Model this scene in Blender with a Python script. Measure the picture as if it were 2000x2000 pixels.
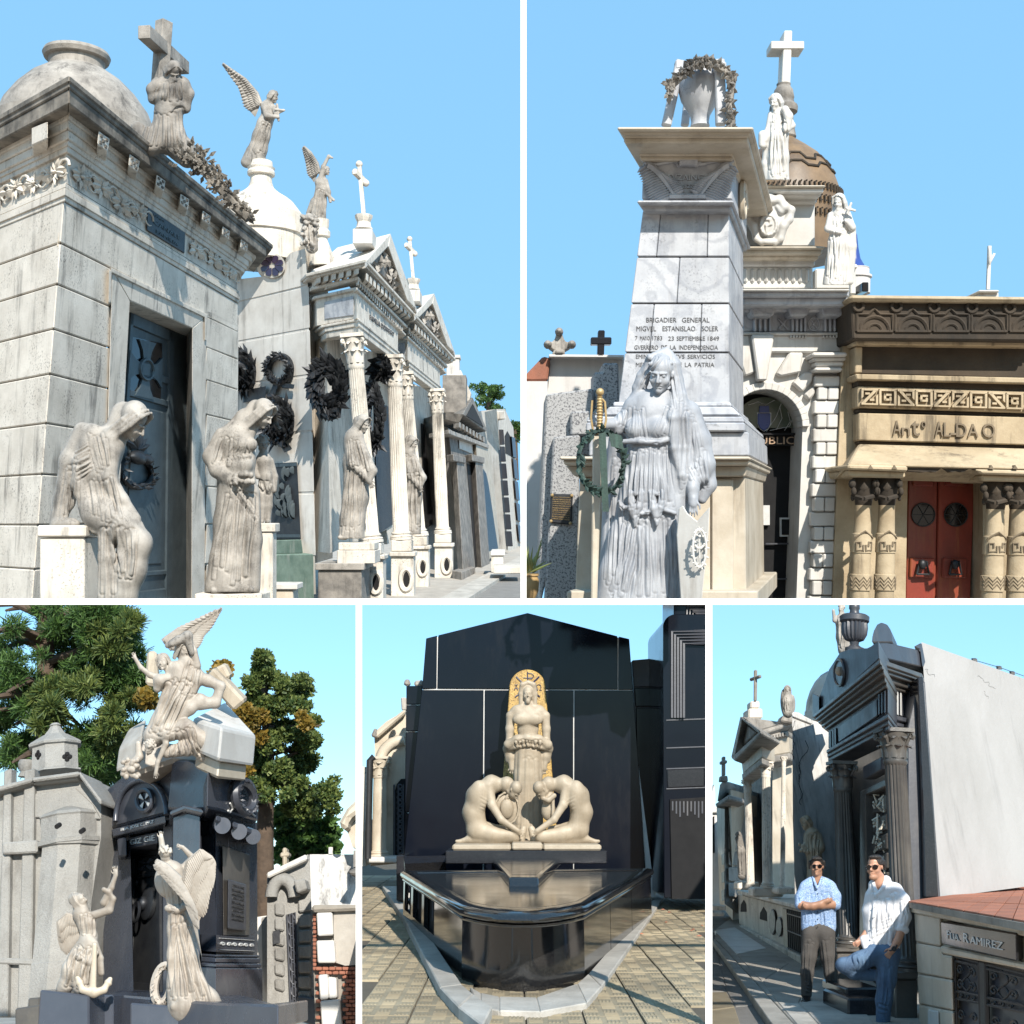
import bpy,bmesh,math,random
import numpy as np
from mathutils import Vector as V,Matrix

for o in list(bpy.data.objects):bpy.data.objects.remove(o)
SC=bpy.context.scene
COL=SC.collection
R_=math.radians

# ------------------------------------------------------------------ camera
F=2200.0  # focal length in units of a 2000-unit wide picture
PITCH=math.atan(686.0/F)  # the camera looks up by this angle
ROT=Matrix.Rotation(PITCH,4,'X')
cam_d=bpy.data.cameras.new('camera');cam=bpy.data.objects.new('camera',cam_d);COL.objects.link(cam)
cam_d.sensor_width=36;cam_d.lens=36*F/2000.0;cam_d.clip_start=0.1;cam_d.clip_end=2000
cam.rotation_euler=(math.pi/2+PITCH,0,0)
SC.camera=cam

# ------------------------------------------------------------------ sky, sun, exposure
SUN_AZ,SUN_EL=R_(18),R_(42)  # seen from the camera axis: behind it, to the right
s_c=V((math.sin(SUN_AZ)*math.cos(SUN_EL),-math.cos(SUN_AZ)*math.cos(SUN_EL),math.sin(SUN_EL)))
s_w=ROT@s_c
world=bpy.data.worlds.new('World');SC.world=world;world.use_nodes=True
wn=world.node_tree;wn.nodes.clear()
sky=wn.nodes.new('ShaderNodeTexSky');sky.sky_type='NISHITA';sky.sun_disc=False
sky.sun_elevation=math.asin(s_w.z);sky.sun_rotation=math.atan2(s_w.x,s_w.y)
sky.altitude=1200;sky.air_density=1.0;sky.dust_density=0.0;sky.ozone_density=2.0
bg=wn.nodes.new('ShaderNodeBackground');bg.inputs[1].default_value=0.15
tint=wn.nodes.new('ShaderNodeMix');tint.data_type='RGBA';tint.blend_type='MULTIPLY';tint.inputs[0].default_value=1;tint.inputs[7].default_value=(0.97,1.13,1.1,1)
wo=wn.nodes.new('ShaderNodeOutputWorld')
wn.links.new(sky.outputs[0],tint.inputs[6]);
haze_mix=wn.nodes.new('ShaderNodeMix');haze_mix.data_type='RGBA';haze_mix.inputs[0].default_value=0.7;haze_mix.inputs[7].default_value=(1.35,3.0,4.6,1)
wn.links.new(tint.outputs[2],haze_mix.inputs[6])
# below the horizon the world is sunlit pale paving, which sends warm light back up
tcw=wn.nodes.new('ShaderNodeTexCoord');sxyz=wn.nodes.new('ShaderNodeSeparateXYZ');hor=wn.nodes.new('ShaderNodeMapRange');grd=wn.nodes.new('ShaderNodeMix');grd.data_type='RGBA'
hor.inputs[1].default_value=-0.06;hor.inputs[2].default_value=-0.01;grd.inputs[6].default_value=(2.4,2.15,1.85,1)
wn.links.new(tcw.outputs['Generated'],sxyz.inputs[0]);wn.links.new(sxyz.outputs[2],hor.inputs[0]);wn.links.new(hor.outputs[0],grd.inputs[0]);wn.links.new(haze_mix.outputs[2],grd.inputs[7]);wn.links.new(grd.outputs[2],bg.inputs[0]);wn.links.new(bg.outputs[0],wo.inputs[0])
sun_d=bpy.data.lights.new('sun','SUN');sun=bpy.data.objects.new('sun',sun_d);COL.objects.link(sun)
sun_d.energy=4.8;sun_d.angle=R_(0.6);sun_d.color=(1.0,0.93,0.83)
sun.rotation_euler=s_w.to_track_quat('Z','Y').to_euler()
SC.view_settings.view_transform='Standard';SC.view_settings.look='None'
SC.view_settings.exposure=0.74;SC.view_settings.gamma=1

# ------------------------------------------------------------------ materials
M={}
def mat(name,col,dark=None,rough=0.7,scale=3.0,amt=0.6,streak=0.0,streak_col=(0.05,0.045,0.04),bump=0.15,
        bscale=40.0,metal=0.0,speck=None,speck_scale=220.0,veins=None,spec=0.5,pit=0.0,coat=0.0,alpha=None,vary=0.16):
    """procedural stone / metal / cloth: two noise layers of colour, optional run-down streaks, specks, veins and fine relief"""
    m=bpy.data.materials.new(name);m.use_nodes=True;M[name]=m
    t=m.node_tree;N=t.nodes;L=t.links;b=N['Principled BSDF']
    tc=N.new('ShaderNodeTexCoord');co=tc.outputs['Object']
    def noise(s,det=6,rgh=0.6,vec=co):
        n=N.new('ShaderNodeTexNoise');n.inputs['Scale'].default_value=s;n.inputs['Detail'].default_value=det
        n.inputs['Roughness'].default_value=rgh;L.new(vec,n.inputs['Vector']);return n.outputs['Fac']
    def ramp(x,a,c):
        r=N.new('ShaderNodeMapRange');r.inputs[1].default_value=a;r.inputs[2].default_value=c;L.new(x,r.inputs[0]);return r.outputs[0]
    def mix(f,a,c,ty='MIX'):
        x=N.new('ShaderNodeMix');x.data_type='RGBA';x.blend_type=ty
        for sk,v in((x.inputs[0],f),(x.inputs[6],a),(x.inputs[7],c)):
            if hasattr(v,'is_linked'):L.new(v,sk)
            else:sk.default_value=v if not isinstance(v,tuple)else(*v,1)[:4]
        return x.outputs[2]
    def mul(a,k):
        x=N.new('ShaderNodeMath');x.operation='MULTIPLY';L.new(a,x.inputs[0])
        if hasattr(k,'is_linked'):L.new(k,x.inputs[1])
        else:x.inputs[1].default_value=k
        return x.outputs[0]
    dark=dark or tuple(c*0.7 for c in col)
    f=ramp(noise(scale,8,0.65),0.35,0.68)
    c=mix(mul(f,amt),col,dark)
    f2=ramp(noise(scale*0.31,4),0.4,0.7)
    c=mix(mul(f2,amt*0.5),c,tuple(x*0.5+y*0.5 for x,y in zip(col,dark)))
    if veins:
        vv=N.new('ShaderNodeTexWave');vv.inputs['Scale'].default_value=scale*0.5;vv.inputs['Distortion'].default_value=14
        vv.inputs['Detail'].default_value=5;vv.inputs['Detail Scale'].default_value=1.6;vv.bands_direction='DIAGONAL';L.new(co,vv.inputs['Vector'])
        c=mix(mul(ramp(vv.outputs['Fac'],0.72,1.0),0.55),c,veins)
    if speck:
        n=noise(speck_scale,2,0.8)
        c=mix(ramp(n,0.5,0.62),c,speck)
    if streak:
        mp=N.new('ShaderNodeMapping');mp.inputs['Scale'].default_value=(1,1,0.09);L.new(co,mp.inputs[0])
        n=ramp(noise(scale*2.6,6,0.7,mp.outputs[0]),0.52,0.64)
        n=mul(n,ramp(noise(scale*0.5,3),0.35,0.65))
        c=mix(mul(n,streak),c,streak_col)
    if pit:  # patches of small black pits
        pn=mul(ramp(noise(scale*16,3,0.7),0.56,0.62),ramp(noise(scale*0.9,4),0.47,0.62));c=mix(mul(pn,pit),c,(0.05,0.047,0.043))
    oi=N.new('ShaderNodeObjectInfo');rv=N.new('ShaderNodeMapRange');rv.inputs[3].default_value=1-vary;rv.inputs[4].default_value=1.0;L.new(oi.outputs['Random'],rv.inputs[0])
    vm=N.new('ShaderNodeVectorMath');vm.operation='SCALE';L.new(c,vm.inputs[0]);L.new(rv.outputs[0],vm.inputs['Scale']);c=vm.outputs[0]  # each piece a little lighter or darker
    L.new(c,b.inputs['Base Color'])
    rr=N.new('ShaderNodeMapRange');rr.inputs[3].default_value=max(0.03,rough-0.1);rr.inputs[4].default_value=min(1,rough+0.12)
    L.new(noise(scale*3,4),rr.inputs[0]);L.new(rr.outputs[0],b.inputs['Roughness'])
    b.inputs['Metallic'].default_value=metal;b.inputs['Specular IOR Level'].default_value=spec
    if coat:b.inputs['Coat Weight'].default_value=coat;b.inputs['Coat Roughness'].default_value=0.04
    if bump:
        bp=N.new('ShaderNodeBump');bp.inputs['Strength'].default_value=bump;bp.inputs['Distance'].default_value=0.02
        L.new(noise(bscale,6,0.7),bp.inputs['Height']);L.new(bp.outputs[0],b.inputs['Normal'])
    return m

mat('plaster_white',(0.66,0.64,0.60),(0.42,0.39,0.35),0.85,1.2,0.6,0.6,(0.12,0.11,0.10),0.2,18)
mat('wall_white',(0.60,0.585,0.57),(0.46,0.44,0.42),0.85,0.9,0.6,0.5,(0.2,0.19,0.18),0.25,14)
mat('peeling',(0.78,0.77,0.75),(0.40,0.39,0.37),0.9,1.6,0.9,0.85,(0.06,0.06,0.06),0.6,8)
mat('divider',(0.95,0.95,0.95),(0.93,0.93,0.93),0.7,1,0.2,0,bump=0.0)
mat('tomb_stone',(0.68,0.635,0.565),(0.40,0.36,0.305),0.75,1.4,0.7,0.75,(0.06,0.055,0.05),0.3,22,pit=.6,vary=.1)
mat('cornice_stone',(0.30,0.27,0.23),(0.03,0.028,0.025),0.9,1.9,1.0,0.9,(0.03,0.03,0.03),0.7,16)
mat('statue_grey',(0.42,0.39,0.35),(0.13,0.118,0.104),0.75,1.9,0.9,0.8,(0.06,0.055,0.05),0.35,26,pit=.5)
mat('statue_dark',(0.30,0.275,0.245),(0.075,0.07,0.065),0.8,2.0,0.9,0.7,(0.06,0.055,0.05),0.5,24)
mat('marble_blue',(0.47,0.48,0.50),(0.27,0.285,0.32),0.5,1.6,0.85,0.5,(0.12,0.11,0.105),0.12,26,veins=(0.24,0.255,0.29),pit=.4)
mat('marble_white',(0.58,0.57,0.545),(0.38,0.355,0.32),0.55,1.4,0.6,0.45,(0.22,0.18,0.14),0.15,20)
mat('marble_statue',(0.345,0.36,0.385),(0.17,0.18,0.205),0.55,1.8,0.8,0.6,(0.11,0.105,0.105),0.15,30)
mat('marble_warm',(0.56,0.50,0.41),(0.32,0.26,0.18),0.6,1.4,0.7,0.5,(0.15,0.12,0.09),0.2,22)
mat('statue_cream',(0.45,0.415,0.365),(0.19,0.15,0.115),0.6,2.6,0.75,0.6,(0.17,0.14,0.12),0.25,30)
mat('statue_ivory',(0.42,0.36,0.275),(0.21,0.16,0.105),0.55,2.2,0.7,0.5,(0.2,0.16,0.11),0.2,30)
mat('sandstone',(0.50,0.41,0.28),(0.25,0.185,0.11),0.9,0.9,0.9,0.9,(0.05,0.04,0.03),0.5,12)
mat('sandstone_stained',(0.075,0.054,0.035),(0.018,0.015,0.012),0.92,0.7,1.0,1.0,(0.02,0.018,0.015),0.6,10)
mat('granite_grey',(0.36,0.36,0.36),(0.28,0.28,0.28),0.5,2,0.5,0,bump=0.05,speck=(0.08,0.08,0.09),speck_scale=26)
mat('granite_rough',(0.34,0.335,0.315),(0.19,0.185,0.17),0.85,1.6,0.7,0.4,(0.10,0.09,0.08),0.9,34,speck=(0.22,0.215,0.205),speck_scale=110)
mat('granite_black',(0.012,0.013,0.016),(0.022,0.022,0.026),0.16,1.2,0.6,0,bump=0.0,speck=(0.03,0.03,0.035),speck_scale=90,spec=0.4)
mat('granite_gloss',(0.006,0.006,0.007),(0.012,0.012,0.013),0.06,0.9,0.6,0,bump=0.0,speck=(0.02,0.02,0.02),speck_scale=70,spec=0.9)
mat('granite_mirror',(0.004,0.0055,0.010),(0.006,0.008,0.014),0.10,0.9,0.6,0.35,(0.022,0.022,0.024),bump=0.0,spec=0.22)
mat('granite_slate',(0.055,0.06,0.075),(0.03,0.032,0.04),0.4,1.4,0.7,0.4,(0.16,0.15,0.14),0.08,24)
mat('black_bronzed',(0.045,0.042,0.042),(0.11,0.10,0.085),0.34,2.2,0.8,0.3,(0.16,0.14,0.11),0.12,26)
mat('bronze_dark',(0.025,0.027,0.033),(0.055,0.058,0.06),0.45,4,0.8,0,bump=0.2,bscale=30,metal=0.5)
mat('bronze_green',(0.035,0.075,0.06),(0.02,0.03,0.03),0.6,4,0.9,0.4,(0.10,0.2,0.16),0.3,30,metal=0.2)
mat('door_metal',(0.075,0.10,0.115),(0.035,0.05,0.06),0.5,2,0.8,0.4,(0.13,0.16,0.16),0.15,24,metal=0.3)
mat('door_red',(0.27,0.045,0.028),(0.13,0.03,0.022),0.34,1.6,0.7,0.6,(0.34,0.12,0.04),0.15,20)
mat('glass_dark',(0.006,0.006,0.008),(0.01,0.01,0.013),0.1,2,0.5,0,bump=0,spec=0.6)
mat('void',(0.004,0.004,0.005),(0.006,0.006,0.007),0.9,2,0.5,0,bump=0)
mat('glass_violet',(0.05,0.03,0.07),(0.03,0.02,0.05),0.15,3,0.8,0,bump=0)
mat('glass_green',(0.10,0.12,0.08),(0.06,0.08,0.07),0.15,3,0.8,0,bump=0)
mat('enamel_blue',(0.03,0.06,0.25),(0.02,0.04,0.15),0.3,3,0.5,0,bump=0)
mat('letter_dark',(0.05,0.05,0.055),(0.09,0.09,0.09),0.7,6,0.7,0,bump=0.1)
mat('letter_stone',(0.19,0.15,0.10),(0.12,0.09,0.06),0.85,6,0.7,0,bump=0.1)
mat('letter_bronze',(0.42,0.28,0.18),(0.26,0.17,0.11),0.5,6,0.7,0,bump=0.1)
mat('letter_silver',(0.62,0.62,0.60),(0.40,0.40,0.40),0.4,6,0.7,0,bump=0.1)
mat('copper_tile',(0.26,0.17,0.09),(0.07,0.045,0.028),0.5,1.0,1.0,0,bump=0.2,bscale=30)
mat('gold_mosaic',(0.52,0.34,0.10),(0.28,0.17,0.05),0.45,6,0.7,0,bump=0.6,bscale=60,speck=(0.16,0.09,0.03),speck_scale=50)
mat('mosaic_blue',(0.015,0.02,0.06),(0.03,0.03,0.08),0.4,6,0.7,0,bump=0.3)
mat('brass',(0.50,0.36,0.17),(0.30,0.20,0.10),0.45,5,0.8,0,bump=0.15,metal=0.4)
mat('patina',(0.20,0.27,0.22),(0.07,0.12,0.09),0.8,1.8,0.9,0.8,(0.35,0.36,0.32),0.3)
mat('pave_tile',(0.40,0.335,0.225),(0.20,0.165,0.11),0.8,1.2,0.85,0,bump=0.4,bscale=30,vary=0.35)
mat('pave_joint',(0.10,0.085,0.06),(0.06,0.05,0.04),0.95,3,0.6,0,bump=0.3)
mat('kerb_stone',(0.50,0.475,0.43),(0.24,0.225,0.20),0.85,2.2,0.8,0,bump=0.5,bscale=24)
mat('wall_stained',(0.40,0.39,0.38),(0.28,0.27,0.255),0.85,0.5,0.75,0.75,(0.15,0.145,0.14),0.35,10)
mat('granite_sky_tint',(0.040,0.046,0.062),(0.07,0.078,0.098),0.25,1.2,0.8,0.25,(0.13,0.13,0.14),0.03,24,spec=0.5)  # black granite; sky reflection is put into the blue-grey base colour
mat('pavement_grey',(0.42,0.39,0.345),(0.22,0.20,0.175),0.9,1.5,0.8,0,bump=0.5,bscale=20)
mat('asphalt_grey',(0.24,0.23,0.215),(0.13,0.125,0.12),0.9,2,0.7,0,bump=0.6,bscale=50)
mat('terracotta',(0.48,0.17,0.09),(0.26,0.11,0.07),0.8,2.4,0.8,0,bump=0.3)
mat('brick',(0.34,0.13,0.08),(0.20,0.09,0.06),0.9,3,0.8,0,bump=0.6,bscale=30)
mat('mortar',(0.30,0.27,0.23),(0.14,0.13,0.11),0.95,2,0.8,0.5,(0.06,0.05,0.045),0.7,16)
mat('iron',(0.03,0.032,0.036),(0.05,0.05,0.05),0.45,5,0.7,0,bump=0.15,metal=0.4)
mat('bark',(0.12,0.085,0.06),(0.05,0.035,0.025),0.95,6,0.9,0,bump=0.9,bscale=20)
mat('skin',(0.44,0.24,0.16),(0.36,0.18,0.12),0.5,6,0.5,0,bump=0.05)
mat('skin_tan',(0.36,0.195,0.125),(0.28,0.145,0.09),0.5,6,0.5,0,bump=0.05)
mat('hair',(0.012,0.010,0.009),(0.02,0.016,0.013),0.5,20,0.7,0,bump=0.6,bscale=90)
mat('shirt_white',(0.62,0.62,0.64),(0.54,0.54,0.57),0.85,4,0.5,0,bump=0.25,bscale=9)
mat('jeans',(0.10,0.17,0.27),(0.045,0.08,0.15),0.9,3.4,0.9,0,bump=0.3,bscale=70)
mat('trouser_grey',(0.085,0.078,0.072),(0.055,0.05,0.047),0.9,4,0.7,0,bump=0.3,bscale=60)
mat('shoe',(0.012,0.012,0.013),(0.02,0.02,0.02),0.4,4,0.5,0,bump=0.1)
mat('lens_black',(0.006,0.006,0.007),(0.008,0.008,0.009),0.08,2,0.3,0,bump=0)
mat('leaf_agave',(0.16,0.22,0.07),(0.30,0.28,0.10),0.6,4,0.8,0,bump=0.1)
mat('clay_pot',(0.45,0.30,0.13),(0.22,0.15,0.08),0.8,3,0.8,0,bump=0.3)
def shirt_print():
    m=mat('shirt_print',(0.20,0.31,0.52),(0.15,0.26,0.46),0.85,4,0.5,0,bump=0.25,bscale=9)
    t=m.node_tree;N=t.nodes;L=t.links;b=N['Principled BSDF']
    src=b.inputs['Base Color'].links[0].from_socket
    tc=N.new('ShaderNodeTexCoord');v=N.new('ShaderNodeTexVoronoi');v.feature='DISTANCE_TO_EDGE';v.inputs['Scale'].default_value=34
    n=N.new('ShaderNodeTexNoise');n.inputs['Scale'].default_value=30;L.new(tc.outputs['Object'],n.inputs['Vector'])
    mx=N.new('ShaderNodeMix');mx.data_type='RGBA';mx.inputs[0].default_value=0.12;L.new(tc.outputs['Object'],mx.inputs[6]);L.new(n.outputs['Color'],mx.inputs[7])
    L.new(mx.outputs[2],v.inputs['Vector'])
    mr=N.new('ShaderNodeMapRange');mr.inputs[1].default_value=0.05;mr.inputs[2].default_value=0.09;L.new(v.outputs[0],mr.inputs[0])
    m2=N.new('ShaderNodeMix');m2.data_type='RGBA';L.new(mr.outputs[0],m2.inputs[0]);m2.inputs[6].default_value=(0.38,0.48,0.64,1);L.new(src,m2.inputs[7])
    L.new(m2.outputs[2],b.inputs['Base Color'])
shirt_print()
def leaf_mat(name,a,b_):
    m=bpy.data.materials.new(name);m.use_nodes=True;M[name]=m
    t=m.node_tree;N=t.nodes;L=t.links;b=N['Principled BSDF']
    g=N.new('ShaderNodeNewGeometry');r=N.new('ShaderNodeValToRGB')
    r.color_ramp.elements[0].color=(*a,1);r.color_ramp.elements[1].color=(*b_,1)
    L.new(g.outputs['Random Per Island'],r.inputs[0]);L.new(r.outputs[0],b.inputs['Base Color'])
    b.inputs['Roughness'].default_value=0.6
    tr=N.new('ShaderNodeBsdfTranslucent');L.new(r.outputs[0],tr.inputs[0]);mx=N.new('ShaderNodeMixShader');mx.inputs[0].default_value=0.35
    L.new(b.outputs[0],mx.inputs[1]);L.new(tr.outputs[0],mx.inputs[2]);L.new(mx.outputs[0],N['Material Output'].inputs[0])
leaf_mat('leaf_pine',(0.022,0.060,0.018),(0.10,0.19,0.04))
leaf_mat('leaf_cypress',(0.030,0.070,0.022),(0.17,0.21,0.05))
leaf_mat('leaf_gold',(0.12,0.10,0.02),(0.30,0.19,0.03))

# ------------------------------------------------------------------ projection helpers: a picture point and a distance give a place
def P(x,y,d):return V(((x-1000)/F*d,d,(1000-y)/F*d))
def ray(x,y):return V(((x-1000)/F,1.0,(1000-y)/F))
def vp_y(p,vp,x):return p[1]+(vp[1]-p[1])*(x-p[0])/(vp[0]-p[0])

class PL:
    """a wall plane through two points of an upright edge, running towards a direction; normal towards the viewer"""
    def __init__(s,a,b,run,ext=None):
        s.o=P(*a);w=P(*b)-s.o
        u=run if isinstance(run,V)else ray(*run)
        n=u.cross(w).normalized()
        if n.dot(s.o)>0:n=-n
        s.n=n;s.e=n if ext is None else ext*(1/ext.dot(n))
    def at(s,x,y,h=0.0):
        r=ray(x,y);t=(s.n.dot(s.o)+h)/s.n.dot(r)
        return r*t
    def depth(s,x,y):return s.at(x,y).y
def PLu(x,y,d,run,up,ext=None):
    q=PL.__new__(PL);q.o=P(x,y,d);u=run if isinstance(run,V)else ray(*run)
    n=u.cross(up).normalized();n=-n if n.dot(q.o)>0 else n
    q.n=n;q.e=n if ext is None else ext*(1/ext.dot(n));return q
def up_of(H):t=math.atan((H-1000)/F);return V((0,math.sin(t),math.cos(t)))
def frontal(d):return PL((1000,1000,d),(1000,900,d),V((1,0,0)))

class Quad:
    """a wall field with u to the right and v upwards, from four picture points on a plane"""
    def __init__(s,pl,tl,tr,br,bl,h=0.0):
        s.n=pl.n;s.c=[pl.at(*p,h)for p in(bl,br,tr,tl)]
    def at(s,u,v,h=0.0):
        a,b,c,d=s.c
        return(a*(1-u)+b*u)*(1-v)+(d*(1-u)+c*u)*v+s.n*h

# ------------------------------------------------------------------ mesh collecting
CUR=[None];TOPS=[];PANEL={}
class MB:
    def __init__(s):s.v=[];s.f=[]
    def add(s,vs,fs):
        o=len(s.v);s.v+=[tuple(x)for x in vs];s.f+=[tuple(i+o for i in f)for f in fs];return s
    def prism(s,front,back):
        n=len(front)
        s.add(list(front)+list(back),[tuple(range(n)),tuple(range(2*n-1,n-1,-1))]+[(i,n+i,n+(i+1)%n,(i+1)%n)for i in range(n)]);return s
    def poly(s,pl,pts,h1=0.0,h0=-0.3):
        fr=[pl.at(x,y,h1)for x,y in pts];s.prism(fr,[p+pl.e*(h0-h1)for p in fr]);return s
    def rect(s,pl,x0,y0,x1,y1,h1=0.0,h0=-0.3):return s.poly(pl,[(x0,y0),(x1,y0),(x1,y1),(x0,y1)],h1,h0)
    def qbox(s,q,u0,u1,v0,v1,h0,h1,inset=0.0):
        i=inset
        fr=[q.at(u0+i,v0+i,h1),q.at(u1-i,v0+i,h1),q.at(u1-i,v1-i,h1),q.at(u0+i,v1-i,h1)]
        s.prism(fr,[q.at(u0,v0,h0),q.at(u1,v0,h0),q.at(u1,v1,h0),q.at(u0,v1,h0)]);return s
    def qpoly(s,q,uv,h0,h1):s.prism([q.at(u,v,h1)for u,v in uv],[q.at(u,v,h0)for u,v in uv]);return s
    def obox(s,c,ax,ay,az):
        """box about c with half-extent vectors"""
        vs=[c+ax*i+ay*j+az*k for i in(-1,1)for j in(-1,1)for k in(-1,1)]
        s.add(vs,[(0,1,3,2),(4,6,7,5),(0,4,5,1),(2,3,7,6),(0,2,6,4),(1,5,7,3)]);return s
    def beam(s,a,b,w,t,side=None):
        d=(b-a);l=d.length/2;d.normalize();sd=side or V((1,0,0));sd=(sd-d*sd.dot(d)).normalized();o=d.cross(sd)
        return s.obox((a+b)/2,d*l,sd*(w/2),o*(t/2))
    def lathe(s,a,b,prof,seg=32,flutes=0,fd=0.0,up=None,sq=None):
        """turned solid about the axis a-b; prof = (t, r); t runs 0..1 along the axis"""
        d=(b-a);ax=d.normalized();sd=V((0,1,0)).cross(ax)
        sd=sd.normalized()if sd.length>0.05 else V((1,0,0));ot=ax.cross(sd)
        vs=[];n=len(prof)
        for it in prof:
            t,r=it[0],it[1];fl=it[2]if len(it)>2 else(1 if flutes else 0)
            for k in range(seg):
                an=2*math.pi*k/seg
                rr=r*(1-fd*fl*(0.5-0.5*math.cos(an*flutes)))if flutes else r
                if sq and len(it)>3:rr=r/max(abs(math.cos(an+sq)),abs(math.sin(an+sq)))
                vs.append(a+d*t+sd*(rr*math.cos(an))+ot*(rr*math.sin(an)))
        fs=[(i*seg+k,i*seg+(k+1)%seg,(i+1)*seg+(k+1)%seg,(i+1)*seg+k)for i in range(n-1)for k in range(seg)]
        fs+=[tuple(range(seg-1,-1,-1)),tuple(range((n-1)*seg,n*seg))]
        return s.add(vs,fs)
    def tube(s,pts,rad,seg=8,closed=False):
        n=len(pts);vs=[]
        if not hasattr(rad,'__len__'):rad=[rad]*n
        pd=None
        for i,p in enumerate(pts):
            t=(pts[(i+1)%n]-pts[i-1])if(closed or 0<i<n-1)else((pts[1]-pts[0])if i==0 else(pts[-1]-pts[-2]))
            t=t.normalized()
            if pd is None:pd=t.orthogonal().normalized()
            pd=(pd-t*pd.dot(t)).normalized();o=t.cross(pd)
            vs+=[p+(pd*math.cos(2*math.pi*k/seg)+o*math.sin(2*math.pi*k/seg))*rad[i]for k in range(seg)]
        m=n if closed else n-1
        fs=[(i*seg+k,i*seg+(k+1)%seg,((i+1)%n)*seg+(k+1)%seg,((i+1)%n)*seg+k)for i in range(m)for k in range(seg)]
        if not closed:fs+=[tuple(range(seg-1,-1,-1)),tuple(range((n-1)*seg,n*seg))]
        return s.add(vs,fs)
    def ell(s,c,ax,ay,az,seg=10,rings=6):
        vs=[c-az]
        for i in range(1,rings):
            ph=-math.pi/2+math.pi*i/rings
            for k in range(seg):
                an=2*math.pi*k/seg
                vs.append(c+ax*(math.cos(ph)*math.cos(an))+ay*(math.cos(ph)*math.sin(an))+az*math.sin(ph))
        vs.append(c+az);L=len(vs)-1
        fs=[(0,1+(k+1)%seg,1+k)for k in range(seg)]
        for i in range(rings-2):
            a=1+i*seg;b=a+seg
            fs+=[(a+k,a+(k+1)%seg,b+(k+1)%seg,b+k)for k in range(seg)]
        a=1+(rings-2)*seg
        fs+=[(a+k,a+(k+1)%seg,L)for k in range(seg)]
        return s.add(vs,fs)
    def leafblade(s,a,b,w,nrm,th=0.15):
        """a small pointed leaf with a raised spine"""
        d=b-a;sd=d.cross(nrm).normalized()*w;m=a+d*0.45
        up=nrm.normalized()*(w*th*4)
        s.add([a,m+sd,b,m-sd,m+up,a+d*0.75+up*0.6],[(0,1,4),(1,2,5,4),(0,4,3),(3,4,5,2)]);return s
    def build(s,name,m,parent=None,smooth=None,bev=0.0,seg=1):
        me=bpy.data.meshes.new(name);me.from_pydata(s.v,[],s.f);me.materials.append(M[m])
        bm=bmesh.new();bm.from_mesh(me);bmesh.ops.recalc_face_normals(bm,faces=bm.faces)
        if bev:
            ed=[e for e in bm.edges if len(e.link_faces)==2 and e.calc_face_angle(0)>0.5]
            bmesh.ops.bevel(bm,geom=ed,offset=bev,segments=seg,affect='EDGES',clamp_overlap=True,profile=0.5)
        bm.to_mesh(me);bm.free()
        if smooth is not None:
            me.shade_smooth();me.set_sharp_from_angle(angle=R_(smooth))
        return reg(bpy.data.objects.new(name,me),parent)
def reg(o,parent=None):
    COL.objects.link(o)
    if parent is not None:o.parent=parent
    else:TOPS.append(o)
    PANEL[o.name]=CUR[0]
    return o
def thing(name,label,cat,group=None):
    o=bpy.data.objects.new(name,None);o['label']=label;o['category']=cat
    if group:o['group']=group
    o.empty_display_size=0.2
    return reg(o)
def tag(o,label,cat,group=None):
    o['label']=label;o['category']=cat
    if group:o['group']=group
    return o
def struct(o):o['kind']='structure';return o
def stuff(o):o['kind']='stuff';return o
_fonts={}
def text(name,s,q,u0,u1,v0,v1,m,parent,h=0.004,th=0.01,shear=0.0,space=1.0):
    """raised lettering on a wall field, fitted to the box u0..u1, v0..v1"""
    cu=bpy.data.curves.new(name,'FONT');cu.body=s;cu.extrude=0.5;cu.space_character=space;cu.resolution_u=3;cu.shear=shear
    ob=bpy.data.objects.new('tmp',cu);COL.objects.link(ob)
    dg=bpy.context.evaluated_depsgraph_get();me=bpy.data.meshes.new_from_object(ob.evaluated_get(dg));me.name=name
    bpy.data.objects.remove(ob);bpy.data.curves.remove(cu)
    co=np.empty(len(me.vertices)*3);me.vertices.foreach_get('co',co);co=co.reshape(-1,3)
    mn,mx=co.min(0),co.max(0)
    for i,vt in enumerate(me.vertices):
        u=u0+(u1-u0)*(co[i,0]-mn[0])/(mx[0]-mn[0]);v=v0+(v1-v0)*(co[i,1]-mn[1])/(mx[1]-mn[1])
        vt.co=q.at(u,v,h+(co[i,2]+0.5)*th)
    me.materials.clear();me.materials.append(M[m])
    return reg(bpy.data.objects.new(name,me),parent)

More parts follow.
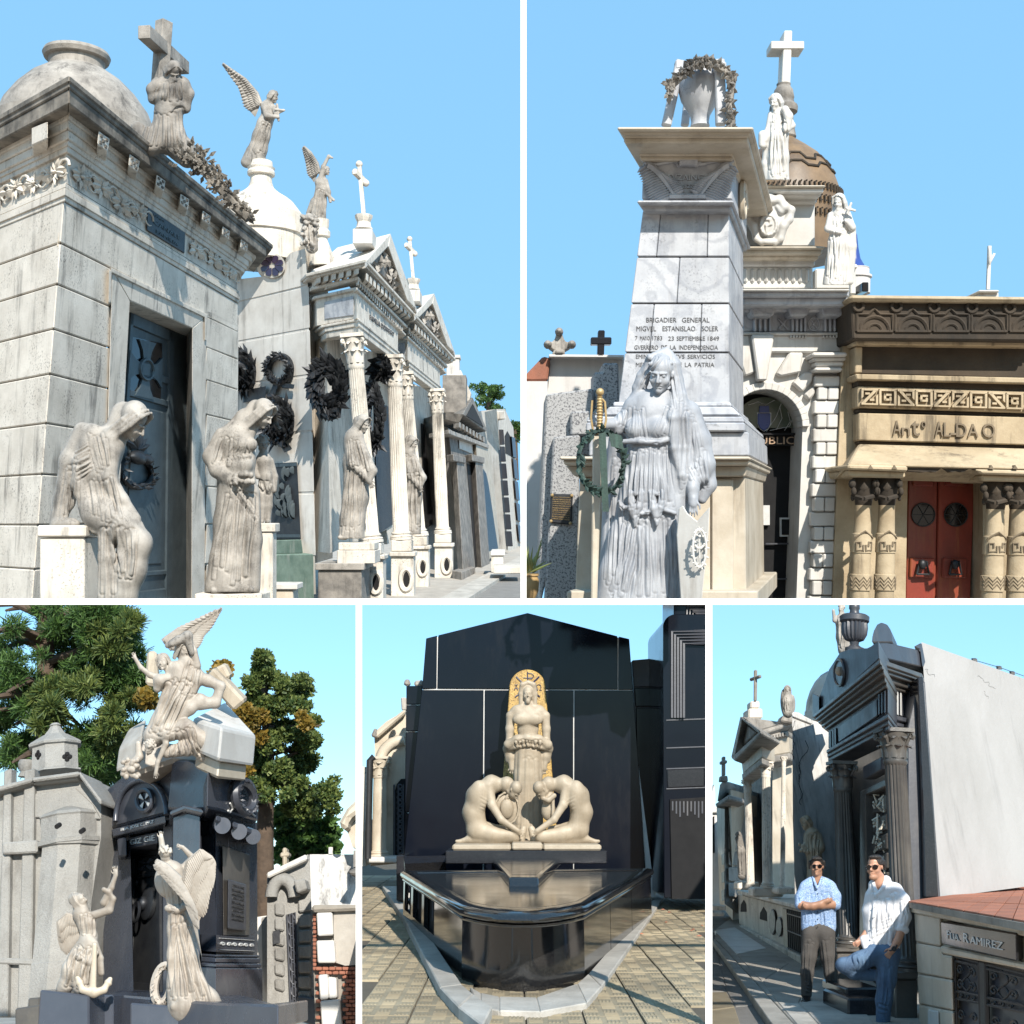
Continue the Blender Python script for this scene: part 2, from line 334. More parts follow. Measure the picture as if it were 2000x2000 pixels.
# ------------------------------------------------------------------ sculpting: smooth blends of limbs meshed by surface nets
class Sculpt:
    """forms in picture units: x to the right, y away from the viewer, z = height up (minus picture y)"""
    def __init__(s,vox=1.6,rs=1.0):s.pr=[];s.vox=vox;s.rs=rs;s.folds=[]
    @staticmethod
    def p3(p):return np.array((p[0],p[2]if len(p)>2 else 0.0,-p[1]),np.float32)
    def cap(s,a,b,ra,rb=None,k=4.0,op=1,flat=1.0):
        s.pr.append(('c',s.p3(a),s.p3(b),ra*s.rs,(ra if rb is None else rb)*s.rs,max(k*s.rs,.5),op,flat));return s
    def chain(s,pts,r,k=4.0,op=1,flat=1.0):
        if not hasattr(r,'__len__'):r=[r]*len(pts)
        for i in range(len(pts)-1):s.cap(pts[i],pts[i+1],r[i],r[i+1],k,op,flat)
        return s
    def ell(s,c,rx,ry,rz,k=4.0,op=1,rot=None):
        """rx across, ry deep, rz high; rot = a roll in degrees about the view axis"""
        s.pr.append(('e',s.p3(c),np.array((rx,ry,rz),np.float32),rot,k,op));return s
    def box(s,c,hx,hy,hz,k=2.0,op=1,rot=None,rnd=1.0):
        s.pr.append(('b',s.p3(c),np.array((hx,hy,hz),np.float32),rot,k,op,rnd));return s
    def drape(s,top,bot,n,r,k=2.5,wob=2.0,seed=1,sag=0.0,mid=5,amp=.95):
        """cloth folds pressed into the surface facing the viewer, running from the line top to the line bot"""
        rn=random.Random(seed);n=int(n*1.25)
        def samp(L,t):
            t=t*(len(L)-1);i=min(int(t),len(L)-2);f=t-i
            return[L[i][j]*(1-f)+L[i+1][j]*f for j in range(2)]
        for i in range(n):
            t=(i+0.5+rn.uniform(-.3,.3))/n;a,b=samp(top,t),samp(bot,min(max(t+rn.uniform(-.5,.5)/n,0),1));w=rn.uniform(-wob,wob);ph=rn.uniform(0,6)
            q=r*rn.uniform(0.7,1.25);g0=rn.uniform(0,.18);g1=rn.uniform(.8,1.0)
            pts=[]
            for j in range(mid+1):
                g=g0+(g1-g0)*j/mid;e=math.sin(math.pi*g)
                pts.append((a[0]*(1-g)+b[0]*g+w*e*math.sin(g*4+ph),a[1]*(1-g)+b[1]*g+sag*e))
            s.folds.append((np.array(pts,np.float32),q,q*amp))
        return s
    def xf(s,o,sc,yaw=0,pitch=0,roll=0):
        """a frame for heads and hands: local x right, y away, z up"""
        A=Matrix.Rotation(R_(roll),3,'Y')@Matrix.Rotation(R_(yaw),3,'Z')@Matrix.Rotation(R_(pitch),3,'X')
        o=V((o[0],o[2]if len(o)>2 else 0,-o[1]))
        def f(x,y,z):
            q=o+A@V((x,y,z))*sc;return(q.x,-q.z,q.y)
        return f,A
    def head(s,c,hgt,yaw=0,pitch=0,roll=0,hair=None,male=False,neck=True,k=None,beard=False):
        """c = chin-level centre of the head, hgt = chin to crown"""
        f,A=s.xf(c,hgt,yaw,pitch,roll);k=k or hgt*0.05
        h=hgt
        s.ell(f(0,.08,.63),.315*h,.38*h,.36*h,k)
        s.ell(f(0,-.05,.40),.265*h,.29*h,.36*h,k)
        s.cap(f(-.15,.02,.22),f(0,-.24,.08),.12*h,.085*h,k);s.cap(f(.15,.02,.22),f(0,-.24,.08),.12*h,.085*h,k)
        for e in(-1,1):
            s.ell(f(.135*e,-.385,.505),.085*h,.07*h,.055*h,k*.8,-1)
            s.ell(f(.13*e,-.27,.495),.062*h,.06*h,.045*h,k*.2)
            s.cap(f(.05*e,-.335,.575),f(.22*e,-.26,.575),.034*h,.028*h,k*.6)
            s.ell(f(.16*e,-.2,.34),.10*h,.09*h,.10*h,k)
            if hair!='veil':s.ell(f(.315*e,.04,.46),.035*h,.07*h,.10*h,k*.5)
        s.cap(f(0,-.325,.55),f(0,-.435,.365),.032*h,.052*h,k*.5)
        s.cap(f(-.05,-.36,.35),f(.05,-.36,.35),.035*h,.035*h,k*.4)
        s.cap(f(-.085,-.305,.235),f(.085,-.305,.235),.026*h,.026*h,k*.2)
        s.cap(f(-.065,-.30,.175),f(.065,-.30,.175),.030*h,.030*h,k*.2)
        if hair=='long' or hair=='wave':
            s.ell(f(0,.12,.70),.37*h,.40*h,.35*h,k)
            rn=random.Random(int(hgt*7))
            for e in(-1,1):
                for i in range(5):
                    a=.30+.05*i
                    s.chain([f(.08*e,-.16+.1*i,.98-.02*i),f(.33*e,-.16+.09*i,.72),f((.36+.02*rn.random())*e,.0+.08*i,.42),f(.30*e,.12+.05*i,.12)],[.05*h,.07*h,.08*h,.06*h],k*.3)
            s.ell(f(0,.42,.45),.22*h,.14*h,.26*h,k)
        if hair=='veil':
            s.ell(f(0,.16,.68),.40*h,.43*h,.41*h,k);s.ell(f(0,.36,.30),.40*h,.28*h,.55*h,k*2)
            for e in(-1,1):
                for i in range(3):
                    s.chain([f(.06*e,-.24+.14*i,1.02),f(.34*e,-.20+.14*i,.84),f((.40+.02*i)*e,-.10+.14*i,.46),f((.40+.03*i)*e,.04+.12*i,.08),f(.46*e,.12+.1*i,-.2)],[.05*h,.075*h,.085*h,.085*h,.08*h],k*.5)
        if hair=='curl':
            rn=random.Random(int(hgt*13))
            for i in range(46):
                a=rn.uniform(0,6.28);z=rn.uniform(-.25,1);rr=math.sqrt(max(0,1-z*z));y=rr*math.sin(a)
                if y<-.35 and z<.55:continue
                s.ell(f(.36*rr*math.cos(a),.10+.40*y,.64+.38*z),.085*h,.085*h,.085*h,k*.2)
        if beard:
            s.ell(f(0,-.22,.06),.15*h,.12*h,.18*h,k)
        return f
    def hand(s,w,ang,size,curl=0.3,yaw=0.0,thumb=1,spread=0.10,k=None):
        """w = wrist, ang = direction in picture degrees (0 right, 90 down), size = hand length"""
        a=R_(ang);dx,dy=math.cos(a),math.sin(a);px,py=-dy,dx;k=k or size*0.06
        wz=w[2]if len(w)>2 else 0
        def g(l,t,z=0):return(w[0]+(dx*l+px*t)*size,w[1]+(dy*l+py*t)*size,wz+z*size)
        s.cap(g(-.05,0),g(.25,0),.13*size,.15*size,k*2,flat=1);s.ell(g(.28,0),.20*size,.10*size,.22*size,k*2)
        for i,(t,l)in enumerate(((-.165,.40),(-.055,.48),(.055,.45),(.16,.36))):
            e=g(.45+l*.5,t+spread*t*4*.5,-curl*.12);e2=g(.45+l*(1-curl*.5),t*(1+spread*4),curl*.35)
            s.cap(g(.40,t),e,.062*size,.055*size,k*.5);s.cap(e,e2,.055*size,.042*size,k*.3)
        s.chain([g(.08,-.16*thumb),g(.30,-.33*thumb,-.05),g(.50,-.36*thumb,-.08)],[.075*size,.06*size,.045*size],k*.6)
        return s
    def mesh(s,name,d,m,parent=None):
        vx=s.vox;lo,hi=[],[]
        for p in s.pr:
            if p[6 if p[0]=='c' else 5]<0:continue
            if p[0]=='c':
                r=max(p[3],p[4]);lo.append(np.minimum(p[1],p[2])-r);hi.append(np.maximum(p[1],p[2])+r)
            else:
                r=p[2]if p[3]is None else np.full(3,p[2].max());lo.append(p[1]-r);hi.append(p[1]+r)
        lo=np.min(lo,0)-3*vx;hi=np.max(hi,0)+3*vx
        n=np.ceil((hi-lo)/vx).astype(int)+1
        D=np.full(n,60.0,np.float32)
        ax=[lo[i]+vx*np.arange(n[i],dtype=np.float32)for i in range(3)]
        for p in s.pr:
            if p[0]=='c':
                _,a,b,ra,rb,k,op,flat=p;r=max(ra,rb);l,h=np.minimum(a,b)-r,np.maximum(a,b)+r
            else:
                r=p[2]if p[3]is None else np.full(3,p[2].max());l,h=p[1]-r,p[1]+r;k,op=p[4],p[5]
            pad=k+3*vx
            i0=np.maximum(((l-pad-lo)/vx).astype(int),0);i1=np.minimum(((h+pad-lo)/vx).astype(int)+2,n)
            if(i1<=i0).any():continue
            X=ax[0][i0[0]:i1[0],None,None];Y=ax[1][None,i0[1]:i1[1],None];Z=ax[2][None,None,i0[2]:i1[2]]
            if p[0]=='c':
                ba=b-a;q=max(float(ba@ba),1e-6)
                t=np.clip(((X-a[0])*ba[0]+(Y-a[1])*ba[1]+(Z-a[2])*ba[2])/q,0,1)
                d_=np.sqrt((X-a[0]-t*ba[0])**2+((Y-a[1]-t*ba[1])/flat)**2+(Z-a[2]-t*ba[2])**2)-(ra+(rb-ra)*t)
            else:
                c=p[1];x=X-c[0];y=Y-c[1];z=Z-c[2]
                if p[3]:
                    co,si=math.cos(R_(p[3])),math.sin(R_(p[3]));x,z=x*co-z*si,x*si+z*co
                if p[0]=='e':
                    q=np.sqrt((x/p[2][0])**2+(y/p[2][1])**2+(z/p[2][2])**2)
                    q2=np.sqrt((x/p[2][0]**2)**2+(y/p[2][1]**2)**2+(z/p[2][2]**2)**2)
                    d_=q*(q-1)/np.maximum(q2,1e-6)
                else:
                    rd=p[6];qx=np.abs(x)-p[2][0]+rd;qy=np.abs(y)-p[2][1]+rd;qz=np.abs(z)-p[2][2]+rd
                    d_=np.sqrt(np.maximum(qx,0)**2+np.maximum(qy,0)**2+np.maximum(qz,0)**2)+np.minimum(np.maximum(np.maximum(qx,qy),qz),0)-rd
            sl=(slice(i0[0],i1[0]),slice(i0[1],i1[1]),slice(i0[2],i1[2]));o=D[sl]
            if op>0:
                hh=np.maximum(k-np.abs(o-d_),0)/k;D[sl]=np.minimum(o,d_)-hh*hh*(k*.25)
            else:
                hh=np.maximum(k-np.abs(o+d_),0)/k;D[sl]=np.maximum(o,-d_)+hh*hh*(k*.25)
        vs,fs=nets(D)
        vs=vs*vx+lo
        if s.folds:
            q=vs[fs];nf=np.cross(q[:,2]-q[:,0],q[:,3]-q[:,1]);nv=np.zeros_like(vs)
            for c in range(4):np.add.at(nv,fs[:,c],nf)
            nv/=np.maximum(np.linalg.norm(nv,axis=1),1e-6)[:,None]
            X,Z=vs[:,0],-vs[:,2];dsp=np.zeros(len(vs),np.float32);face=np.clip(.25-nv[:,1]*1.4,0,1)
            for pts,r,am in s.folds:
                lo2,hi2=pts.min(0)-2.2*r,pts.max(0)+2.2*r
                mm=np.nonzero((X>lo2[0])&(X<hi2[0])&(Z>lo2[1])&(Z<hi2[1]))[0]
                if len(mm)==0:continue
                best=np.full(len(mm),1e9,np.float32);tt=np.zeros(len(mm),np.float32);x,z=X[mm],Z[mm];ns=len(pts)-1
                for i in range(ns):
                    a,b=pts[i],pts[i+1];ba=b-a;t=np.clip(((x-a[0])*ba[0]+(z-a[1])*ba[1])/max(float(ba@ba),1e-6),0,1)
                    dd_=np.hypot(x-a[0]-t*ba[0],z-a[1]-t*ba[1]);u=dd_<best;best[u]=dd_[u];tt[u]=(i+t[u])/ns
                w=np.minimum(best/(r*1.15),1.9);pr=np.where(w<1.9,.75*np.exp(-(w/.62)**2)-.8*np.exp(-((w-1.15)/.38)**2),0)
                dsp[mm]+=am*pr*np.sin(np.pi*np.clip(.12+.8*tt,0,1))**.6*face[mm]
            vs=vs+nv*np.clip(dsp,-5,7)[:,None]
        px,dep,py=vs[:,0],vs[:,1],-vs[:,2]
        dd=d*(1+dep/F)
        W=np.stack(((px-1000)/F*dd,dd,(1000-py)/F*dd),1)
        me=bpy.data.meshes.new(name)
        me.vertices.add(len(W));me.vertices.foreach_set('co',W.astype(np.float32).ravel())
        me.loops.add(fs.size);me.loops.foreach_set('vertex_index',fs.astype(np.int32).ravel())
        me.polygons.add(len(fs));me.polygons.foreach_set('loop_start',np.arange(0,fs.size,4,dtype=np.int32))
        me.polygons.foreach_set('loop_total',np.full(len(fs),4,np.int32));me.update(calc_edges=True);me.validate()
        me.materials.append(M[m]);me.shade_smooth()
        return reg(bpy.data.objects.new(name,me),parent)
def nets(D):
    S=D<0
    cs=np.zeros(np.array(D.shape)-1,np.int8)
    for i in(0,1):
        for j in(0,1):
            for k in(0,1):cs+=S[i:D.shape[0]-1+i,j:D.shape[1]-1+j,k:D.shape[2]-1+k]
    act=(cs>0)&(cs<8);C=np.argwhere(act);idx=np.full(cs.shape,-1,np.int64);idx[act]=np.arange(len(C))
    acc=np.zeros((len(C),3),np.float32);cnt=np.zeros(len(C),np.float32)
    cor=[(i,j,k)for i in(0,1)for j in(0,1)for k in(0,1)]
    for a in cor:
        for b in cor:
            if sum(b)-sum(a)==1 and sum(abs(x-y)for x,y in zip(a,b))==1:
                da=D[C[:,0]+a[0],C[:,1]+a[1],C[:,2]+a[2]];db=D[C[:,0]+b[0],C[:,1]+b[1],C[:,2]+b[2]]
                m=(da<0)!=(db<0);t=np.where(m,da/np.where(m,da-db,1),0)
                A=np.array(a,np.float32);B=np.array(b,np.float32)
                acc+=np.where(m[:,None],A+(B-A)*t[:,None],0);cnt+=m
    vs=C+acc/np.maximum(cnt,1)[:,None]
    fs=[]
    for axn in range(3):
        sl0=[slice(None)]*3;sl1=[slice(None)]*3;sl0[axn]=slice(0,-1);sl1[axn]=slice(1,None)
        ch=S[tuple(sl0)]!=S[tuple(sl1)];E=np.argwhere(ch)
        u,w=[(1,2),(2,0),(0,1)][axn]
        ok=(E[:,u]>0)&(E[:,w]>0)&(E[:,u]<D.shape[u]-1)&(E[:,w]<D.shape[w]-1);E=E[ok]
        q=[]
        for du,dw in((-1,-1),(0,-1),(0,0),(-1,0)):
            e=E.copy();e[:,u]+=du;e[:,w]+=dw;q.append(idx[e[:,0],e[:,1],e[:,2]])
        q=np.stack(q,1);ins=S[E[:,0],E[:,1],E[:,2]]
        q[~ins]=q[~ins][:,::-1];fs.append(q)
    fs=np.concatenate(fs)
    return vs,fs[(fs>=0).all(1)]

def wing(name,d,m,parent,arm,tips,w=9,dep=0.0,side=-12,rows=3,n=14,bow=14):
    """a feathered wing: arm = picture points of the leading edge (root to tip), tips = picture points of the feather ends; y offsets in the third value"""
    def S(L,t):
        t=min(max(t,0),1)*(len(L)-1);i=min(int(t),len(L)-2);f=t-i
        return V([L[i][j]*(1-f)+L[i+1][j]*f for j in range(3)])
    n=int(n*1.4);w*=1.15
    arm=[(*a,dep)[:3]for a in arm];tips=[(*a,dep)[:3]for a in tips]
    def W(p):return P(p[0],p[1],d*(1+p[2]/F))
    mb=MB();N=16
    fr,bk=[],[]
    for i in range(N):
        t=i/(N-1);a,b=S(arm,t),S(tips,t);e=a.lerp(b,0.93)
        fr.append((W(a+V((0,0,-2))),W(a.lerp(e,.5)+V((0,0,-4))),W(e)));bk.append((W(a+V((0,0,5))),W(a.lerp(e,.5)+V((0,0,4))),W(e+V((0,0,3)))))
    vs=[p for r in fr for p in r]+[p for r in bk for p in r];o=N*3
    fs=[]
    for i in range(N-1):
        for j in range(2):
            q=(i*3+j,i*3+j+1,i*3+j+4,i*3+j+3);fs.append(q);fs.append(tuple(o+x for x in q[::-1]))
        fs.append((i*3,i*3+3,o+i*3+3,o+i*3));fs.append((i*3+2,o+i*3+2,o+i*3+5,i*3+5))
    fs+=[(0,o,o+1,1),(1,o+1,o+2,2)];j=(N-1)*3;fs+=[(j,j+1,o+j+1,o+j),(j+1,j+2,o+j+2,o+j+1)]
    mb.add(vs,fs)
    mb.tube([W(V(a))for a in[S(arm,i/12)for i in range(13)]],[5*d/F*(1.1-.075*i)for i in range(13)],8)
    for r in range(rows):
        l0,l1=[(.30,1.0),(.12,.62),(.0,.34)][r];nn=int(n*(1+.35*r))
        for i in range(nn):
            t=(i+.5)/nn;a,b=S(arm,t),S(tips,min(1,t*.8+.2));p0,p1=a.lerp(b,l0),a.lerp(b,l1*(1+.03*math.sin(i*7)))
            out=-3-2.2*r;K=5;dirv=(p1-p0);sd=V((-dirv.y,dirv.x,0)).normalized()
            fv,ff=[],[]
            for g in range(K+1):
                f=g/K;c=p0.lerp(p1,f);wd=w*(.55+.45*math.sin(math.pi*min(1,.25+f*.62)))*(1-.2*r)*(0.15 if g==K else 1)
                zz=out-1.5*math.sin(math.pi*f)
                fv+=[W(c+sd*wd+V((0,0,zz+2.0))),W(c+V((0,0,zz-1.2))),W(c-sd*wd+V((0,0,zz+1.0)))]
            for g in range(K):
                for x in range(2):ff.append((g*3+x,g*3+x+1,g*3+x+4,g*3+x+3))
            mb.add(fv,ff)
    return mb.build(name,m,parent,smooth=50)

def column(parent,a,b,r0,r1,m,flutes=20,cap_m=None,name='column',cap='cor',cap_h=1.0,base=True,capt=None,leaves=8):
    """a round shaft from a (foot) to b (top of capital) with base, fluted shaft and leafy capital"""
    cap_m=cap_m or m;L=(b-a).length;up=(b-a).normalized()
    hb=r0*1.0 if base else 0;hc=r0*2.7*cap_h
    s0=a+up*hb;s1=b-up*hc
    col=MB().lathe(s0,s1,[(0,r0*1.08,0),(.012,r0,0),(.02,r0),(.33,r0),(.97,r1),(.975,r1,0),(.985,r1*1.12,0),(1,r1*1.1,0)],max(24,flutes*4)if flutes else 32,flutes,.13).build(name,m,parent,smooth=45)
    if base:
        MB().lathe(a,s0,[(0,r0*1.45),(.3,r0*1.45),(.31,r0*1.35),(.42,r0*1.42),(.55,r0*1.36),(.6,r0*1.15),(.72,r0*1.12),(.76,r0*1.24),(.9,r0*1.24),(1,r0*1.05)],32).build('base',m,col,smooth=40)
    c=MB();c.lathe(s1,b,[(0,r1*.98),(.5,r1*1.05),(.8,r1*1.35),(.86,r1*1.4)],24)
    sd=V((1,0,0));fw=up.cross(sd).normalized();sd=fw.cross(up)
    c.obox(b-up*(hc*.06),sd*(r1*1.5),fw*(r1*1.5),up*(hc*.06))
    def pt(an,r,t):return s1+up*(hc*t)+(sd*math.cos(an)+fw*math.sin(an))*r
    for row,(z0,z1,n)in enumerate(((0,.45,leaves),(.05,.72,leaves))):
        for k in range(n):
            an=2*math.pi*(k+.5*row)/n;pts=[]
            K=5;vs=[];fs=[]
            for g in range(K+1):
                f=g/K;z=z0+(z1-z0)*math.sin(f*2.05);rr=r1*(1.05+.06*row+.62*f**2.0);wd=.42*math.sin(math.pi*(.2+.75*f))*(6.3/n)*1.25
                vs+=[pt(an-wd,rr*.97,z),pt(an,rr*1.06,z+.01),pt(an+wd,rr*.97,z)]
            for g in range(K):
                for x in range(2):fs.append((g*3+x,g*3+x+1,g*3+x+4,g*3+x+3))
            c.add(vs,fs)
    for k in range(4):
        an=math.pi/4+k*math.pi/2
        sp=[pt(an,r1*(1.1+.75*f),.45+.42*f)for f in(0,.4,.8)]
        ctr=pt(an,r1*1.75,.74);rd=(sd*math.cos(an)+fw*math.sin(an))
        for g in range(9):
            q=1.9-g*.75;rr=r1*.30*(1-g*.085);sp.append(ctr+(up*math.sin(q)+rd*math.cos(q))*rr)
        c.tube(sp,[r1*.16]*len(sp),6)
    c.build('capital',cap_m,col,smooth=50)
    return col

def wreath(mb,c,R,ax,ay,n=60,lw=0.1,ll=0.3,tube=0.1,seed=1,a0=0,a1=6.283,out=None):
    rn=random.Random(seed);nr=(out or ax.cross(ay)).normalized()
    pts=[c+(ax*math.cos(a0+(a1-a0)*i/24)+ay*math.sin(a0+(a1-a0)*i/24))*R for i in range(25)]
    mb.tube(pts,tube,6)
    for i in range(n):
        a=a0+(a1-a0)*(i+rn.random()*.6)/n;r=ax*math.cos(a)+ay*math.sin(a);t=ay*math.cos(a)-ax*math.sin(a)
        p=c+r*R+(r*rn.uniform(-1,1)+nr*rn.uniform(-.2,1))*tube
        d=(t*rn.uniform(.3,1)+r*rn.uniform(-1,1)+nr*rn.uniform(0,.7)).normalized()
        mb.leafblade(p,p+d*ll*rn.uniform(.45,1.6),lw*rn.uniform(.7,1.3),(nr+r*rn.uniform(-.5,.5)))
    return mb

def foliage(mb,blobs,n,size,seed=1,shell=0.55,needle=False):
    """leaf-sized faces through the volume of many clumps; blobs = (centre, rx, ry, rz)"""
    rn=np.random.default_rng(seed);vol=np.array([b[1]*b[2]+b[1]*b[3]for b in blobs]);cnt=np.maximum((n*vol/vol.sum()).astype(int),8)
    for b,k in zip(blobs,cnt):
        u=rn.normal(size=(k,3));u/=np.linalg.norm(u,axis=1)[:,None];r=(shell+(1-shell)*rn.random(k))**.7*(1+.45*rn.random(k)**4)
        p=u*r[:,None]*np.array(b[1:4])+np.array(b[0])
        dirs=u*.8+rn.normal(size=(k,3))*.6+np.array((0,0,.25));dirs/=np.linalg.norm(dirs,axis=1)[:,None]
        sd=np.cross(dirs,rn.normal(size=(k,3)));sd/=np.linalg.norm(sd,axis=1)[:,None]
        s=size*rn.uniform(.45,1.45,k)[:,None];wd=s*(.16 if needle else .42)
        A=p-sd*wd;B=p+sd*wd;C=p+dirs*s*(1.8 if needle else 1.0)
        o=len(mb.v);vs=np.stack((A,B,C+sd*wd*.5,C-sd*wd*.5),1).reshape(-1,3)
        mb.v+=[tuple(x)for x in vs];mb.f+=[(o+4*i,o+4*i+1,o+4*i+2,o+4*i+3)for i in range(k)]
    return mb

# =================================================================== VIEW 1: the row of white marble tombs along the lane
CUR[0]='p1'
def A(x,y):return(x/3.219,y/3.219)
def B(x,y):return(420+x/3.219,80+y/3.219)
def C(x,y,z=0):return(x/3.115,560+y/3.115,z)
def D(x,y,z=0):return(380+x/3.019,640+y/3.019,z)
def L2(fn,pts):return[fn(*p)[:2]for p in pts]
VR,VL=(1160,1000),(-1398,1018)
GZ1=-3.1
IN1=(ray(*VR).normalized()+ray(*VL).normalized()).normalized()
def cx1(y):return 127-(y-357)*0.0795
c1a,c1b=(127,357,20.0),(62,1175,20.0)
T1F,T1L=PL(c1a,c1b,VR,IN1),PL(c1a,c1b,VL,IN1)
tomb1=thing('domed_tomb','pale stone tomb with modillion cornice, grey dome and tall dark metal door at left','tomb')
def ex1(y):return 466-(y-575)*0.01
# backing walls
mb=MB();mb.poly(T1F,[(cx1(380),380),(208,vp_y((cx1(380),380),VR,208)),(206,1180),(cx1(1180),1180)],-.05,-2.2)
mb.poly(T1F,[(cx1(380),380),(ex1(590),vp_y((cx1(380),380),VR,466)),(ex1(630),632),(219,527),(215,560),(cx1(560),480)],-.05,-2.2)
mb.poly(T1F,[(403,600),(466,620),(461,1180),(398,1180)],-.05,-2.2)
mb.poly(T1L,[(cx1(357),357),(-60,vp_y((127,357),VL,-60)),(-60,1180),(cx1(1180),1180)],-.05,-2.0)
mb.build('wall_core','tomb_stone',tomb1)
J=[392,474,554.5,642,730,826.5,926,1025.5,1112,1185]
def frL(y):return 219-(y-527)*0.03
for i in range(len(J)-1):
    y0,y1=J[i]+1.2,J[i+1]-1.2
    p0,p1=(cx1(y0),y0),(cx1(y1),y1)
    e0=464 if i==0 else frL(vp_y(p0,VR,215))-1;e1=464 if i==0 else frL(vp_y(p1,VR,215))-1
    MB().poly(T1F,[p0,(e0,vp_y(p0,VR,e0)),(e1,vp_y(p1,VR,e1)),p1],0.02,-.04).build('block','tomb_stone',tomb1,bev=.02)
    MB().poly(T1L,[p0,(-60,vp_y(p0,VL,-60)),(-60,vp_y(p1,VL,-60)),p1],0.02,-.04).build('block','tomb_stone',tomb1,bev=.02)
JR=[604,618,677,741,809,881,950,1024,1102,1185]
for i in range(len(JR)-1):
    y0,y1=JR[i]+1,JR[i+1]-1
    MB().poly(T1F,[(404,y0),(ex1(y0),vp_y((404,y0),VR,462)),(ex1(y1),vp_y((404,y1),VR,462)),(400,y1)],0.02,-.04).build('block','tomb_stone',tomb1,bev=.02)
# entablature: front and side lengths of each moulding
def bands(root,F_,L_,rows,xl=-60,vr=VR,vl=VL):
    for(nm,cx,yt,yb,h,ex,m,bv)in rows:
        p,q=(cx,yt),(cx,yb)
        MB().poly(F_,[p,(ex,vp_y(p,vr,ex)),(ex,vp_y(q,vr,ex)),q],h,-.5).build(nm,m,root,bev=bv)
        MB().poly(L_,[p,(xl,vp_y(p,vl,xl)),(xl,vp_y(q,vl,xl)),q],h,-.5).build(nm,m,root,bev=bv)
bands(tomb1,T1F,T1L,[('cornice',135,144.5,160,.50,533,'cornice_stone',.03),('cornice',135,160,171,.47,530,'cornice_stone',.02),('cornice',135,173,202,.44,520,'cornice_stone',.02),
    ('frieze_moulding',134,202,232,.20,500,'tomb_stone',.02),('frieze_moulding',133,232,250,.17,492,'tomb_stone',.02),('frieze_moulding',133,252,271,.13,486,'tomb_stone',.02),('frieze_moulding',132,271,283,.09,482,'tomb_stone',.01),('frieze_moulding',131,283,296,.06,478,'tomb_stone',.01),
    ('frieze',130,295,358,0,463,'tomb_stone',0),('string_course',127,357,366,.05,467,'tomb_stone',.01),('string_course',127,366,381,.07,468,'tomb_stone',.01),('string_course',127,381,392,.04,467,'tomb_stone',.01)])
for q in([(620,820),(690,870),(675,955),(612,905)],[(815,965),(880,1010),(865,1085),(808,1040)],[(985,1095),(1040,1135),(1030,1205),(978,1165)],[(1135,1215),(1190,1250),(1180,1320),(1130,1280)],
          [(1275,1320),(1325,1355),(1317,1415),(1270,1380)],[(1400,1420),(1445,1450),(1438,1505),(1396,1475)],[(1515,1500),(1560,1530),(1552,1580),(1510,1555)]):
    md=MB().poly(T1F,L2(A,q),.40,.10).build('modillion','tomb_stone',tomb1,bev=.015)
    qq=Quad(T1F,*[A(*x)for x in q],.40);mb=MB()
    for(u,v)in((.25,.25),(.75,.25),(.25,.75),(.75,.75),(.5,.5)):mb.qbox(qq,u-.1,u+.1,v-.1,v+.1,0,.02)
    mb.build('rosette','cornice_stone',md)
MB().poly(T1L,L2(A,[(200,800),(300,760),(300,870),(200,915)]),.40,.10).build('modillion','tomb_stone',tomb1,bev=.02)
def foliage_band(q,n,parent,m,seed,h=.02,hv=.42):
    mb=MB();rn=random.Random(seed)
    for i in range(n):
        u=(i+.5)/n;c=q.at(u,.45+.08*math.sin(i*2.2),h);eu=(q.at(1,.5)-q.at(0,.5))/n;ev=q.at(u,1)-q.at(u,0)
        for k in range(11):
            a=k*2*math.pi/11+rn.uniform(-.2,.2)+i;r=rn.uniform(.35,.62)
            t=c+eu*(math.cos(a)*r)+ev*(math.sin(a)*r*.85)+q.n*.03
            mb.leafblade(c+(t-c)*.15,t,(t-c).length*.2,q.n,.22)
        mb.ell(c+q.n*.03,eu*.1,ev*.07,q.n*.05,8,5)
        s=[c+eu*(.5+.25*math.cos(g*.6))+ev*.3*math.sin(g*.6)+q.n*.03 for g in range(10)]
        mb.tube(s,[.03*(1-g*.06)for g in range(10)],5)
    return stuff(mb.build('carved_foliage',m,parent,smooth=40))
foliage_band(Quad(T1F,A(440,965),A(925,1300),A(920,1440),A(425,1150)),4,tomb1,'tomb_stone',3)
foliage_band(Quad(T1F,A(1172,1460),A(1480,1665),A(1478,1785),A(1168,1590)),3,tomb1,'tomb_stone',4)
foliage_band(Quad(T1L,A(-60,1180),A(425,965),A(415,1145),A(-60,1330)),4,tomb1,'tomb_stone',5)
pq=[A(*x)for x in((930,1295),(1165,1450),(1160,1590),(925,1445))]
pla=MB().poly(T1F,pq,.05,0.0).build('name_plaque','bronze_dark',tomb1,bev=.01)
Q=Quad(T1F,*pq,.05)
for s_,v0,v1,a,b in(('JUAN',.72,.84,.08,.42),('FAMILIA',.10,.24,.22,.8),('CANALE',.42,.60,.15,.85)):
    text('lettering',s_,Q,a,b,v0,v1,'door_metal',pla)
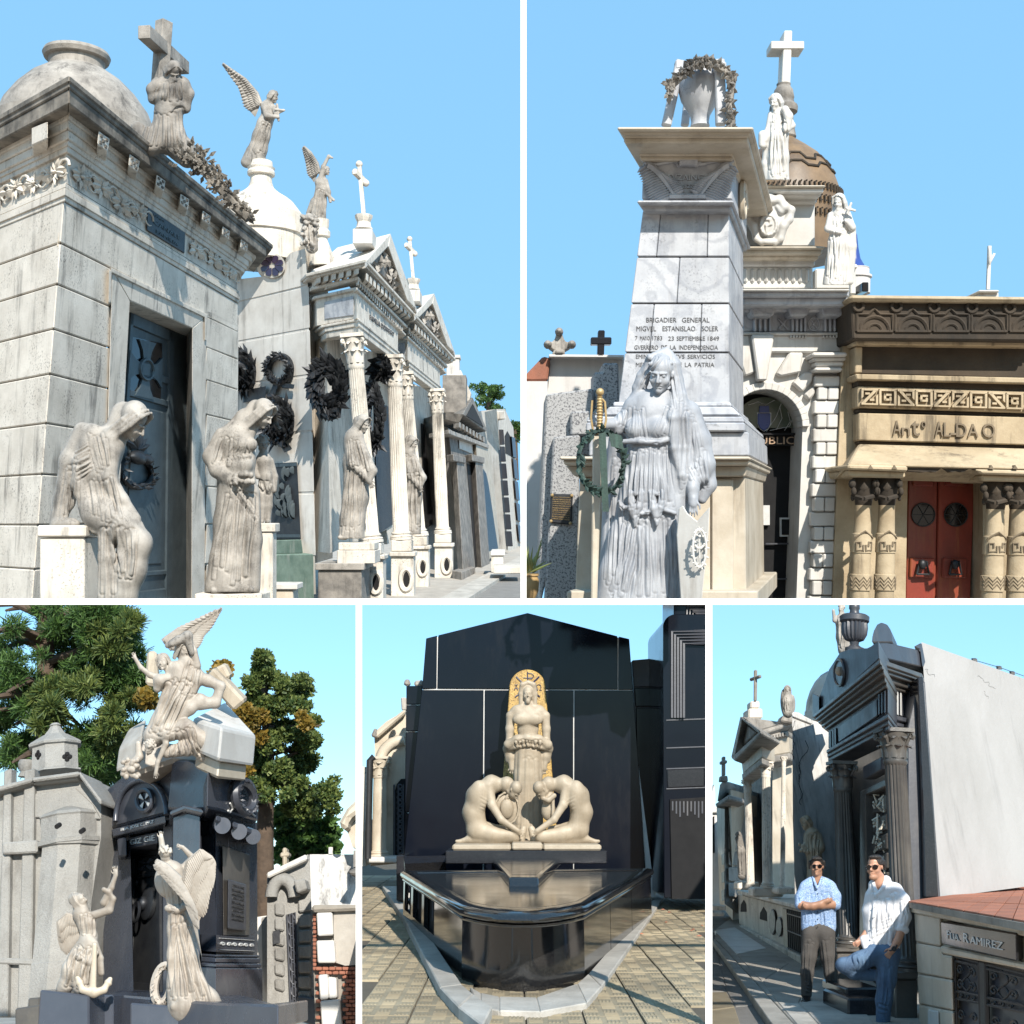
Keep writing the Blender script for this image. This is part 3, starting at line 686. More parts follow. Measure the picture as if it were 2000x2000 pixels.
# door surround, door
mb=MB();fo=[(219,527),(403,618),(399,1185),(200,1185)];fi=[(253.6,587),(375.6,641),(374,1185),(221,1185)]
mb.poly(T1F,[fo[0],fo[1],fi[1],fi[0]],.07,-.9);mb.poly(T1F,[fo[0],fi[0],fi[3],fo[3]],.07,-.5);mb.poly(T1F,[fi[1],fo[1],fo[2],fi[2]],.07,-.9)
fr=mb.build('door_surround','tomb_stone',tomb1,bev=.02)
mb=MB();mb.poly(T1F,[(216,522),(406,614),(405,622),(217,531)],.11,.0);mb.poly(T1F,[(400,618),(405,619),(404,665),(400,664)],.11,0);mb.poly(T1F,[(213,527),(218,528),(217,590),(212,590)],.11,0)
mb.build('moulding','tomb_stone',fr,bev=.01)
DH=-.5
door1=MB().poly(T1F,[(246,600),(374,660),(374,1190),(215,1200)],DH,DH-.15).build('door','door_metal',tomb1)
DQ=Quad(T1F,(252,608),(338,647),(335,1172),(222,1188),DH)
mb=MB()
for a in((.0,.06,0,1),(.86,.98,0,1),(0,.98,.955,1),(.06,.86,.80,.83),(.06,.86,.0,.05),(.06,.86,.72,.745),(.06,.86,.10,.12)):mb.qbox(DQ,*a,0,.05,.004)
mb.qbox(DQ,.14,.78,.14,.70,0,.025,.006)
mb.build('door_frame','door_metal',door1)
gq=Quad(T1F,*[C(*x)[:2]for x in((785,300),(985,345),(975,705),(752,655))],DH+.02)
MB().qbox(gq,0,1,0,1,-.01,.01).build('glass_pane','glass_dark',door1)
mb=MB()
for k in range(4):
    a=k*math.pi/2;rot=lambda u,v:(.5+(u*math.cos(a)-v*math.sin(a)),.5+(u*math.sin(a)+v*math.cos(a)))
    mb.qpoly(gq,[rot(*p)for p in((.07,.10),(.14,.32),(.26,.48),(-.26,.48),(-.14,.32),(-.07,.10))],.01,.05)
ring=[gq.at(.5+.19*math.cos(i*.3927),.5+.17*math.sin(i*.3927),.05)for i in range(16)]
mb.tube(ring,.045,6,True);mb.qpoly(gq,[(.5+.18*math.cos(i*.3927),.5+.16*math.sin(i*.3927))for i in range(16)],.01,.05)
mb.build('cross_grille','door_metal',door1,smooth=40)
ku=(DQ.at(1,.5)-DQ.at(0,.5)).normalized();kc=T1F.at(*C(835,1130)[:2],DH+.08)
mb=MB();kw=75/3.115/F*24/.32
wreath(mb,kc,1.0,ku*kw,V((0,0,.33)),50,.05,.16,.07,4)
for k in range(7):
    a=-1.2+k*.4;t=T1F.at(*C(840,990)[:2],DH+.1);mb.leafblade(t,t+ku*(math.sin(a)*.75)+V((0,0,.42*math.cos(a))),.1,T1F.n)
mb.ell(T1F.at(*C(840,1040)[:2],DH+.15),ku*.4,T1F.n*.16,V((0,0,.16)))
mb.ell(T1F.at(*C(890,1050)[:2],DH+.2),ku*.3,T1F.n*.14,V((0,0,.12)))
mb.build('knocker','bronze_dark',door1,smooth=40)
# dome on the roof
ax=150
dm=MB();d0=27.0;k=d0/F
dm.lathe(P(ax,290,d0),P(ax,70,d0),[(0,150*k),(.10,152*k),(.2,146*k),(.34,134*k),(.48,112*k),(.6,86*k),(.68,60*k),(.7,52*k),(.78,52*k),(.785,60*k),(.82,63*k),(.85,60*k),(.86,40*k)],48)
dm.build('dome','statue_grey',tomb1,smooth=30)
stp=MB();stp.lathe(P(ax,330,d0),P(ax,250,d0),[(0,168*k),(.6,168*k),(.62,156*k),(1,154*k)],48);stp.build('dome_ring','statue_grey',tomb1,smooth=30)
# mourner kneeling with a cross on the roof edge
S=Sculpt(1.5);a=lambda x,y,z=0:(x/3.219,y/3.219,z)
S.head(a(1075,500,-6),40,20,40,0,'long');S.chain([a(1085,560),a(1060,700),a(1050,850)],[30,27,34],8)
S.chain([a(960,560,-2),a(1000,540),a(1140,540),a(1180,590)],[12,17,17,13],6);S.chain([a(1180,590),a(1165,680),a(1090,640,-22)],[12,10,8],5)
S.chain([a(955,560),a(965,620),a(1040,600,-22)],[11,10,8],5)
S.chain([a(1040,850,0),a(950,900,-10),a(860,800,-8)],[34,24,12],8);S.chain([a(1080,880),a(1150,950),a(1180,1000)],[30,24,18],8)
S.drape([a(950,700,-26),a(1150,690,-26)],[a(880,900,-22),a(1200,1010,-22)],9,4,seed=3);S.drape([a(1000,520,-22),a(1140,520,-22)],[a(960,640,-26),a(1150,640,-26)],6,3,seed=4)
gl=MB();rn=random.Random(2);gpts=[P(*A(x,y),22.2)for x,y in((1170,1000),(1240,1010),(1310,1090),(1400,1190),(1480,1290),(1570,1370))];gl.tube(gpts,.12,6)
for i in range(330):
    t=rn.random()**1.2*(len(gpts)-1.001);k_=int(t);p_=gpts[k_].lerp(gpts[k_+1],t-k_);d_=V((rn.uniform(-1,1),rn.uniform(-1,.3),rn.uniform(-.6,1))).normalized();p_=p_+d_*rn.uniform(0,.26)*(1.15-t/6);gl.leafblade(p_,p_+d_*rn.uniform(.08,.2),.05,V((rn.uniform(-.5,.5),-1,.4)),.3)
tag(gl.build('stone_garland','cornice_stone',smooth=40),'dark carved stone garland trailing down the cornice behind the kneeling mourner','garland')
km=thing('mourner_statue','weathered stone mourner clasping a cross on the roof edge of the domed tomb','statue');S.mesh('figure',22.6,'statue_dark',km)
mb=MB();w=24*23/F
mb.beam(P(*A(1032,135),22.9),P(*A(1005,520),22.9),w,w,V((1,-.7,0)));mb.build('cross_beam','statue_grey',km,bev=.01)
MB().beam(P(*A(905,200),22.1),P(*A(1155,430),23.9),w*1.05,w,V((0,0,1))).build('cross_arm','statue_grey',km,bev=.01)
# seated mourner on its pedestal
ped=thing('pedestal','sunlit stone block pedestal under the seated mourner at far left','pedestal')
f1=frontal(18.6);mb=MB();mb.rect(f1,*C(222,1452)[:2],*C(520,1525)[:2],0,-.75);mb.build('slab','tomb_stone',ped,bev=.03)
mb=MB();mb.rect(f1,*C(240,1528)[:2],*C(512,1960)[:2],-.06,-.72);mb.build('block','tomb_stone',ped,bev=.02)
S=Sculpt(1.7);a=C
S.head(a(765,905,-2),66,62,38,0,'veil')
S.ell(a(725,835,8),24,24,24,8)
S.chain([a(720,900,4),a(690,940,6)],[16,18],8)
S.chain([a(650,960,6),a(600,1130,8),a(600,1330,8)],[37,36,38],12)
S.chain([a(560,900,0),a(500,1080,-10),a(475,1200,-14),a(520,1330,-16),a(560,1420,-18)],[22,20,15,13,10],7)
S.hand(a(575,1440,-18),88,26,.5,thumb=-1)
S.chain([a(670,1000,-14),a(660,1170,-20),a(740,1300,-22),a(830,1410,-24)],[20,17,14,9],7);S.hand(a(835,1420,-24),85,24,.5)
S.chain([a(600,1370,-8),a(720,1450,-18),a(830,1560,-26)],[36,35,30],12);S.chain([a(830,1565,-26),a(790,1720,-22),a(735,1900,-16),a(720,1990,-16)],[30,32,30,32],12)
S.chain([a(640,1420,-22),a(650,1650,-24),a(650,1960,-24)],[15,17,20],6)
S.chain([a(500,880,10),a(430,1060,14),a(390,1300,14),a(350,1440,6)],[18,22,20,16],10);S.ell(a(400,1440,-6),28,14,12,6)
S.drape([a(540,1150,-24),a(680,1150,-34)],[a(560,1430,-30),a(760,1430,-44)],7,4,seed=5);S.drape([a(620,1400,-40),a(840,1480,-52)],[a(700,1760,-40),a(800,1800,-44)],7,4.5,seed=6,wob=6)
S.drape([a(620,1450,-36),a(690,1450,-36)],[a(620,1950,-42),a(700,1950,-42)],4,5,seed=7);S.drape([a(400,1100,-4),a(480,1050,-14)],[a(350,1420,-2),a(460,1420,-12)],5,4,seed=8)
S.drape([a(520,870,-14),a(640,900,-18)],[a(590,1130,-26),a(670,1110,-32)],6,3.5,seed=9)
S.drape([a(450,1000),a(470,1180)],[a(550,940),a(560,1120)],7,3,seed=12)
tag(S.mesh('seated_statue',18.9,'statue_grey'),'grey marble figure seated with bowed head and one arm propped on a block','statue')
# mother with a child
S=Sculpt(1.6);a=D
S.head(a(375,572,-4),49,58,34,0,'veil')
S.ell(a(310,545,10),26,24,24,8);S.chain([a(270,600,8),a(200,690,8)],[26,26],8)
S.chain([a(330,600,2),a(290,640,4)],[14,16],6);S.chain([a(250,660,4),a(265,780,4),a(250,900,4)],[33,30,34],10)
S.ell(a(275,690,-22),15,12,14,6);S.ell(a(335,690,-14),12,12,13,6);S.ell(a(260,810,-18),27,16,20,6)
S.chain([a(165,640,0),a(105,760,-6),a(135,840,-14),a(220,905,-32)],[17,18,15,9],7);S.hand(a(225,908,-33),25,24,.35)
S.chain([a(245,930,2),a(225,1150,2),a(200,1380,0),a(185,1530,0)],[37,36,36,42],12);S.chain([a(320,980,4),a(330,1250,4),a(310,1530,2)],[22,22,26],10)
S.drape([a(190,950,-34),a(350,940,-28)],[a(90,1520,-44),a(330,1540,-32)],9,4.2,seed=1,wob=8,sag=-6);S.drape([a(190,890),a(230,880)],[a(360,1130),a(380,1130)],2,5,seed=21)
S.drape([a(150,640,-16),a(230,640,-26)],[a(80,800,-14),a(200,820,-32)],5,3,seed=2);S.drape([a(240,620,-30),a(330,640,-26)],[a(190,740,-34),a(340,730,-24)],6,2.4,seed=3,sag=8)
S.drape([a(180,770,-34),a(330,750,-26)],[a(190,780,-36),a(335,760,-26)],5,3,seed=8)
S.box(a(200,1660,0),90,80,33,1.5,-1);S.cap(a(110,1550,-34),a(160,1545,-20),6,8,3);S.cap(a(330,1545,-24),a(300,1540,-12),6,8,3)
rn=random.Random(5)
for i in range(22):S.ell(a(290+rn.uniform(-55,55),885+rn.uniform(-30,30),-40+rn.uniform(-8,6)),6,6,6,1.5)
S.ell(a(290,895,-30),22,12,14,4)
tag(S.mesh('mother_statue',23.6,'statue_grey'),'grey stone veiled mother standing right of the door holding fruit in her arm','statue')
S=Sculpt(1.2)
S.head(a(402,735,0),33,8,5,0,'curl');S.chain([a(405,745),a(408,780),a(418,860),a(425,930)],[8,15,14,16],5);S.ell(a(420,880,-8),12,9,12,4)
S.chain([a(372,785,0),a(352,850,-4),a(372,880,-10)],[6,6,5],3);S.chain([a(450,785),a(475,880),a(470,960,-4)],[6,6,5],3)
S.chain([a(400,950,-2),a(398,1050,-2),a(395,1140,-2)],[11,8,5],4);S.chain([a(435,950,2),a(436,1050,2),a(432,1140,0)],[11,8,5],4);S.ell(a(392,1148,-6),5,9,4,2);S.ell(a(430,1146,-4),5,9,4,2)
S.drape([a(365,900,-16),a(470,920,-12)],[a(385,950,-16),a(455,990,-14)],4,3,seed=2)
tag(S.mesh('child_statue',24.2,'statue_grey'),'small grey stone child with bare chest standing beside the veiled mother','statue')
cp=thing('pedestal','slim stone pedestal with projecting cap under the stone child','pedestal');f2=frontal(24.0)
MB().rect(f2,*D(365,1153)[:2],*D(475,1206)[:2],0,-.5).build('cap','tomb_stone',cp,bev=.02);MB().rect(f2,*D(372,1207)[:2],*D(460,1640)[:2],-.04,-.46).build('shaft','tomb_stone',cp,bev=.02)
mp=MB().rect(frontal(23.2),*D(0,1570)[:2],*D(395,1640)[:2],0,-.9).build('plinth','tomb_stone',bev=.02);tag(mp,'low stone plinth under the bare feet of the veiled mother','plinth')

# ---- second and third tombs: side wall, portico, roof, cross (the third stands further along the same line)
w2a,w2b=(596,487,38.7),(615,1087,38.7)
W2=PL(w2a,w2b,VL,IN1);W2F=PL(w2a,w2b,VR,IN1)
tomb2=thing('portico_tomb','bright white tomb with fluted columns, gable and cross, wreaths hung on its side wall','tomb','portico tombs of the lane')
mb=MB();mb.poly(W2,[(440,vp_y((462,589),VL,440)),B(480,1530)[:2],(601,555),(617,1160),(440,1200)],0,-1.5);mb.build('side_wall','plaster_white',tomb2)
cv=[B(*p)[:2]for p in((130,1390),(250,1400),(440,1440),(475,1330),(490,1322),(520,1318),(565,1308),(582,1530),(400,1570),(130,1640))]
cv=[B(130,1640),B(130,1500),B(300,1480)]+[B(300+175*math.sin(t*.26),1330+150*math.cos(t*.26))for t in range(1,7)]+[B(565,1306),B(582,1530)]
MB().poly(W2,cv,.03,-1.2).build('parapet','plaster_white',tomb2)
for y0,y1 in((560,640),(645,730),(735,840),(845,960),(965,1085)):
    MB().poly(W2,[(445,vp_y((600,y0),VL,445)),(603+(y0-560)*.026,y0),(603+(y1-560)*.026,y1),(445,vp_y((600,y1),VL,445))],.02,-.01).build('block','plaster_white',tomb2,bev=.01)
MB().poly(W2F,[(596,470),(640,520),(650,1090),(616,1100)],-.2,-3).build('front_wall','tomb_stone',tomb2)
# dome with its angel
d0=41.0;k=d0/F/3.219
dx=290
mb=MB();py=lambda y:P(*B(dx,y),d0)
def prof(y0,y1,L):return[((y0-y)/(y0-y1),r*k)for y,r in L]
mb.lathe(py(1400),py(760),prof(1400,760,[(1400,262),(1230,262),(1225,276),(1180,276),(1178,268),(1095,262),(1088,256),(1020,205),(1012,198),(990,170),(960,120),(940,95),(925,80),(890,68),(850,66),(845,84),(830,86),(815,80),(800,86),(795,72),(760,70)]),56)
mb.build('dome','tomb_stone',tomb2,smooth=25)
wq=Quad(frontal(d0-3.0),B(130,1390),B(480,1300),B(480,1530),B(130,1560))
rq=frontal(40.3)
mb=MB();cc=B(358,1412);pts=[(cc[0]+26*math.cos(i*.2618),cc[1]+24*math.sin(i*.2618))for i in range(24)]
mb.poly(W2,pts,.10,-.05);wr=mb.build('round_window','tomb_stone',tomb2)
for kx in range(8):
    an=kx*math.pi/4+.39;MB().poly(W2,[(cc[0]+math.cos(an+e*f)*24*r,cc[1]+math.sin(an+e*f)*22*r)for(r,f,e)in((.25,.3,-1),(.75,.36,-1),(.93,.2,-1),(.96,0,1),(.93,.2,1),(.75,.36,1),(.25,.3,1))],.13,.08).build('pane','glass_violet',wr)
PX,PY=1160,1000
def portico(root,s,dscale,txt=None,dark='tomb_stone'):
    h=lambda fn,x,y:(PX+(fn(x,y)[0]-PX)*s,PY+(fn(x,y)[1]-PY)*s)
    b=lambda x,y:h(B,x,y);dd=lambda x,y:h(lambda p,q:D(p,q)[:2],x,y)
    dc=37.0*dscale;ca,cb=(*b(890,1590),dc),(*b(905,1780),dc)
    FR,LS=PL(ca,cb,VR,IN1),PL(ca,cb,VL,IN1)
    def band(nm,cx,yt,yb,hh,ex,lx,m='tomb_stone',bv=.02):
        p,q=b(cx,yt),b(cx,yb);e=b(ex,0)[0];l=b(lx,0)[0]
        MB().poly(FR,[p,(e,vp_y(p,VR,e)),(e,vp_y(q,VR,e)),q],hh,-.4).build(nm,m,root,bev=bv)
        MB().poly(LS,[p,(l,vp_y(p,VL,l)),(l,vp_y(q,VL,l)),q],hh,-.4).build(nm,m,root,bev=bv)
    band('cornice',950,1370,1392,.5,1275,572);band('cornice',945,1394,1412,.42,1262,578)
    band('bed_moulding',900,1478,1500,.16,1210,605);band('bed_moulding',892,1545,1565,.10,1200,620)
    band('frieze',890,1570,1742,0,1150,640,bv=0);band('architrave',906,1742,1760,.1,1160,665);band('architrave',904,1762,1792,.06,1150,690);band('architrave',904,1794,1835,.02,1140,700)
    for i in range(13):  # brackets under the front eave and the side eave
        x=950+i*24;y=1455+i*20.5;MB().poly(FR,[b(x,y),b(x+15,y+14),b(x+14,y+62),b(x-1,y+46)],.38,.0).build('bracket','tomb_stone',root,bev=.01)
    for i in range(6):
        x=640+i*48;y=1478-i*11;MB().poly(LS,[b(x,y),b(x+26,y-6),b(x+24,y+40),b(x,y+46)],.36,.0).build('bracket','tomb_stone',root,bev=.01)
    mb=MB()
    for i in range(22):
        x=700+i*9;y=1558-i*2.6;mb.poly(LS,[b(x,y-22),b(x+5,y-23),b(x+5,y),b(x,y+1)],.14,.02)
        x=900+i*13;y=1502+i*14;mb.poly(FR,[b(x,y),b(x+7,y+7),b(x+7,y+34),b(x,y+27)],.14,.02)
    stuff(mb.build('dentils','tomb_stone',root))
    MB().poly(LS,L2(b,[(690,1640),(872,1600),(872,1725),(690,1750)]),.03,-.01).build('side_panel','marble_blue',root,bev=.02)
    fq=Quad(FR,b(960,1690),b(1128,1822),b(1128,1886),b(960,1775),.0)
    if txt:text('lettering',txt,fq,.05,.95,.35,.75,'letter_dark',root,.01,.02)
    # gable
    ap,le,ri=b(1103,1212),b(945,1392),b(1270,1692)
    li,rii,ai=b(985,1402),b(1208,1628),b(1090,1292)
    mb=MB();mb.poly(FR,[le,ap,ai,li],.5,-.2);mb.poly(FR,[ap,ri,rii,ai],.5,-.2);mb.build('raking_cornice','tomb_stone',root,bev=.03)
    MB().poly(FR,[li,ai,rii],.22,-.3).build('tympanum','statue_dark',root)
    mb=MB();rn=random.Random(3)
    for i in range(46):
        u,v=rn.random(),rn.random()
        if u+v>1:u,v=1-u,1-v
        pt_=[li[j]+(ai[j]-li[j])*u*.9+(rii[j]-li[j])*v*.9+(2 if j else 0)for j in(0,1)];c=FR.at(*pt_,.24)
        dr=V((rn.uniform(-.2,.2),rn.uniform(-1,1),rn.uniform(-1,1))).normalized();mb.leafblade(c,c+dr*.45+FR.n*.1,.14,FR.n,.3)
    stuff(mb.build('carved_relief','statue_grey',root,smooth=40))
    E,Ap=FR.at(*le,.5),FR.at(*ap,.5);bk=ray(*VL)*(3.4*dscale)
    r0,r1=E,Ap;back=[E+bk*.62,Ap+bk*.62];th=V((0,0,-.18))
    MB().prism([E,Ap,back[1],back[0]],[p+th for p in(E,Ap,back[1],back[0])]).build('roof','plaster_white',root)
    Rr=FR.at(*ri,.5);MB().prism([Ap,Rr,Rr+bk*.62,back[1]],[p+th for p in(Ap,Rr,Rr+bk*.62,back[1])]).build('roof','plaster_white',root)
    # columns with pedestals
    for(bx,by,tx,ty,w,kk)in((1040,1268,935,40,104,1.0),(1220,1250,1172,165,94,1.135)):
        d_=dc*kk*1.0;a_,t_=P(*dd(bx,by),d_),P(*dd(tx,ty),d_);r=w/2/3.019*s*d_/F
        column(root,a_,t_,r,r*.88,'tomb_stone',20,cap_h=1.3)
        sx=62;pb=frontal(d_-.4)
        x0,y0=dd(bx-sx,by+4);x1,y1=dd(bx+sx*.95,by+70)
        MB().rect(pb,x0,y0,x1,y1,0,-.9).build('column_pedestal','tomb_stone',root,bev=.03)
        x0,y0=dd(bx-sx-10,by+72);x1,y1=dd(bx+sx*1.3,by+100);MB().rect(pb,x0,y0,x1,y1,.12,-1.0).build('ledge','tomb_stone',root,bev=.03)
        x0,y0=dd(bx-sx,by+100);x1,y1=dd(bx+sx*1.15,by+400);pod=MB().rect(pb,x0,y0,x1,y1,0,-.95).build('podium','tomb_stone',root,bev=.02)
        oc=dd(bx+28,by+235);rw=34/3.019*s;rh=62/3.019*s;pp=frontal(d_-.4)
        rim=[pp.at(oc[0]+rw*math.cos(i*.3927),oc[1]+rh*math.sin(i*.3927),.02)for i in range(16)];MB().tube(rim,5/F*d_*s,6,True).build('oval_rim','tomb_stone',pod,smooth=50)
        MB().poly(pp,[(oc[0]+rw*math.cos(i*.3927),oc[1]+rh*math.sin(i*.3927))for i in range(16)],.015,-.0).build('oval_opening','void',pod)
    # cella behind the columns
    MB().poly(FR,[b(700,1840),b(1150,2020),dd(1350,1100),dd(800,1330)],-1.5,-3).build('inner_wall','tomb_stone',root)
    for(x0,x1)in((1060,1150),):MB().poly(FR,[dd(x0,420),dd(x1,470),dd(x1+20,1160),dd(x0+20,1220)],-1.44,-1.6).build('door','bronze_dark',root)
    # cross on the ridge
    ca_=36.5*dscale;cr=MB();fz=frontal(ca_+1.6)
    MB().rect(fz,*b(865,1180),*b(988,1275),0,-1.2).build('cross_base','plaster_white',root,bev=.02)
    kk=ca_/F/3.219*s
    MB().lathe(P(*b(935,1182),ca_+2.2),P(*b(935,1096),ca_+2.2),[(0,62*kk),(.15,50*kk),(.5,44*kk),(.8,58*kk),(1,60*kk)],8).build('cross_base','tomb_stone',root,smooth=30)
    cr.beam(P(*b(936,1100),ca_+2.2),P(*b(906,765),ca_+2.2),26*kk,26*kk);cr.beam(P(*b(878,822),ca_+1.9),P(*b(952,898),ca_+2.6),30*kk,30*kk,V((0,0,1)))
    for q in((906,775),(882,826),(948,894)):cr.ell(P(*b(*q),ca_+2.2),V((24*kk,0,0)),V((0,24*kk,0)),V((0,0,24*kk)))
    cr.build('cross','tomb_stone',root,smooth=30)
portico(tomb2,1.0,1.0,'FAMILIA DORREGO')
tomb3=thing('portico_tomb','second white gabled portico tomb with cross, further along the lane','tomb','portico tombs of the lane')
portico(tomb3,.785,1/.785)
# bronze wreaths, shield and relief on the side wall
def hang_wreath(name,lab,cx,cy,rx,ry,n,ribbon,seed,lw=.05,ll=.17,pl=None,hh=.15):
    pl=pl or W2;t=thing(name,lab,'wreath','bronze wreaths on the side wall');c=pl.at(*D(cx,cy)[:2],hh)
    u=pl.at(*D(cx+rx,cy)[:2],hh)-c;v=pl.at(*D(cx,cy-ry)[:2],hh)-c
    mb=MB();wreath(mb,c,1.0,u,v,n*4,lw*.9,ll*.95,.13,seed,out=pl.n);stuff(mb.build('leaves','bronze_dark',t,smooth=40))
    for q in ribbon:MB().poly(pl,[D(*p)[:2]for p in q],hh+.05,hh-.03).build('ribbon','bronze_dark',t)
hang_wreath('wreath','upper bronze wreath with a ribbon tied below on the sunlit side wall',500,245,68,78,90,[[(480,300),(500,310),(470,405),(440,400)],[(495,310),(520,325),(590,335),(585,358),(520,352)]],1)
hang_wreath('wreath','lower bronze wreath of broad leaves with ribbon above the dark relief panel',500,550,70,110,80,[[(480,640),(515,650),(570,720),(535,735)],[(380,540),(480,560),(470,640),(400,620)]],2,.14,.42)
hang_wreath('wreath','bronze wreath half hidden behind the veiled mother at the wall end',300,260,45,90,60,[[(285,370),(420,345),(420,420),(290,440)]],3,.13,.4)
hang_wreath('wreath','large bronze wreath hung at the corner beside the first fluted column',790,350,70,120,130,[[(690,350),(760,370),(800,440),(740,400)],[(770,440),(870,430),(860,530),(790,550)]],4,.15,.45,PL((650,720,37.6),(655,900,37.6),V((1,0,0))),.2)
hang_wreath('wreath','narrow bronze wreath seen between the first two columns',1062,530,38,160,110,[],6,.13,.4,PL((730,720,42),(735,900,42),V((1,-.3,0))),.2)
hang_wreath('wreath','small bronze wreath high between the first two capitals',1110,250,40,45,50,[],7,.13,.35,PL((750,720,42),(755,900,42),V((1,-.3,0))),.2)
rl=thing('relief_panel','dark bronze relief panel fixed to the lower side wall','plaque')
MB().poly(W2,L2(D,[(470,800),(605,792),(628,1250),(450,1250)]),.12,0).build('plate','bronze_dark',rl,bev=.02)
RQ=Quad(W2,*L2(D,[(470,800),(605,792),(628,1250),(450,1250)]),.12);mb=MB();rn=random.Random(9)
for i in range(26):mb.ell(RQ.at(rn.uniform(.15,.85),rn.uniform(.35,.9),.0),V((.15,.1,0)),W2.n*.06,V((0,0,rn.uniform(.1,.4))))
for v in(.05,.97):mb.qbox(RQ,0.02,.98,v-.02,v+.02,0,.03)
mb.build('carved_relief','door_metal',rl,smooth=50)
tag(MB().poly(W2,L2(D,[(455,1255),(630,1250),(640,1330),(460,1335)]),.3,0).build('patina_ledge','patina',bev=.02),'streaked green ledge below the dark relief panel','ledge')
tag(MB().poly(W2,L2(D,[(440,1340),(700,1335),(705,1640),(440,1660)]),.7,.1).build('patina_block','patina',bev=.02),'green stained base block under the relief at the foot of the side wall','base')
tb=thing('low_bench','low white slab on carved block between mother statue and green base','slab');ff=frontal(28)
MB().rect(ff,*D(440,1510)[:2],*D(605,1545)[:2],0,-.8).build('slab','plaster_white',tb,bev=.02);MB().rect(ff,*D(440,1548)[:2],*D(580,1650)[:2],-.08,-.8).build('block','marble_warm',tb,bev=.02)
# statues in front of the columns
def standing(lab,fn,d,head,body,hands,seed,tall):
    S=Sculpt(1.2);a=fn
    S.head(a(*head[:2],-2),head[2],50,22,0,'veil');S.ell(a(head[0]-12,head[1]-52,4),head[2]*.42,head[2]*.42,head[2]*.42,4);S.chain([a(head[0]-20,head[1]-20,6),a(body[0][0],body[0][1],2)],[head[2]*.36,head[2]*.4],5)
    S.chain([a(*p[:2])for p in body],[p[2]for p in body],8,flat=.85)
    r=body[1][2];S.chain([a(body[0][0]-20,body[0][1]+20,-2),a(body[1][0]-20,body[1][1],-r*.7),a(hands[0],hands[1],-r*.9)],[r*.5,r*.45,r*.2],4);S.chain([a(body[0][0]+30,body[0][1]+30,-4),a(hands[0]+15,hands[1]-60,-r*.8),a(hands[0],hands[1],-r)],[r*.4,r*.4,r*.2],4)
    S.hand(a(hands[0]-4,hands[1]-4,-r),60,r*.8,.4)
    b=body;S.drape([a(b[1][0]-45,b[1][1],-r*.8),a(b[1][0]+40,b[1][1],-r*.8)],[a(b[-1][0]-75,b[-1][1],-r*.9),a(b[-1][0]+55,b[-1][1],-r*.9)],9,2.8,seed=seed,wob=4)
    S.drape([a(b[0][0]-40,b[0][1]+10,-r*.5),a(b[0][0]+40,b[0][1]+10,-r*.6)],[a(b[1][0]-50,b[1][1]+30,-r*.8),a(hands[0],hands[1]-60,-r)],6,2.4,seed=seed+1)
    S.box(a(b[-1][0],b[-1][1]+102,0),60,60,31,1.5,-1);S.cap(a(b[-1][0]-70,b[-1][1]+2,-14),a(b[-1][0]-40,b[-1][1],-4),4,6,3)
    return tag(S.mesh('veiled_statue',d,'statue_grey'),lab,'statue','veiled statues before the columns')
standing('veiled stone woman before the first fluted column of the lane',D,35.2,(985,608,30),[(940,650,19),(955,800,26),(950,1000,25),(930,1130,24),(925,1235,26)],(1030,905),11,1)
standing('smaller stone woman half hidden between the second and third columns',D,43,(1280,712,22),[(1262,740,13),(1280,860,18),(1290,1000,16),(1285,1210,17)],(1330,945),14,1)
sp=thing('pedestal','two-step stone pedestal under the veiled woman at the first column','pedestal');ff=frontal(34.6)
MB().rect(ff,*D(848,1268)[:2],*D(1060,1312)[:2],0,-1.2).build('step','tomb_stone',sp,bev=.02);MB().rect(ff,*D(840,1314)[:2],*D(1062,1392)[:2],.1,-1.4).build('step','tomb_stone',sp,bev=.02)
MB().rect(ff,*D(712,1390)[:2],*D(1000,1430)[:2],.3,-2).build('ledge','statue_grey',sp,bev=.02);MB().rect(ff,*D(728,1430)[:2],*D(985,1660)[:2],.2,-2).build('podium','statue_dark',sp,bev=.02)
# roof angels
S=Sculpt(1.1);a=lambda x,y,z=0:(*B(x,y),z)
S.head(a(362,388,0),24,58,10,0,'long');S.chain([a(340,390,4),a(330,410,4),a(335,470,2),a(315,520,2)],[6,13,13,14],5)
S.chain([a(310,420,-6),a(325,470,-14),a(395,478,-18)],[6,5,3.5],3);S.chain([a(370,420,-4),a(385,450,-12),a(430,436,-14)],[6,5,3],3);S.cap(a(390,400,-16),a(400,500,-16),2.5,2.5,1);S.cap(a(380,430,-18),a(436,436,-16),2.5,2,1)
S.chain([a(310,520,2),a(290,600,2),a(270,680,2),a(250,740,2)],[15,17,18,20],6);S.drape([a(290,510,-11),a(350,510,-11)],[a(205,720,-16),a(310,720,-16)],8,2.4,seed=4)
S.chain([a(220,690,2),a(200,760,2)],[8,12],5);S.ell(a(270,770,0),26,16,10,5)
an1=thing('angel_statue','winged stone angel holding a small cross on top of the banded dome','statue');S.mesh('figure',41,'statue_grey',an1)
wing('wing',41,'statue_grey',an1,[(*B(285,400),6),(*B(262,330),8),(*B(190,240),10),(*B(50,138),12)],[(*B(250,485),6),(*B(180,410),8),(*B(140,290),10),(*B(42,150),12)],4,rows=3,n=11)
S=Sculpt(1.1)
S.head(a(700,845,0),18,55,0,0,'long');S.chain([a(680,850,3),a(665,890,2),a(670,930,2)],[5,11,10],4);S.chain([a(665,860,-2),a(680,790,-4),a(715,725,-6),a(738,735,-6)],[5,4,3,2],3)
S.chain([a(695,880,-2),a(715,950,-6),a(725,1010,-8)],[5,4,3],3);S.cap(a(700,960,-8),a(745,1000,-8),3,3,1)
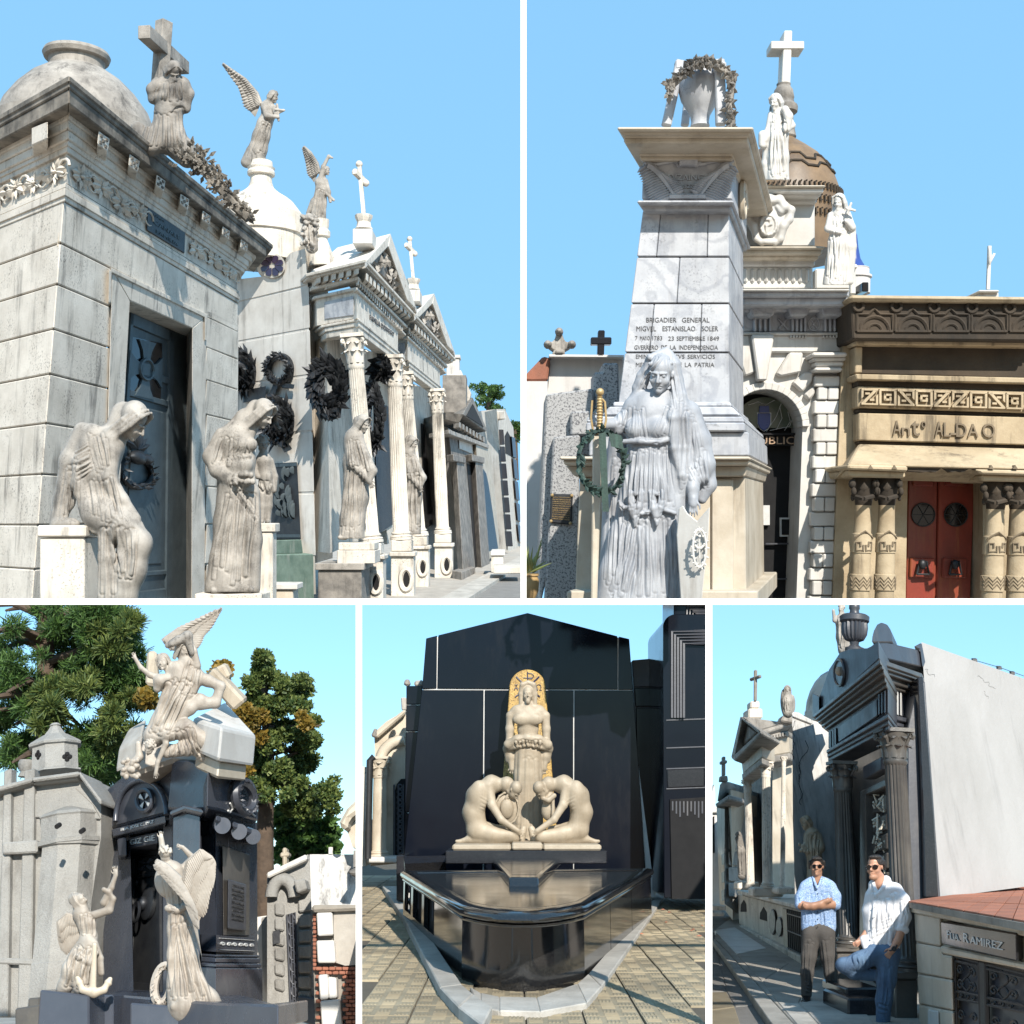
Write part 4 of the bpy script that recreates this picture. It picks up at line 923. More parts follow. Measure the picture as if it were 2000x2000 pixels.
S.chain([a(668,940,2),a(655,1020,2),a(650,1120,2)],[12,14,15],5);S.drape([a(640,930,-9),a(690,930,-9)],[a(600,1110,-12),a(690,1120,-12)],7,2,seed=4);S.chain([a(620,1010,2),a(585,1080,4)],[7,4],4)
an2=thing('angel_statue','winged stone angel with one arm raised high beside the gabled portico','statue');S.mesh('figure',40,'statue_grey',an2)
wing('wing',40,'statue_grey',an2,[(*B(650,830),5),(*B(640,770),6),(*B(600,700),7),(*B(560,660),8)],[(*B(620,895),5),(*B(580,840),6),(*B(565,760),7),(*B(552,680),8)],3.4,rows=3,n=9)
mb=MB();d0=40;k=d0/F/3.219;mb.lathe(P(*B(672,1420),d0),P(*B(665,1125),d0),[(0,85*k),(.2,80*k),(.36,60*k),(.5,46*k),(.55,40*k),(.62,40*k),(.64,56*k),(.74,58*k),(.8,44*k),(.86,50*k),(1,52*k)],32)
mb.build('pedestal','tomb_stone',an2,smooth=25)
S=Sculpt(1.1);rn=random.Random(4);S.chain([a(590,1110),a(590,1200),a(610,1300)],[9,15,12],4)
for i in range(50):S.ell(a(595+rn.uniform(-55,50),1190+rn.uniform(-100,100),rn.uniform(-14,0)),4,5,4,2)
S.drape([a(560,1150,-12),a(630,1150,-12)],[a(560,1300,-12),a(650,1340,-8)],5,2.4,seed=2)
tag(S.mesh('crest_carving',38.4,'statue_grey'),'carved stone crest on the corner where the parapet meets the roof','carving')
# ---- smaller tombs closing the lane
def fpoly(pts,d,h=0,h0=-1.2):return PL((*pts[0],d),(pts[0][0]+4,pts[0][1]+100,d),VR)
t4=thing('pediment_tomb','small grey tomb with dark pediment and plain pilasters behind the columns','tomb')
K4=PL((*D(1500,600)[:2],58),(*D(1600,1450)[:2],58),VR,IN1);K4L=PL((*D(1500,600)[:2],58),(*D(1600,1450)[:2],58),VL,IN1)
MB().poly(K4,L2(D,[(1495,590),(1700,740),(1760,1420),(1600,1480)]),0,-3).build('wall','statue_dark',t4)
MB().poly(K4L,L2(D,[(1495,590),(1400,560),(1480,1480),(1600,1480)]),0,-2).build('wall','granite_rough',t4)
MB().poly(K4,L2(D,[(1580,510),(1640,410),(1725,600),(1720,612)]),.6,-2.5).build('pediment','statue_dark',t4,bev=.03)
MB().poly(K4,L2(D,[(1605,520),(1642,450),(1705,585)]),.65,.5).build('tympanum','void',t4)
MB().poly(K4L,L2(D,[(1585,512),(1480,500),(1480,540),(1560,560)]),.6,-1.5).build('roof','statue_dark',t4)
for i in range(8):MB().poly(K4,L2(D,[(1560+i*20,555+i*12),(1572+i*20,562+i*12),(1572+i*20,592+i*12),(1560+i*20,585+i*12)]),.4,0).build('dentil','statue_grey',t4)
MB().poly(K4,L2(D,[(1500,600),(1735,690),(1735,712),(1500,625)]),.4,-1).build('cornice','statue_grey',t4,bev=.02)
MB().poly(K4,L2(D,[(1560,648),(1660,690),(1660,752),(1562,712)]),.06,0).build('name_panel','plaster_white',t4)
for x in(1545,1655):
    MB().poly(K4,L2(D,[(x,770),(x+42,790),(x+90,1440),(x+40,1455)]),.35,0).build('pilaster','statue_dark',t4,bev=.03)
    MB().poly(K4,L2(D,[(x-20,745),(x+55,765),(x+55,800),(x-18,785)]),.45,0).build('capital','statue_dark',t4,bev=.03)
    MB().poly(K4,L2(D,[(x+30,1440),(x+110,1410),(x+115,1620),(x+40,1640)]),.6,0).build('base','statue_dark',t4,bev=.03)
MB().poly(K4,L2(D,[(1605,800),(1650,820),(1690,1430),(1660,1440)]),.03,0).build('door','void',t4)
MB().rect(frontal(63),*D(1462,280)[:2],*D(1600,500)[:2],0,-2).build('attic','statue_dark',t4)
t4b=thing('gable_tomb','pale gable end with square chimney block rising behind the grey pediment tomb','tomb');fz=frontal(66)
MB().rect(fz,*D(1485,165)[:2],*D(1560,300)[:2],0,-1).build('block','plaster_white',t4b,bev=.03);MB().rect(fz,*D(1480,160)[:2],*D(1566,178)[:2],.1,-1.1).build('cap','plaster_white',t4b,bev=.02)
MB().poly(fz,L2(D,[(1480,290),(1570,250),(1630,385),(1600,520),(1490,480)]),.05,-1).build('gable','tomb_stone',t4b)
t5=thing('arched_tomb','narrow tomb with tall round-arched doorway near the end of the lane','tomb');K5=PL((*D(1700,750)[:2],72),(*D(1760,1300)[:2],72),VR,IN1)
MB().poly(K5,L2(D,[(1660,690),(1745,700),(1800,1310),(1700,1400)]),0,-3).build('wall','marble_warm',t5)
arc=[(1690,1330),(1672,900),(1680,850),(1700,830),(1720,860),(1735,930),(1790,1300)]
MB().poly(K5,L2(D,arc),.03,-.05).build('door','bronze_dark',t5)
t6=thing('corner_tomb','last pale tomb of the lane with stepped roof and grey quoined edges','tomb');K6=PL((*D(1790,500)[:2],84),(*D(1830,1300)[:2],84),VR,IN1);K6L=PL((*D(1790,500)[:2],84),(*D(1830,1300)[:2],84),VL,IN1)
MB().poly(K6,L2(D,[(1780,480),(1830,480),(1880,590),(1930,1350),(1850,1330)]),0,-4).build('front_wall','tomb_stone',t6)
MB().poly(K6L,L2(D,[(1785,480),(1690,490),(1730,700),(1780,1310),(1850,1330)]),0,-3).build('side_wall','plaster_white',t6)
MB().poly(K6L,L2(D,[(1775,490),(1830,490),(1835,540),(1780,540)]),.5,-1).build('cap','plaster_white',t6,bev=.05)
MB().poly(K6,L2(D,[(1830,640),(1845,610),(1862,640),(1872,760),(1835,740)]),.03,-.05).build('window','void',t6)
for i in range(7):MB().poly(K6L,L2(D,[(1790+i*8,600+i*100),(1822+i*8,600+i*100),(1830+i*8,690+i*100),(1798+i*8,690+i*100)]),.15,-.02).build('quoin','granite_slate',t6,bev=.03)
for i in range(5):MB().poly(K6,L2(D,[(1870+i*9,640+i*130),(1890+i*9,650+i*130),(1900+i*9,770+i*125),(1880+i*9,760+i*125)]),.2,-.02).build('quoin','granite_slate',t6,bev=.03)
t7=thing('low_slab_tomb','low marble slab tomb on the pavement edge before the arched tomb','slab');fz=frontal(55)
MB().rect(fz,*D(1745,1318)[:2],*D(1830,1345)[:2],0,-3).build('slab','plaster_white',t7,bev=.03);MB().rect(fz,*D(1750,1345)[:2],*D(1820,1440)[:2],-.1,-3).build('block','tomb_stone',t7);MB().rect(frontal(50),*D(1760,1410)[:2],*D(1925,1450)[:2],0,-3).build('step','tomb_stone',t7,bev=.03)
# tree beyond the roofs
tr=thing('pine_tree','dark green pine crown showing above the roofs at the lane end','tree');d0=110;k=d0/F/3.019
rn=random.Random(3);bl=[]
for i in range(26):
    bl.append((P(*D(1735+rn.uniform(-90,85),410+rn.uniform(-70,70))[:2],d0+rn.uniform(-2,2)),rn.uniform(18,34)*k,rn.uniform(18,34)*k,rn.uniform(12,22)*k))
MB().tube([P(*D(1735,900)[:2],d0),P(*D(1735,600)[:2],d0),P(*D(1735,380)[:2],d0)],[.5,.4,.15]).build('trunk','bark',tr)
stuff(foliage(MB(),bl,5000,9*k,1,.3).build('crown','leaf_pine',tr))
tr=thing('pine_tree','tip of a second tree at the right edge behind the last tomb','tree')
bl=[(P(*D(1890+rn.uniform(-20,25),620+rn.uniform(-70,60))[:2],115),16*k,16*k,18*k)for i in range(10)]
MB().tube([P(*D(1890,900)[:2],115),P(*D(1890,600)[:2],115)],[.4,.2]).build('trunk','bark',tr);stuff(foliage(MB(),bl,1500,9*k,2,.3).build('crown','leaf_pine',tr))
# lane
ln=MB();ln.add([P(560,1320,15),P(1300,1320,15),P(1300,1035,140),P(900,1035,140)],[(0,1,2,3)])
ln=MB();z=GZ1;ln.add([V((-3.9,20,z)),V((5,20,z)),V((14,150,z)),V((6.8,150,z))],[(0,1,2,3)]);struct(ln.build('lane','asphalt_grey'))
pv=MB();pv.add([V((-16,20,z+.004)),V((-3.9,20,z+.004)),V((6.8,150,z+.004)),V((-16,150,z+.004))],[(0,1,2,3)]);struct(pv.build('pavement','pavement_grey'))
kb=MB();kb.add([V((-3.2,30,z)),V((-2.2,30,z)),V((6.4,150,z)),V((5.4,150,z))],[(0,1,2,3)]);kv=[V((-3.6,25,z+.14)),V((-2.6,25,z+.14)),V((7.4,150,z+.14)),V((6.6,150,z+.14))]
struct(MB().prism(kv,[p-V((0,0,.3))for p in kv]).build('kerb','kerb_stone'))

# =================================================================== VIEW 2: the veiled marble woman, the tall pedestal, white arch and sandstone tombs
CUR[0]='p2'
def A2(x,y,z=0):return(1020+x/3.22,40+y/3.22,z)
def B2(x,y,z=0):return(1400+x/3.22,40+y/3.22,z)
def C2(x,y,z=0):return(1020+x/3.22,580+y/3.22,z)
def D2(x,y,z=0):return(1420+x/3.1155,560+y/3.1155,z)
VD=(1650,986)  # direction in which the pedestal's right sides run back
INP=ray(*VD)
def shaft_pl(d,a=(1424,800),b=(1415,400)):return PL((*a,d),(*b,d),V((1,0,0)),INP),PL((*a,d),(*b,d),VD,V((1,0,0)))
PD=18.0
pd=thing('tall_pedestal','tall blue-veined marble monument pedestal with carved capital and dedication text','monument')
def block(nm,m,x0,yt,x1,yb,d,back,parent=pd,x0b=None,x1b=None,bev=.02):
    """a squared course: front from x0..x1, sides running back towards VD"""
    x0b=x0 if x0b is None else x0b;x1b=x1 if x1b is None else x1b
    fr=[P(x0,yt,d),P(x1,yt,d),P(x1b,yb,d),P(x0b,yb,d)]
    r=ray(*VD);return MB().prism(fr,[p+r*back for p in fr]).build(nm,m,parent,bev=bev)
a=lambda x,y:A2(x,y)[:2];c=lambda x,y:C2(x,y)[:2]
# capital: stacked mouldings
for(x0,x1,y0,y1,x0b,x1b,dd,bk)in((595,1455,668,690,600,1450,16.9,5.0),(600,1448,690,715,632,1430,17.0,4.8),(634,1428,717,735,634,1420,17.1,4.6),(636,1424,735,770,640,1420,17.15,4.5),
                            (728,1330,805,850,735,1325,17.7,3.2),(735,1325,852,878,745,1320,17.75,3.1)):
    block('cornice','marble_warm',*a(x0,y0),*a(x1,y1),dd,bk,x0b=a(x0b,0)[0],x1b=a(x1b,0)[0])
block('frieze','marble_blue',*a(760,880),*a(1318,1125),17.9,2.7,x0b=a(752,0)[0])
block('string_course','marble_blue',*a(722,1130),*a(1328,1150),17.6,3.2);block('string_course','marble_blue',*a(735,1152),*a(1320,1195),17.75,2.9,x0b=a(760,0)[0],x1b=a(1310,0)[0])
# shaft of large blocks, slightly tapering
xl=lambda y:a(758,0)[0]+(y-411)*(a(605,0)[0]-a(758,0)[0])/376;xr=lambda y:a(1300,0)[0]+(y-411)*0.002
rows=[(411,501,(.21,.76)),(502.5,592,(.465,)),(593.5,688,(.235,.72)),(689.5,788,(.40,))]
for(y0,y1,js)in rows:
    e=[0,*js,1]
    for i in range(len(e)-1):
        u0,u1=e[i],e[i+1];g=.6
        f_=lambda u,y:xl(y)+(xr(y)-xl(y))*u
        fr=[P(f_(u0,y0)+(g if i else 0),y0+.7,PD),P(f_(u1,y0)-(g if u1<1 else 0),y0+.7,PD),P(f_(u1,y1)-(g if u1<1 else 0),y1-.7,PD),P(f_(u0,y1)+(g if i else 0),y1-.7,PD)]
        MB().prism(fr,[p+ray(*VD)*2.5 for p in fr]).build('block','marble_blue',pd,bev=.012)
fr=[P(xl(415)+3,415,PD+.05),P(xr(415)-3,415,PD+.05),P(xr(790)-3,790,PD+.05),P(xl(790)+3,790,PD+.05)]
MB().prism(fr,[p+ray(*VD)*2.4 for p in fr]).build('core','letter_dark',pd)
# base mouldings and body
for(x0,x1,y0,y1,x0b,x1b,dd,bk,m)in((570,1310,660,690,570,1315,17.6,3.2,'marble_blue'),(545,1320,690,745,500,1370,17.4,3.5,'marble_blue'),(410,1385,752,790,400,1395,17.0,4.2,'marble_blue'),(400,1400,790,845,400,1400,16.9,4.3,'marble_blue'),
                               (420,1425,850,1000,420,1430,17.0,4.0,'marble_blue'),(230,1430,1003,1025,240,1440,16.6,4.9,'marble_warm'),(250,1430,1025,1060,270,1425,16.7,4.7,'marble_warm'),(270,1420,1060,1130,330,1400,16.9,4.3,'marble_warm'),(360,1400,1130,1900,330,1410,17.1,3.8,'marble_warm')):
    block('base_course',m,*c(x0,y0),*c(x1,y1),dd,bk,x0b=c(x0b,0)[0],x1b=c(x1b,0)[0])
for(x0,x1,y0,y1)in((1190,1325,1145,1900),(1010,1180,1145,1900)):
    block('panel','marble_warm',*c(x0,y0),*c(x1,y1),17.02,.3)
block('plinth','marble_warm',*c(280,1850),*c(1480,1980),16.7,4.8)
# carved capital frieze: scrolls, acanthus and a cartouche
FQ=Quad(frontal(17.9),a(760,880),a(1318,880),a(1318,1125),a(752,1125),0)
mb=MB()
def spiral(mb,q,cu,cv,r,turns,sgn,a0,th,h=.03,su=1.0):
    pts=[q.at(cu+sgn*su*r*(1-t/26*.85)*math.cos(a0+turns*6.28*t/24),cv+2.3*r*(1-t/26*.85)*math.sin(a0+turns*6.28*t/24),h)for t in range(25)]
    mb.tube(pts,[th*(1-t/40)for t in range(25)],6)
for sg in(-1,1):
    U=lambda u:.5+sg*u
    spiral(mb,FQ,U(.10),.90,.035,1.4,sg,0,.05);spiral(mb,FQ,U(.46),.93,.03,1.2,sg,0,.05);spiral(mb,FQ,U(.12),.10,.04,1.3,sg,2,.04)
    sp=[FQ.at(U(.45-.30*t**.7),.85-.75*t,.04)for t in[i/12 for i in range(13)]]
    mb.tube(sp,[.07*(1-i/20)for i in range(13)],6)
    for i in range(15):
        t=i/14;p=FQ.at(U(.45-.30*t**.7),.85-.75*t,.04);n_=FQ.at(U(.49-.14*t),.85-.95*t*.9,.06);mb.leafblade(p,p+(n_-p)*.9+V((sg*.12,0,-.12)),.06,V((0,-1,0)),.3)
        n2=FQ.at(U(.36-.30*t),.75-.55*t,.05);mb.leafblade(p,p+(n2-p).normalized()*.2,.05,V((0,-1,0)),.3)
mb.tube([FQ.at(u,.95,.05)for u in(.40,.45,.5,.55,.60)],.09,8);mb.tube([FQ.at(u,.93-.05*math.sin(u*6.28*2),.03)for u in[.05+.9*i/20 for i in range(21)]],.03,6)
mb.tube([FQ.at(u,.06,.03)for u in[.3+.4*i/10 for i in range(11)]],.05,6)
mb.build('carved_scrolls','marble_blue',pd,smooth=50)
text('lettering','ITVZAINGO',FQ,.25,.76,.48,.63,'marble_blue',pd,0,.03);text('lettering','1827',FQ,.43,.57,.28,.38,'marble_blue',pd,0,.03)
# side scroll
sc_=MB();base_=P(*a(1320,900),17.9);r_=ray(*VD)
pts=[P(*a(1322,1010),17.95)+r_*(1.3+.38*(1-t/24*.8)*math.cos(t*.42))+V((0.05,0,.38*(1-t/24*.8)*math.sin(t*.42)))for t in range(24)]
sc_.tube(pts,.06,6);sc_.build('side_scroll','marble_warm',pd,smooth=50)
# dedication
TQ=Quad(frontal(PD),(1200,600),(1424,600),(1424,740),(1200,740))
def tx(s,x0,x1,y0,y1):
    tot=len(s);pos=0
    for w in s.split(' '):
        if w:
            xa,xb=x0+(x1-x0)*pos/tot,x0+(x1-x0)*(pos+len(w))/tot
            text('lettering',w,TQ,(c(xa,0)[0]-1200)/224,(c(xb,0)[0]-1200)/224,1-(c(0,y1)[1]-600)/140,1-(c(0,y0)[1]-600)/140,'letter_dark',pd,.002,.006)
        pos+=len(w)+1
tx('BRIGADIER',780,970,130,160);tx('GENERAL',1005,1178,130,160);tx('MIGVEL  ESTANISLAO  SOLER',718,1232,184,215);tx('7 MAYO 1783',710,880,246,272);tx('23 SEPTIEMBRE 1849',918,1238,248,275)
tx('GVERRERO DE LA INDEPENDENCIA',705,1230,304,331);tx('EMINENTE POR SVS SERVICIOS',715,1212,362,388);tx('MERECE BIEN DE LA PATRIA',715,1208,413,440)
# urn on the monument
un=thing('urn','marble urn on three square legs draped with a leafy garland atop the tall pedestal','urn')
d0=18.4;k=d0/F/3.22
yy=lambda y:P(*a(1118,y),d0)
MB().lathe(yy(665),yy(270),[((665-y)/395,r*k)for y,r in((665,60),(640,55),(600,62),(560,86),(500,120),(430,138),(370,138),(320,122),(285,98),(270,76))],40).build('vase','marble_blue',un,smooth=40)
for(xb,yb,xt,yt,w,dz)in((905,665,995,255,60,0),(1250,660,1238,250,62,-.35),(1022,665,1060,330,50,.8)):
    MB().beam(P(*a(xb,yb),d0+dz),P(*a(xt,yt),d0+dz),w*k,w*k).build('leg','marble_blue',un,bev=.02)
for(x,y,w,dz)in((992,262,66,0),(1240,275,74,-.35)):MB().obox(P(*a(x,y+25),d0+dz),V((w*k/2,0,0)),V((0,w*k/2,0)),V((0,0,28*k))).build('leg_cap','marble_blue',un,bev=.02)
mb=MB();rn=random.Random(8)
for path in([(905,400),(950,400),(1000,350),(1045,310),(1085,272),(1140,262),(1200,275),(1275,320),(1325,370),(1310,470),(1300,560),(1320,630),(1310,700),(1295,780)],[(950,400),(920,470)]):
    pts=[P(*a(*p),d0-.5)for p in path];mb.tube(pts,.06,6)
    for i in range(len(path)-1):
        for j in range(20):
            f_=rn.random();p=pts[i].lerp(pts[i+1],f_);dr=V((rn.uniform(-1,1),rn.uniform(-1,.2),rn.uniform(-1,1))).normalized();mb.leafblade(p,p+dr*rn.uniform(.10,.17),.045,V((0,-1,.2)),.35)
            if j%3==0:mb.ell(p+dr*.08,V((.03,0,0)),V((0,.03,0)),V((0,0,.03)),6,4)
mb.build('garland','statue_dark',un,smooth=60)
# veiled woman with sword, wreath and shield
S=Sculpt(1.45);a_=C2
f=S.head(a_(868,592,-4),74,-10,16,4,'none')
S.ell(a_(885,440,12),30,32,34,5);S.cap(a_(805,422,-22),a_(935,415,-22),4.5,4.5,2);S.chain([a_(806,400,2),a_(788,470,4),a_(755,540,8),a_(712,630,10)],[11,11,11,9],5);S.chain([a_(950,400,2),a_(962,500,2),a_(975,600,0),a_(990,700,-6)],[11,11,12,12],5)
S.drape([a_(830,360),a_(905,345)],[a_(710,620),a_(790,480)],8,2.40,amp=.52,seed=31);S.drape([a_(900,345),a_(960,380)],[a_(950,700),a_(1020,700)],8,2.40,amp=.52,seed=32)
for i in range(5):S.chain([a_(900-24*i,340+10*i,4-3*i),a_(835-10*i,380+8*i,-4+3*i),a_(778-9*i,480+4*i,4+i),a_(735-5*i,570,12),a_(700+4*i,625,14)],[7,7,7,7,6],3)
for i in range(5):S.chain([a_(905+6*i,340+6*i,2),a_(955+4*i,420,-8+3*i),a_(965+6*i,520,-6+3*i),a_(960+12*i,620,-16+2*i),a_(945+20*i,760,-32+3*i),a_(955+20*i,950,-32+4*i),a_(1000+22*i,1120,-26+4*i),a_(1010+20*i,1240,-16+4*i)],[7,7,7.5,8,9,8,8,6],4)
S.chain([a_(865,590,4),a_(860,640,4)],[15,17],6)
S.chain([a_(700,690,8),a_(800,655,4),a_(940,660,4),a_(1040,720,6)],[20,20,20,21],10)
S.chain([a_(800,740,2),a_(800,860,2)],[38,37],14,flat=.8);S.chain([a_(900,740,2),a_(900,860,2)],[36,36],14,flat=.8)
S.ell(a_(725,830,-18),25,22,23,9);S.ell(a_(855,830,-20),26,22,23,9)
S.chain([a_(690,710,6),a_(620,790,2),a_(600,830,0)],[17,15,13],6);S.chain([a_(610,800,0),a_(520,800,-20),a_(455,790,-34)],[12,10,8],5)
S.hand(a_(480,770,-36),200,27,.9,thumb=-1)
S.chain([a_(1050,740,6),a_(1110,900,4),a_(1140,1050,-2),a_(1130,1130,-10)],[24,24,22,16],8);S.chain([a_(1085,1090,-14),a_(1075,1200,-24),a_(1075,1290,-28)],[15,12,10],5);S.hand(a_(1078,1275,-34),92,36,.12,thumb=1)
S.chain([a_(1170,1050,6),a_(1170,1180,6),a_(1130,1270,2)],[13,16,10],6)
S.chain([a_(800,880,2),a_(800,1000,2),a_(800,1200,0),a_(790,1340,0)],[37,44,54,56],12,flat=.75);S.chain([a_(920,900,6),a_(940,1100,6),a_(920,1320,4)],[34,38,40],12,flat=.8)
S.chain([a_(760,1330,0),a_(700,1550,-8),a_(650,1750,-12),a_(620,1960,-12)],[48,50,50,54],14,flat=.8);S.chain([a_(900,1330,4),a_(900,1600,0),a_(880,1960,0)],[44,48,52],14,flat=.8)
S.chain([a_(770,1400,-4),a_(760,1650,-8),a_(760,1960,-8)],[40,46,52],12,flat=.8)
S.chain([a_(640,910,-22),a_(740,905,-34),a_(860,915,-34),a_(930,890,-28)],[5,6,6,5],3)
S.drape([a_(650,940,-26),a_(800,930,-33),a_(920,930,-28)],[a_(620,1310,-38),a_(780,1340,-44),a_(960,1330,-34)],20,4.00,amp=.52,k=3,seed=2,wob=5)
S.drape([a_(700,690,-10),a_(760,700,-20)],[a_(680,900,-36),a_(790,900,-34)],8,2.40,amp=.52,k=2,seed=3);S.drape([a_(900,680,-16),a_(960,690,-18)],[a_(810,890,-34),a_(920,890,-30)],8,2.40,amp=.52,k=2,seed=4)
for(x0,x1,yb)in((680,745,1440),(815,880,1430)):
    S.chain([a_(x0,1230,-44),a_(x0+10,1330,-48),a_(x0+32,yb,-48)],[6,8,3],2.5);S.chain([a_(x1,1230,-44),a_(x1-10,1320,-48),a_(x0+32,yb,-48)],[6,7,3],2.5)
    S.chain([a_(x0,1235,-46),a_(x1,1240,-46)],[4,4],2)
S.chain([a_(610,1290,-34),a_(640,1325,-42),a_(690,1320,-46),a_(730,1360,-48),a_(790,1355,-48),a_(840,1320,-46),a_(960,1360,-38)],[4.5]*7,2)
S.drape([a_(640,1330,-36),a_(760,1370,-46)],[a_(520,1960,-44),a_(690,1960,-50)],10,4.40,amp=.52,k=3,seed=5,wob=12);S.drape([a_(730,1380,-46),a_(800,1380,-46)],[a_(670,1960,-54),a_(830,1960,-54)],8,4.80,amp=.52,k=3,seed=6,wob=5);S.drape([a_(830,1370,-44),a_(970,1370,-34)],[a_(840,1960,-50),a_(980,1960,-40)],9,4.40,amp=.52,k=3,seed=7,wob=10)
S.drape([a_(1000,640,-14),a_(1080,740,-12)],[a_(980,1240,-26),a_(1140,1100,-20)],9,3.60,amp=.52,k=3,seed=8,wob=5);S.drape([a_(1040,1080,-24),a_(1150,930,-18)],[a_(1120,1200,-26),a_(1180,1220,-8)],6,3.60,amp=.52,seed=9)
S.drape([a_(590,720,-6),a_(680,700,-10)],[a_(600,800,-16),a_(660,830,-20)],5,2.80,amp=.52,seed=10)
S.chain([a_(600,900,18),a_(570,1300,22),a_(560,1900,22)],[18,20,26],8);S.drape([a_(560,1000,4),a_(640,1000,4)],[a_(500,1900,0),a_(620,1900,0)],6,4.00,amp=.52,seed=12)
vw=tag(S.mesh('veiled_woman_statue',16.0,'marble_statue'),'large blue-white marble veiled woman standing with sword hilt and shield before the monument','statue')
k=15.5/F/3.22;g=lambda x,y,d=15.45:P(*c(x,y),d)
sw=thing('sword','tall stone sword with ribbed grip held upright at left of the veiled woman','sword')
MB().lathe(g(488,850),g(487,625),[(i/40,(19+3.5*math.cos(i*1.9))*k*(1-.12*abs(i/20-1)))for i in range(41)],16).build('grip','brass',sw,smooth=60)
MB().ell(g(489,598),V((26*k,0,0)),V((0,26*k,0)),V((0,0,26*k)),14,8).build('pommel','brass',sw,smooth=60)
mb=MB();mb.tube([g(515,840),g(528,770),g(520,660),g(500,640)],7*k,6);mb.tube([g(448,860),g(432,760),g(440,650)],7*k,6);mb.obox(g(475,850),V((55*k,0,0)),V((0,14*k,0)),V((0,0,12*k)));mb.build('guard','brass',sw,smooth=50)
MB().prism([g(443,860),g(505,860),g(470,1960),g(432,1960)],[g(445,860,15.7),g(503,860,15.7),g(468,1960,15.7),g(434,1960,15.7)]).build('blade','marble_warm',sw,bev=.02)
wt=thing('laurel_wreath','dark green bronze laurel wreath with ribbon hung over the sword','wreath')
mb=MB();wreath(mb,g(497,1040,15.3),1.0,V((150*k,0,0))+V((0,.25,0)),V((0,0,195*k)),120,14*k,46*k,15*k,5,out=V((0,-1,0)));stuff(mb.build('leaves','bronze_green',wt,smooth=40))
MB().prism([g(480,860,15.2),g(525,850,15.2),g(545,1350,15.2),g(505,1350,15.2)],[g(480,860,15.25),g(525,850,15.25),g(545,1350,15.25),g(505,1350,15.25)]).build('ribbon','bronze_green',wt)
MB().prism([g(540,850,15.3),g(620,870,15.3),g(640,960,15.3),g(560,940,15.3)],[g(540,850,15.4),g(620,870,15.4),g(640,960,15.4),g(560,940,15.4)]).build('ribbon','bronze_green',wt)
sh=thing('shield','pale marble shield with oval emblem under the hand of the veiled woman','shield')
out=[(985,1330),(1010,1310),(1040,1360),(1100,1410),(1170,1330),(1180,1320),(1170,1500),(1140,1800),(1125,1970),(1000,1970),(970,1500)]
MB().prism([g(x,y,15.35-.25*(x-970)/210)for x,y in out],[g(x,y,15.6)for x,y in out]).build('plate','marble_white',sh,bev=.02)
mb=MB();ov=lambda t,s:g(1115+42*s*math.cos(t),1580+120*s*math.sin(t),15.1);mb.tube([ov(i*.2618,1)for i in range(24)],8*k,6,True)
for i in range(40):p=ov(i*.157,1.0);mb.leafblade(p,p+V((math.cos(i*2.)*.05,-.01,math.sin(i*2.)*.05)),.018,V((0,-1,0)))
mb.tube([g(1085,1560,15.1),g(1105,1580,15.1),g(1125,1580,15.1),g(1145,1560,15.1)],8*k,6);mb.tube([g(1115,1640,15.1),g(1115,1520,15.1)],5*k,6);mb.ell(g(1115,1505,15.1),V((10*k,0,0)),V((0,8*k,0)),V((0,0,10*k)))
mb.build('emblem','marble_white',sh,smooth=50)
# things at left of the monument
GY=20.0;fz=frontal(GY)
gw=thing('granite_slab_tomb','speckled grey granite tomb slab with bronze plaque at left of the monument','tomb')
MB().poly(fz,[c(150,610),c(450,575),c(445,1000),c(330,1000),c(110,1960),c(110,1500)],0,-1.5).build('side','granite_grey',gw,bev=.03)
MB().poly(fz,[c(305,720),c(450,715),c(440,870),c(305,870)],.25,-.2).build('ledge','granite_grey',gw,bev=.03);MB().poly(fz,[c(195,880),c(365,868),c(345,1960),c(140,1960)],.35,-.2).build('front','granite_grey',gw,bev=.03)
MB().poly(fz,[c(450,475),c(505,472),c(505,415),c(605,415),c(610,700),c(450,705)],-.2,-1).build('stepped_block','granite_grey',gw,bev=.03)
pq=[c(180,1237),c(320,1240),c(310,1435),c(172,1420)];pp=MB().poly(fz,pq,.42,.3).build('plaque','bronze_dark',gw,bev=.02);q=Quad(fz,*pq,.42)
for i in range(11):text('lettering',['JUAN PELLERANO','EN RECUERDO DE SV','LABOR CONSTANTE','HOMENAJE DE LOS'][i%4],q,.1,.9,.86-i*.072,.90-i*.072,'brass',pp,.002,.01)
for(u,v)in((.06,.06),(.94,.06),(.06,.95),(.94,.95)):MB().ell(q.at(u,v,.01),V((.03,0,0)),V((0,.03,0)),V((0,0,.03)),8,5).build('screw','brass',pp)
ww=thing('white_wall','plain white boundary wall behind the granite slab tomb','wall');fw=frontal(24)
MB().poly(fw,[c(-30,530),c(160,530),c(160,1000),c(110,1980),(1015,1200)],0,-1).build('wall','wall_white',ww);MB().poly(fw,[c(160,600),c(180,365),c(640,370),c(640,720),c(160,720)],-.3,-1.5).build('wall','wall_white',ww);MB().poly(fw,[c(170,360),c(640,365),c(640,378),c(170,374)],.1,-1).build('coping','wall_white',ww)
mb=MB();mb.poly(fw,[c(-30,520),c(20,490),c(110,395),c(130,372),c(178,385),c(160,525),c(60,528)],-.1,-1);tag(mb.build('tiled_gable','brick',bev=.04),'brown weathered gable slope at the left edge behind the white wall','roof')
cr=[(185,360),(200,335),(175,318),(155,300),(160,285),(190,280),(205,262),(215,225),(232,212),(250,225),(262,262),(275,282),(305,280),(318,298),(300,318),(268,335),(270,360)]
sc2=thing('trefoil_cross','weathered stone cross with rounded lobed ends on the white wall','cross');MB().poly(fw,[c(*p)for p in cr],.1,-.3).build('cross','statue_grey',sc2,bev=.05,seg=2)
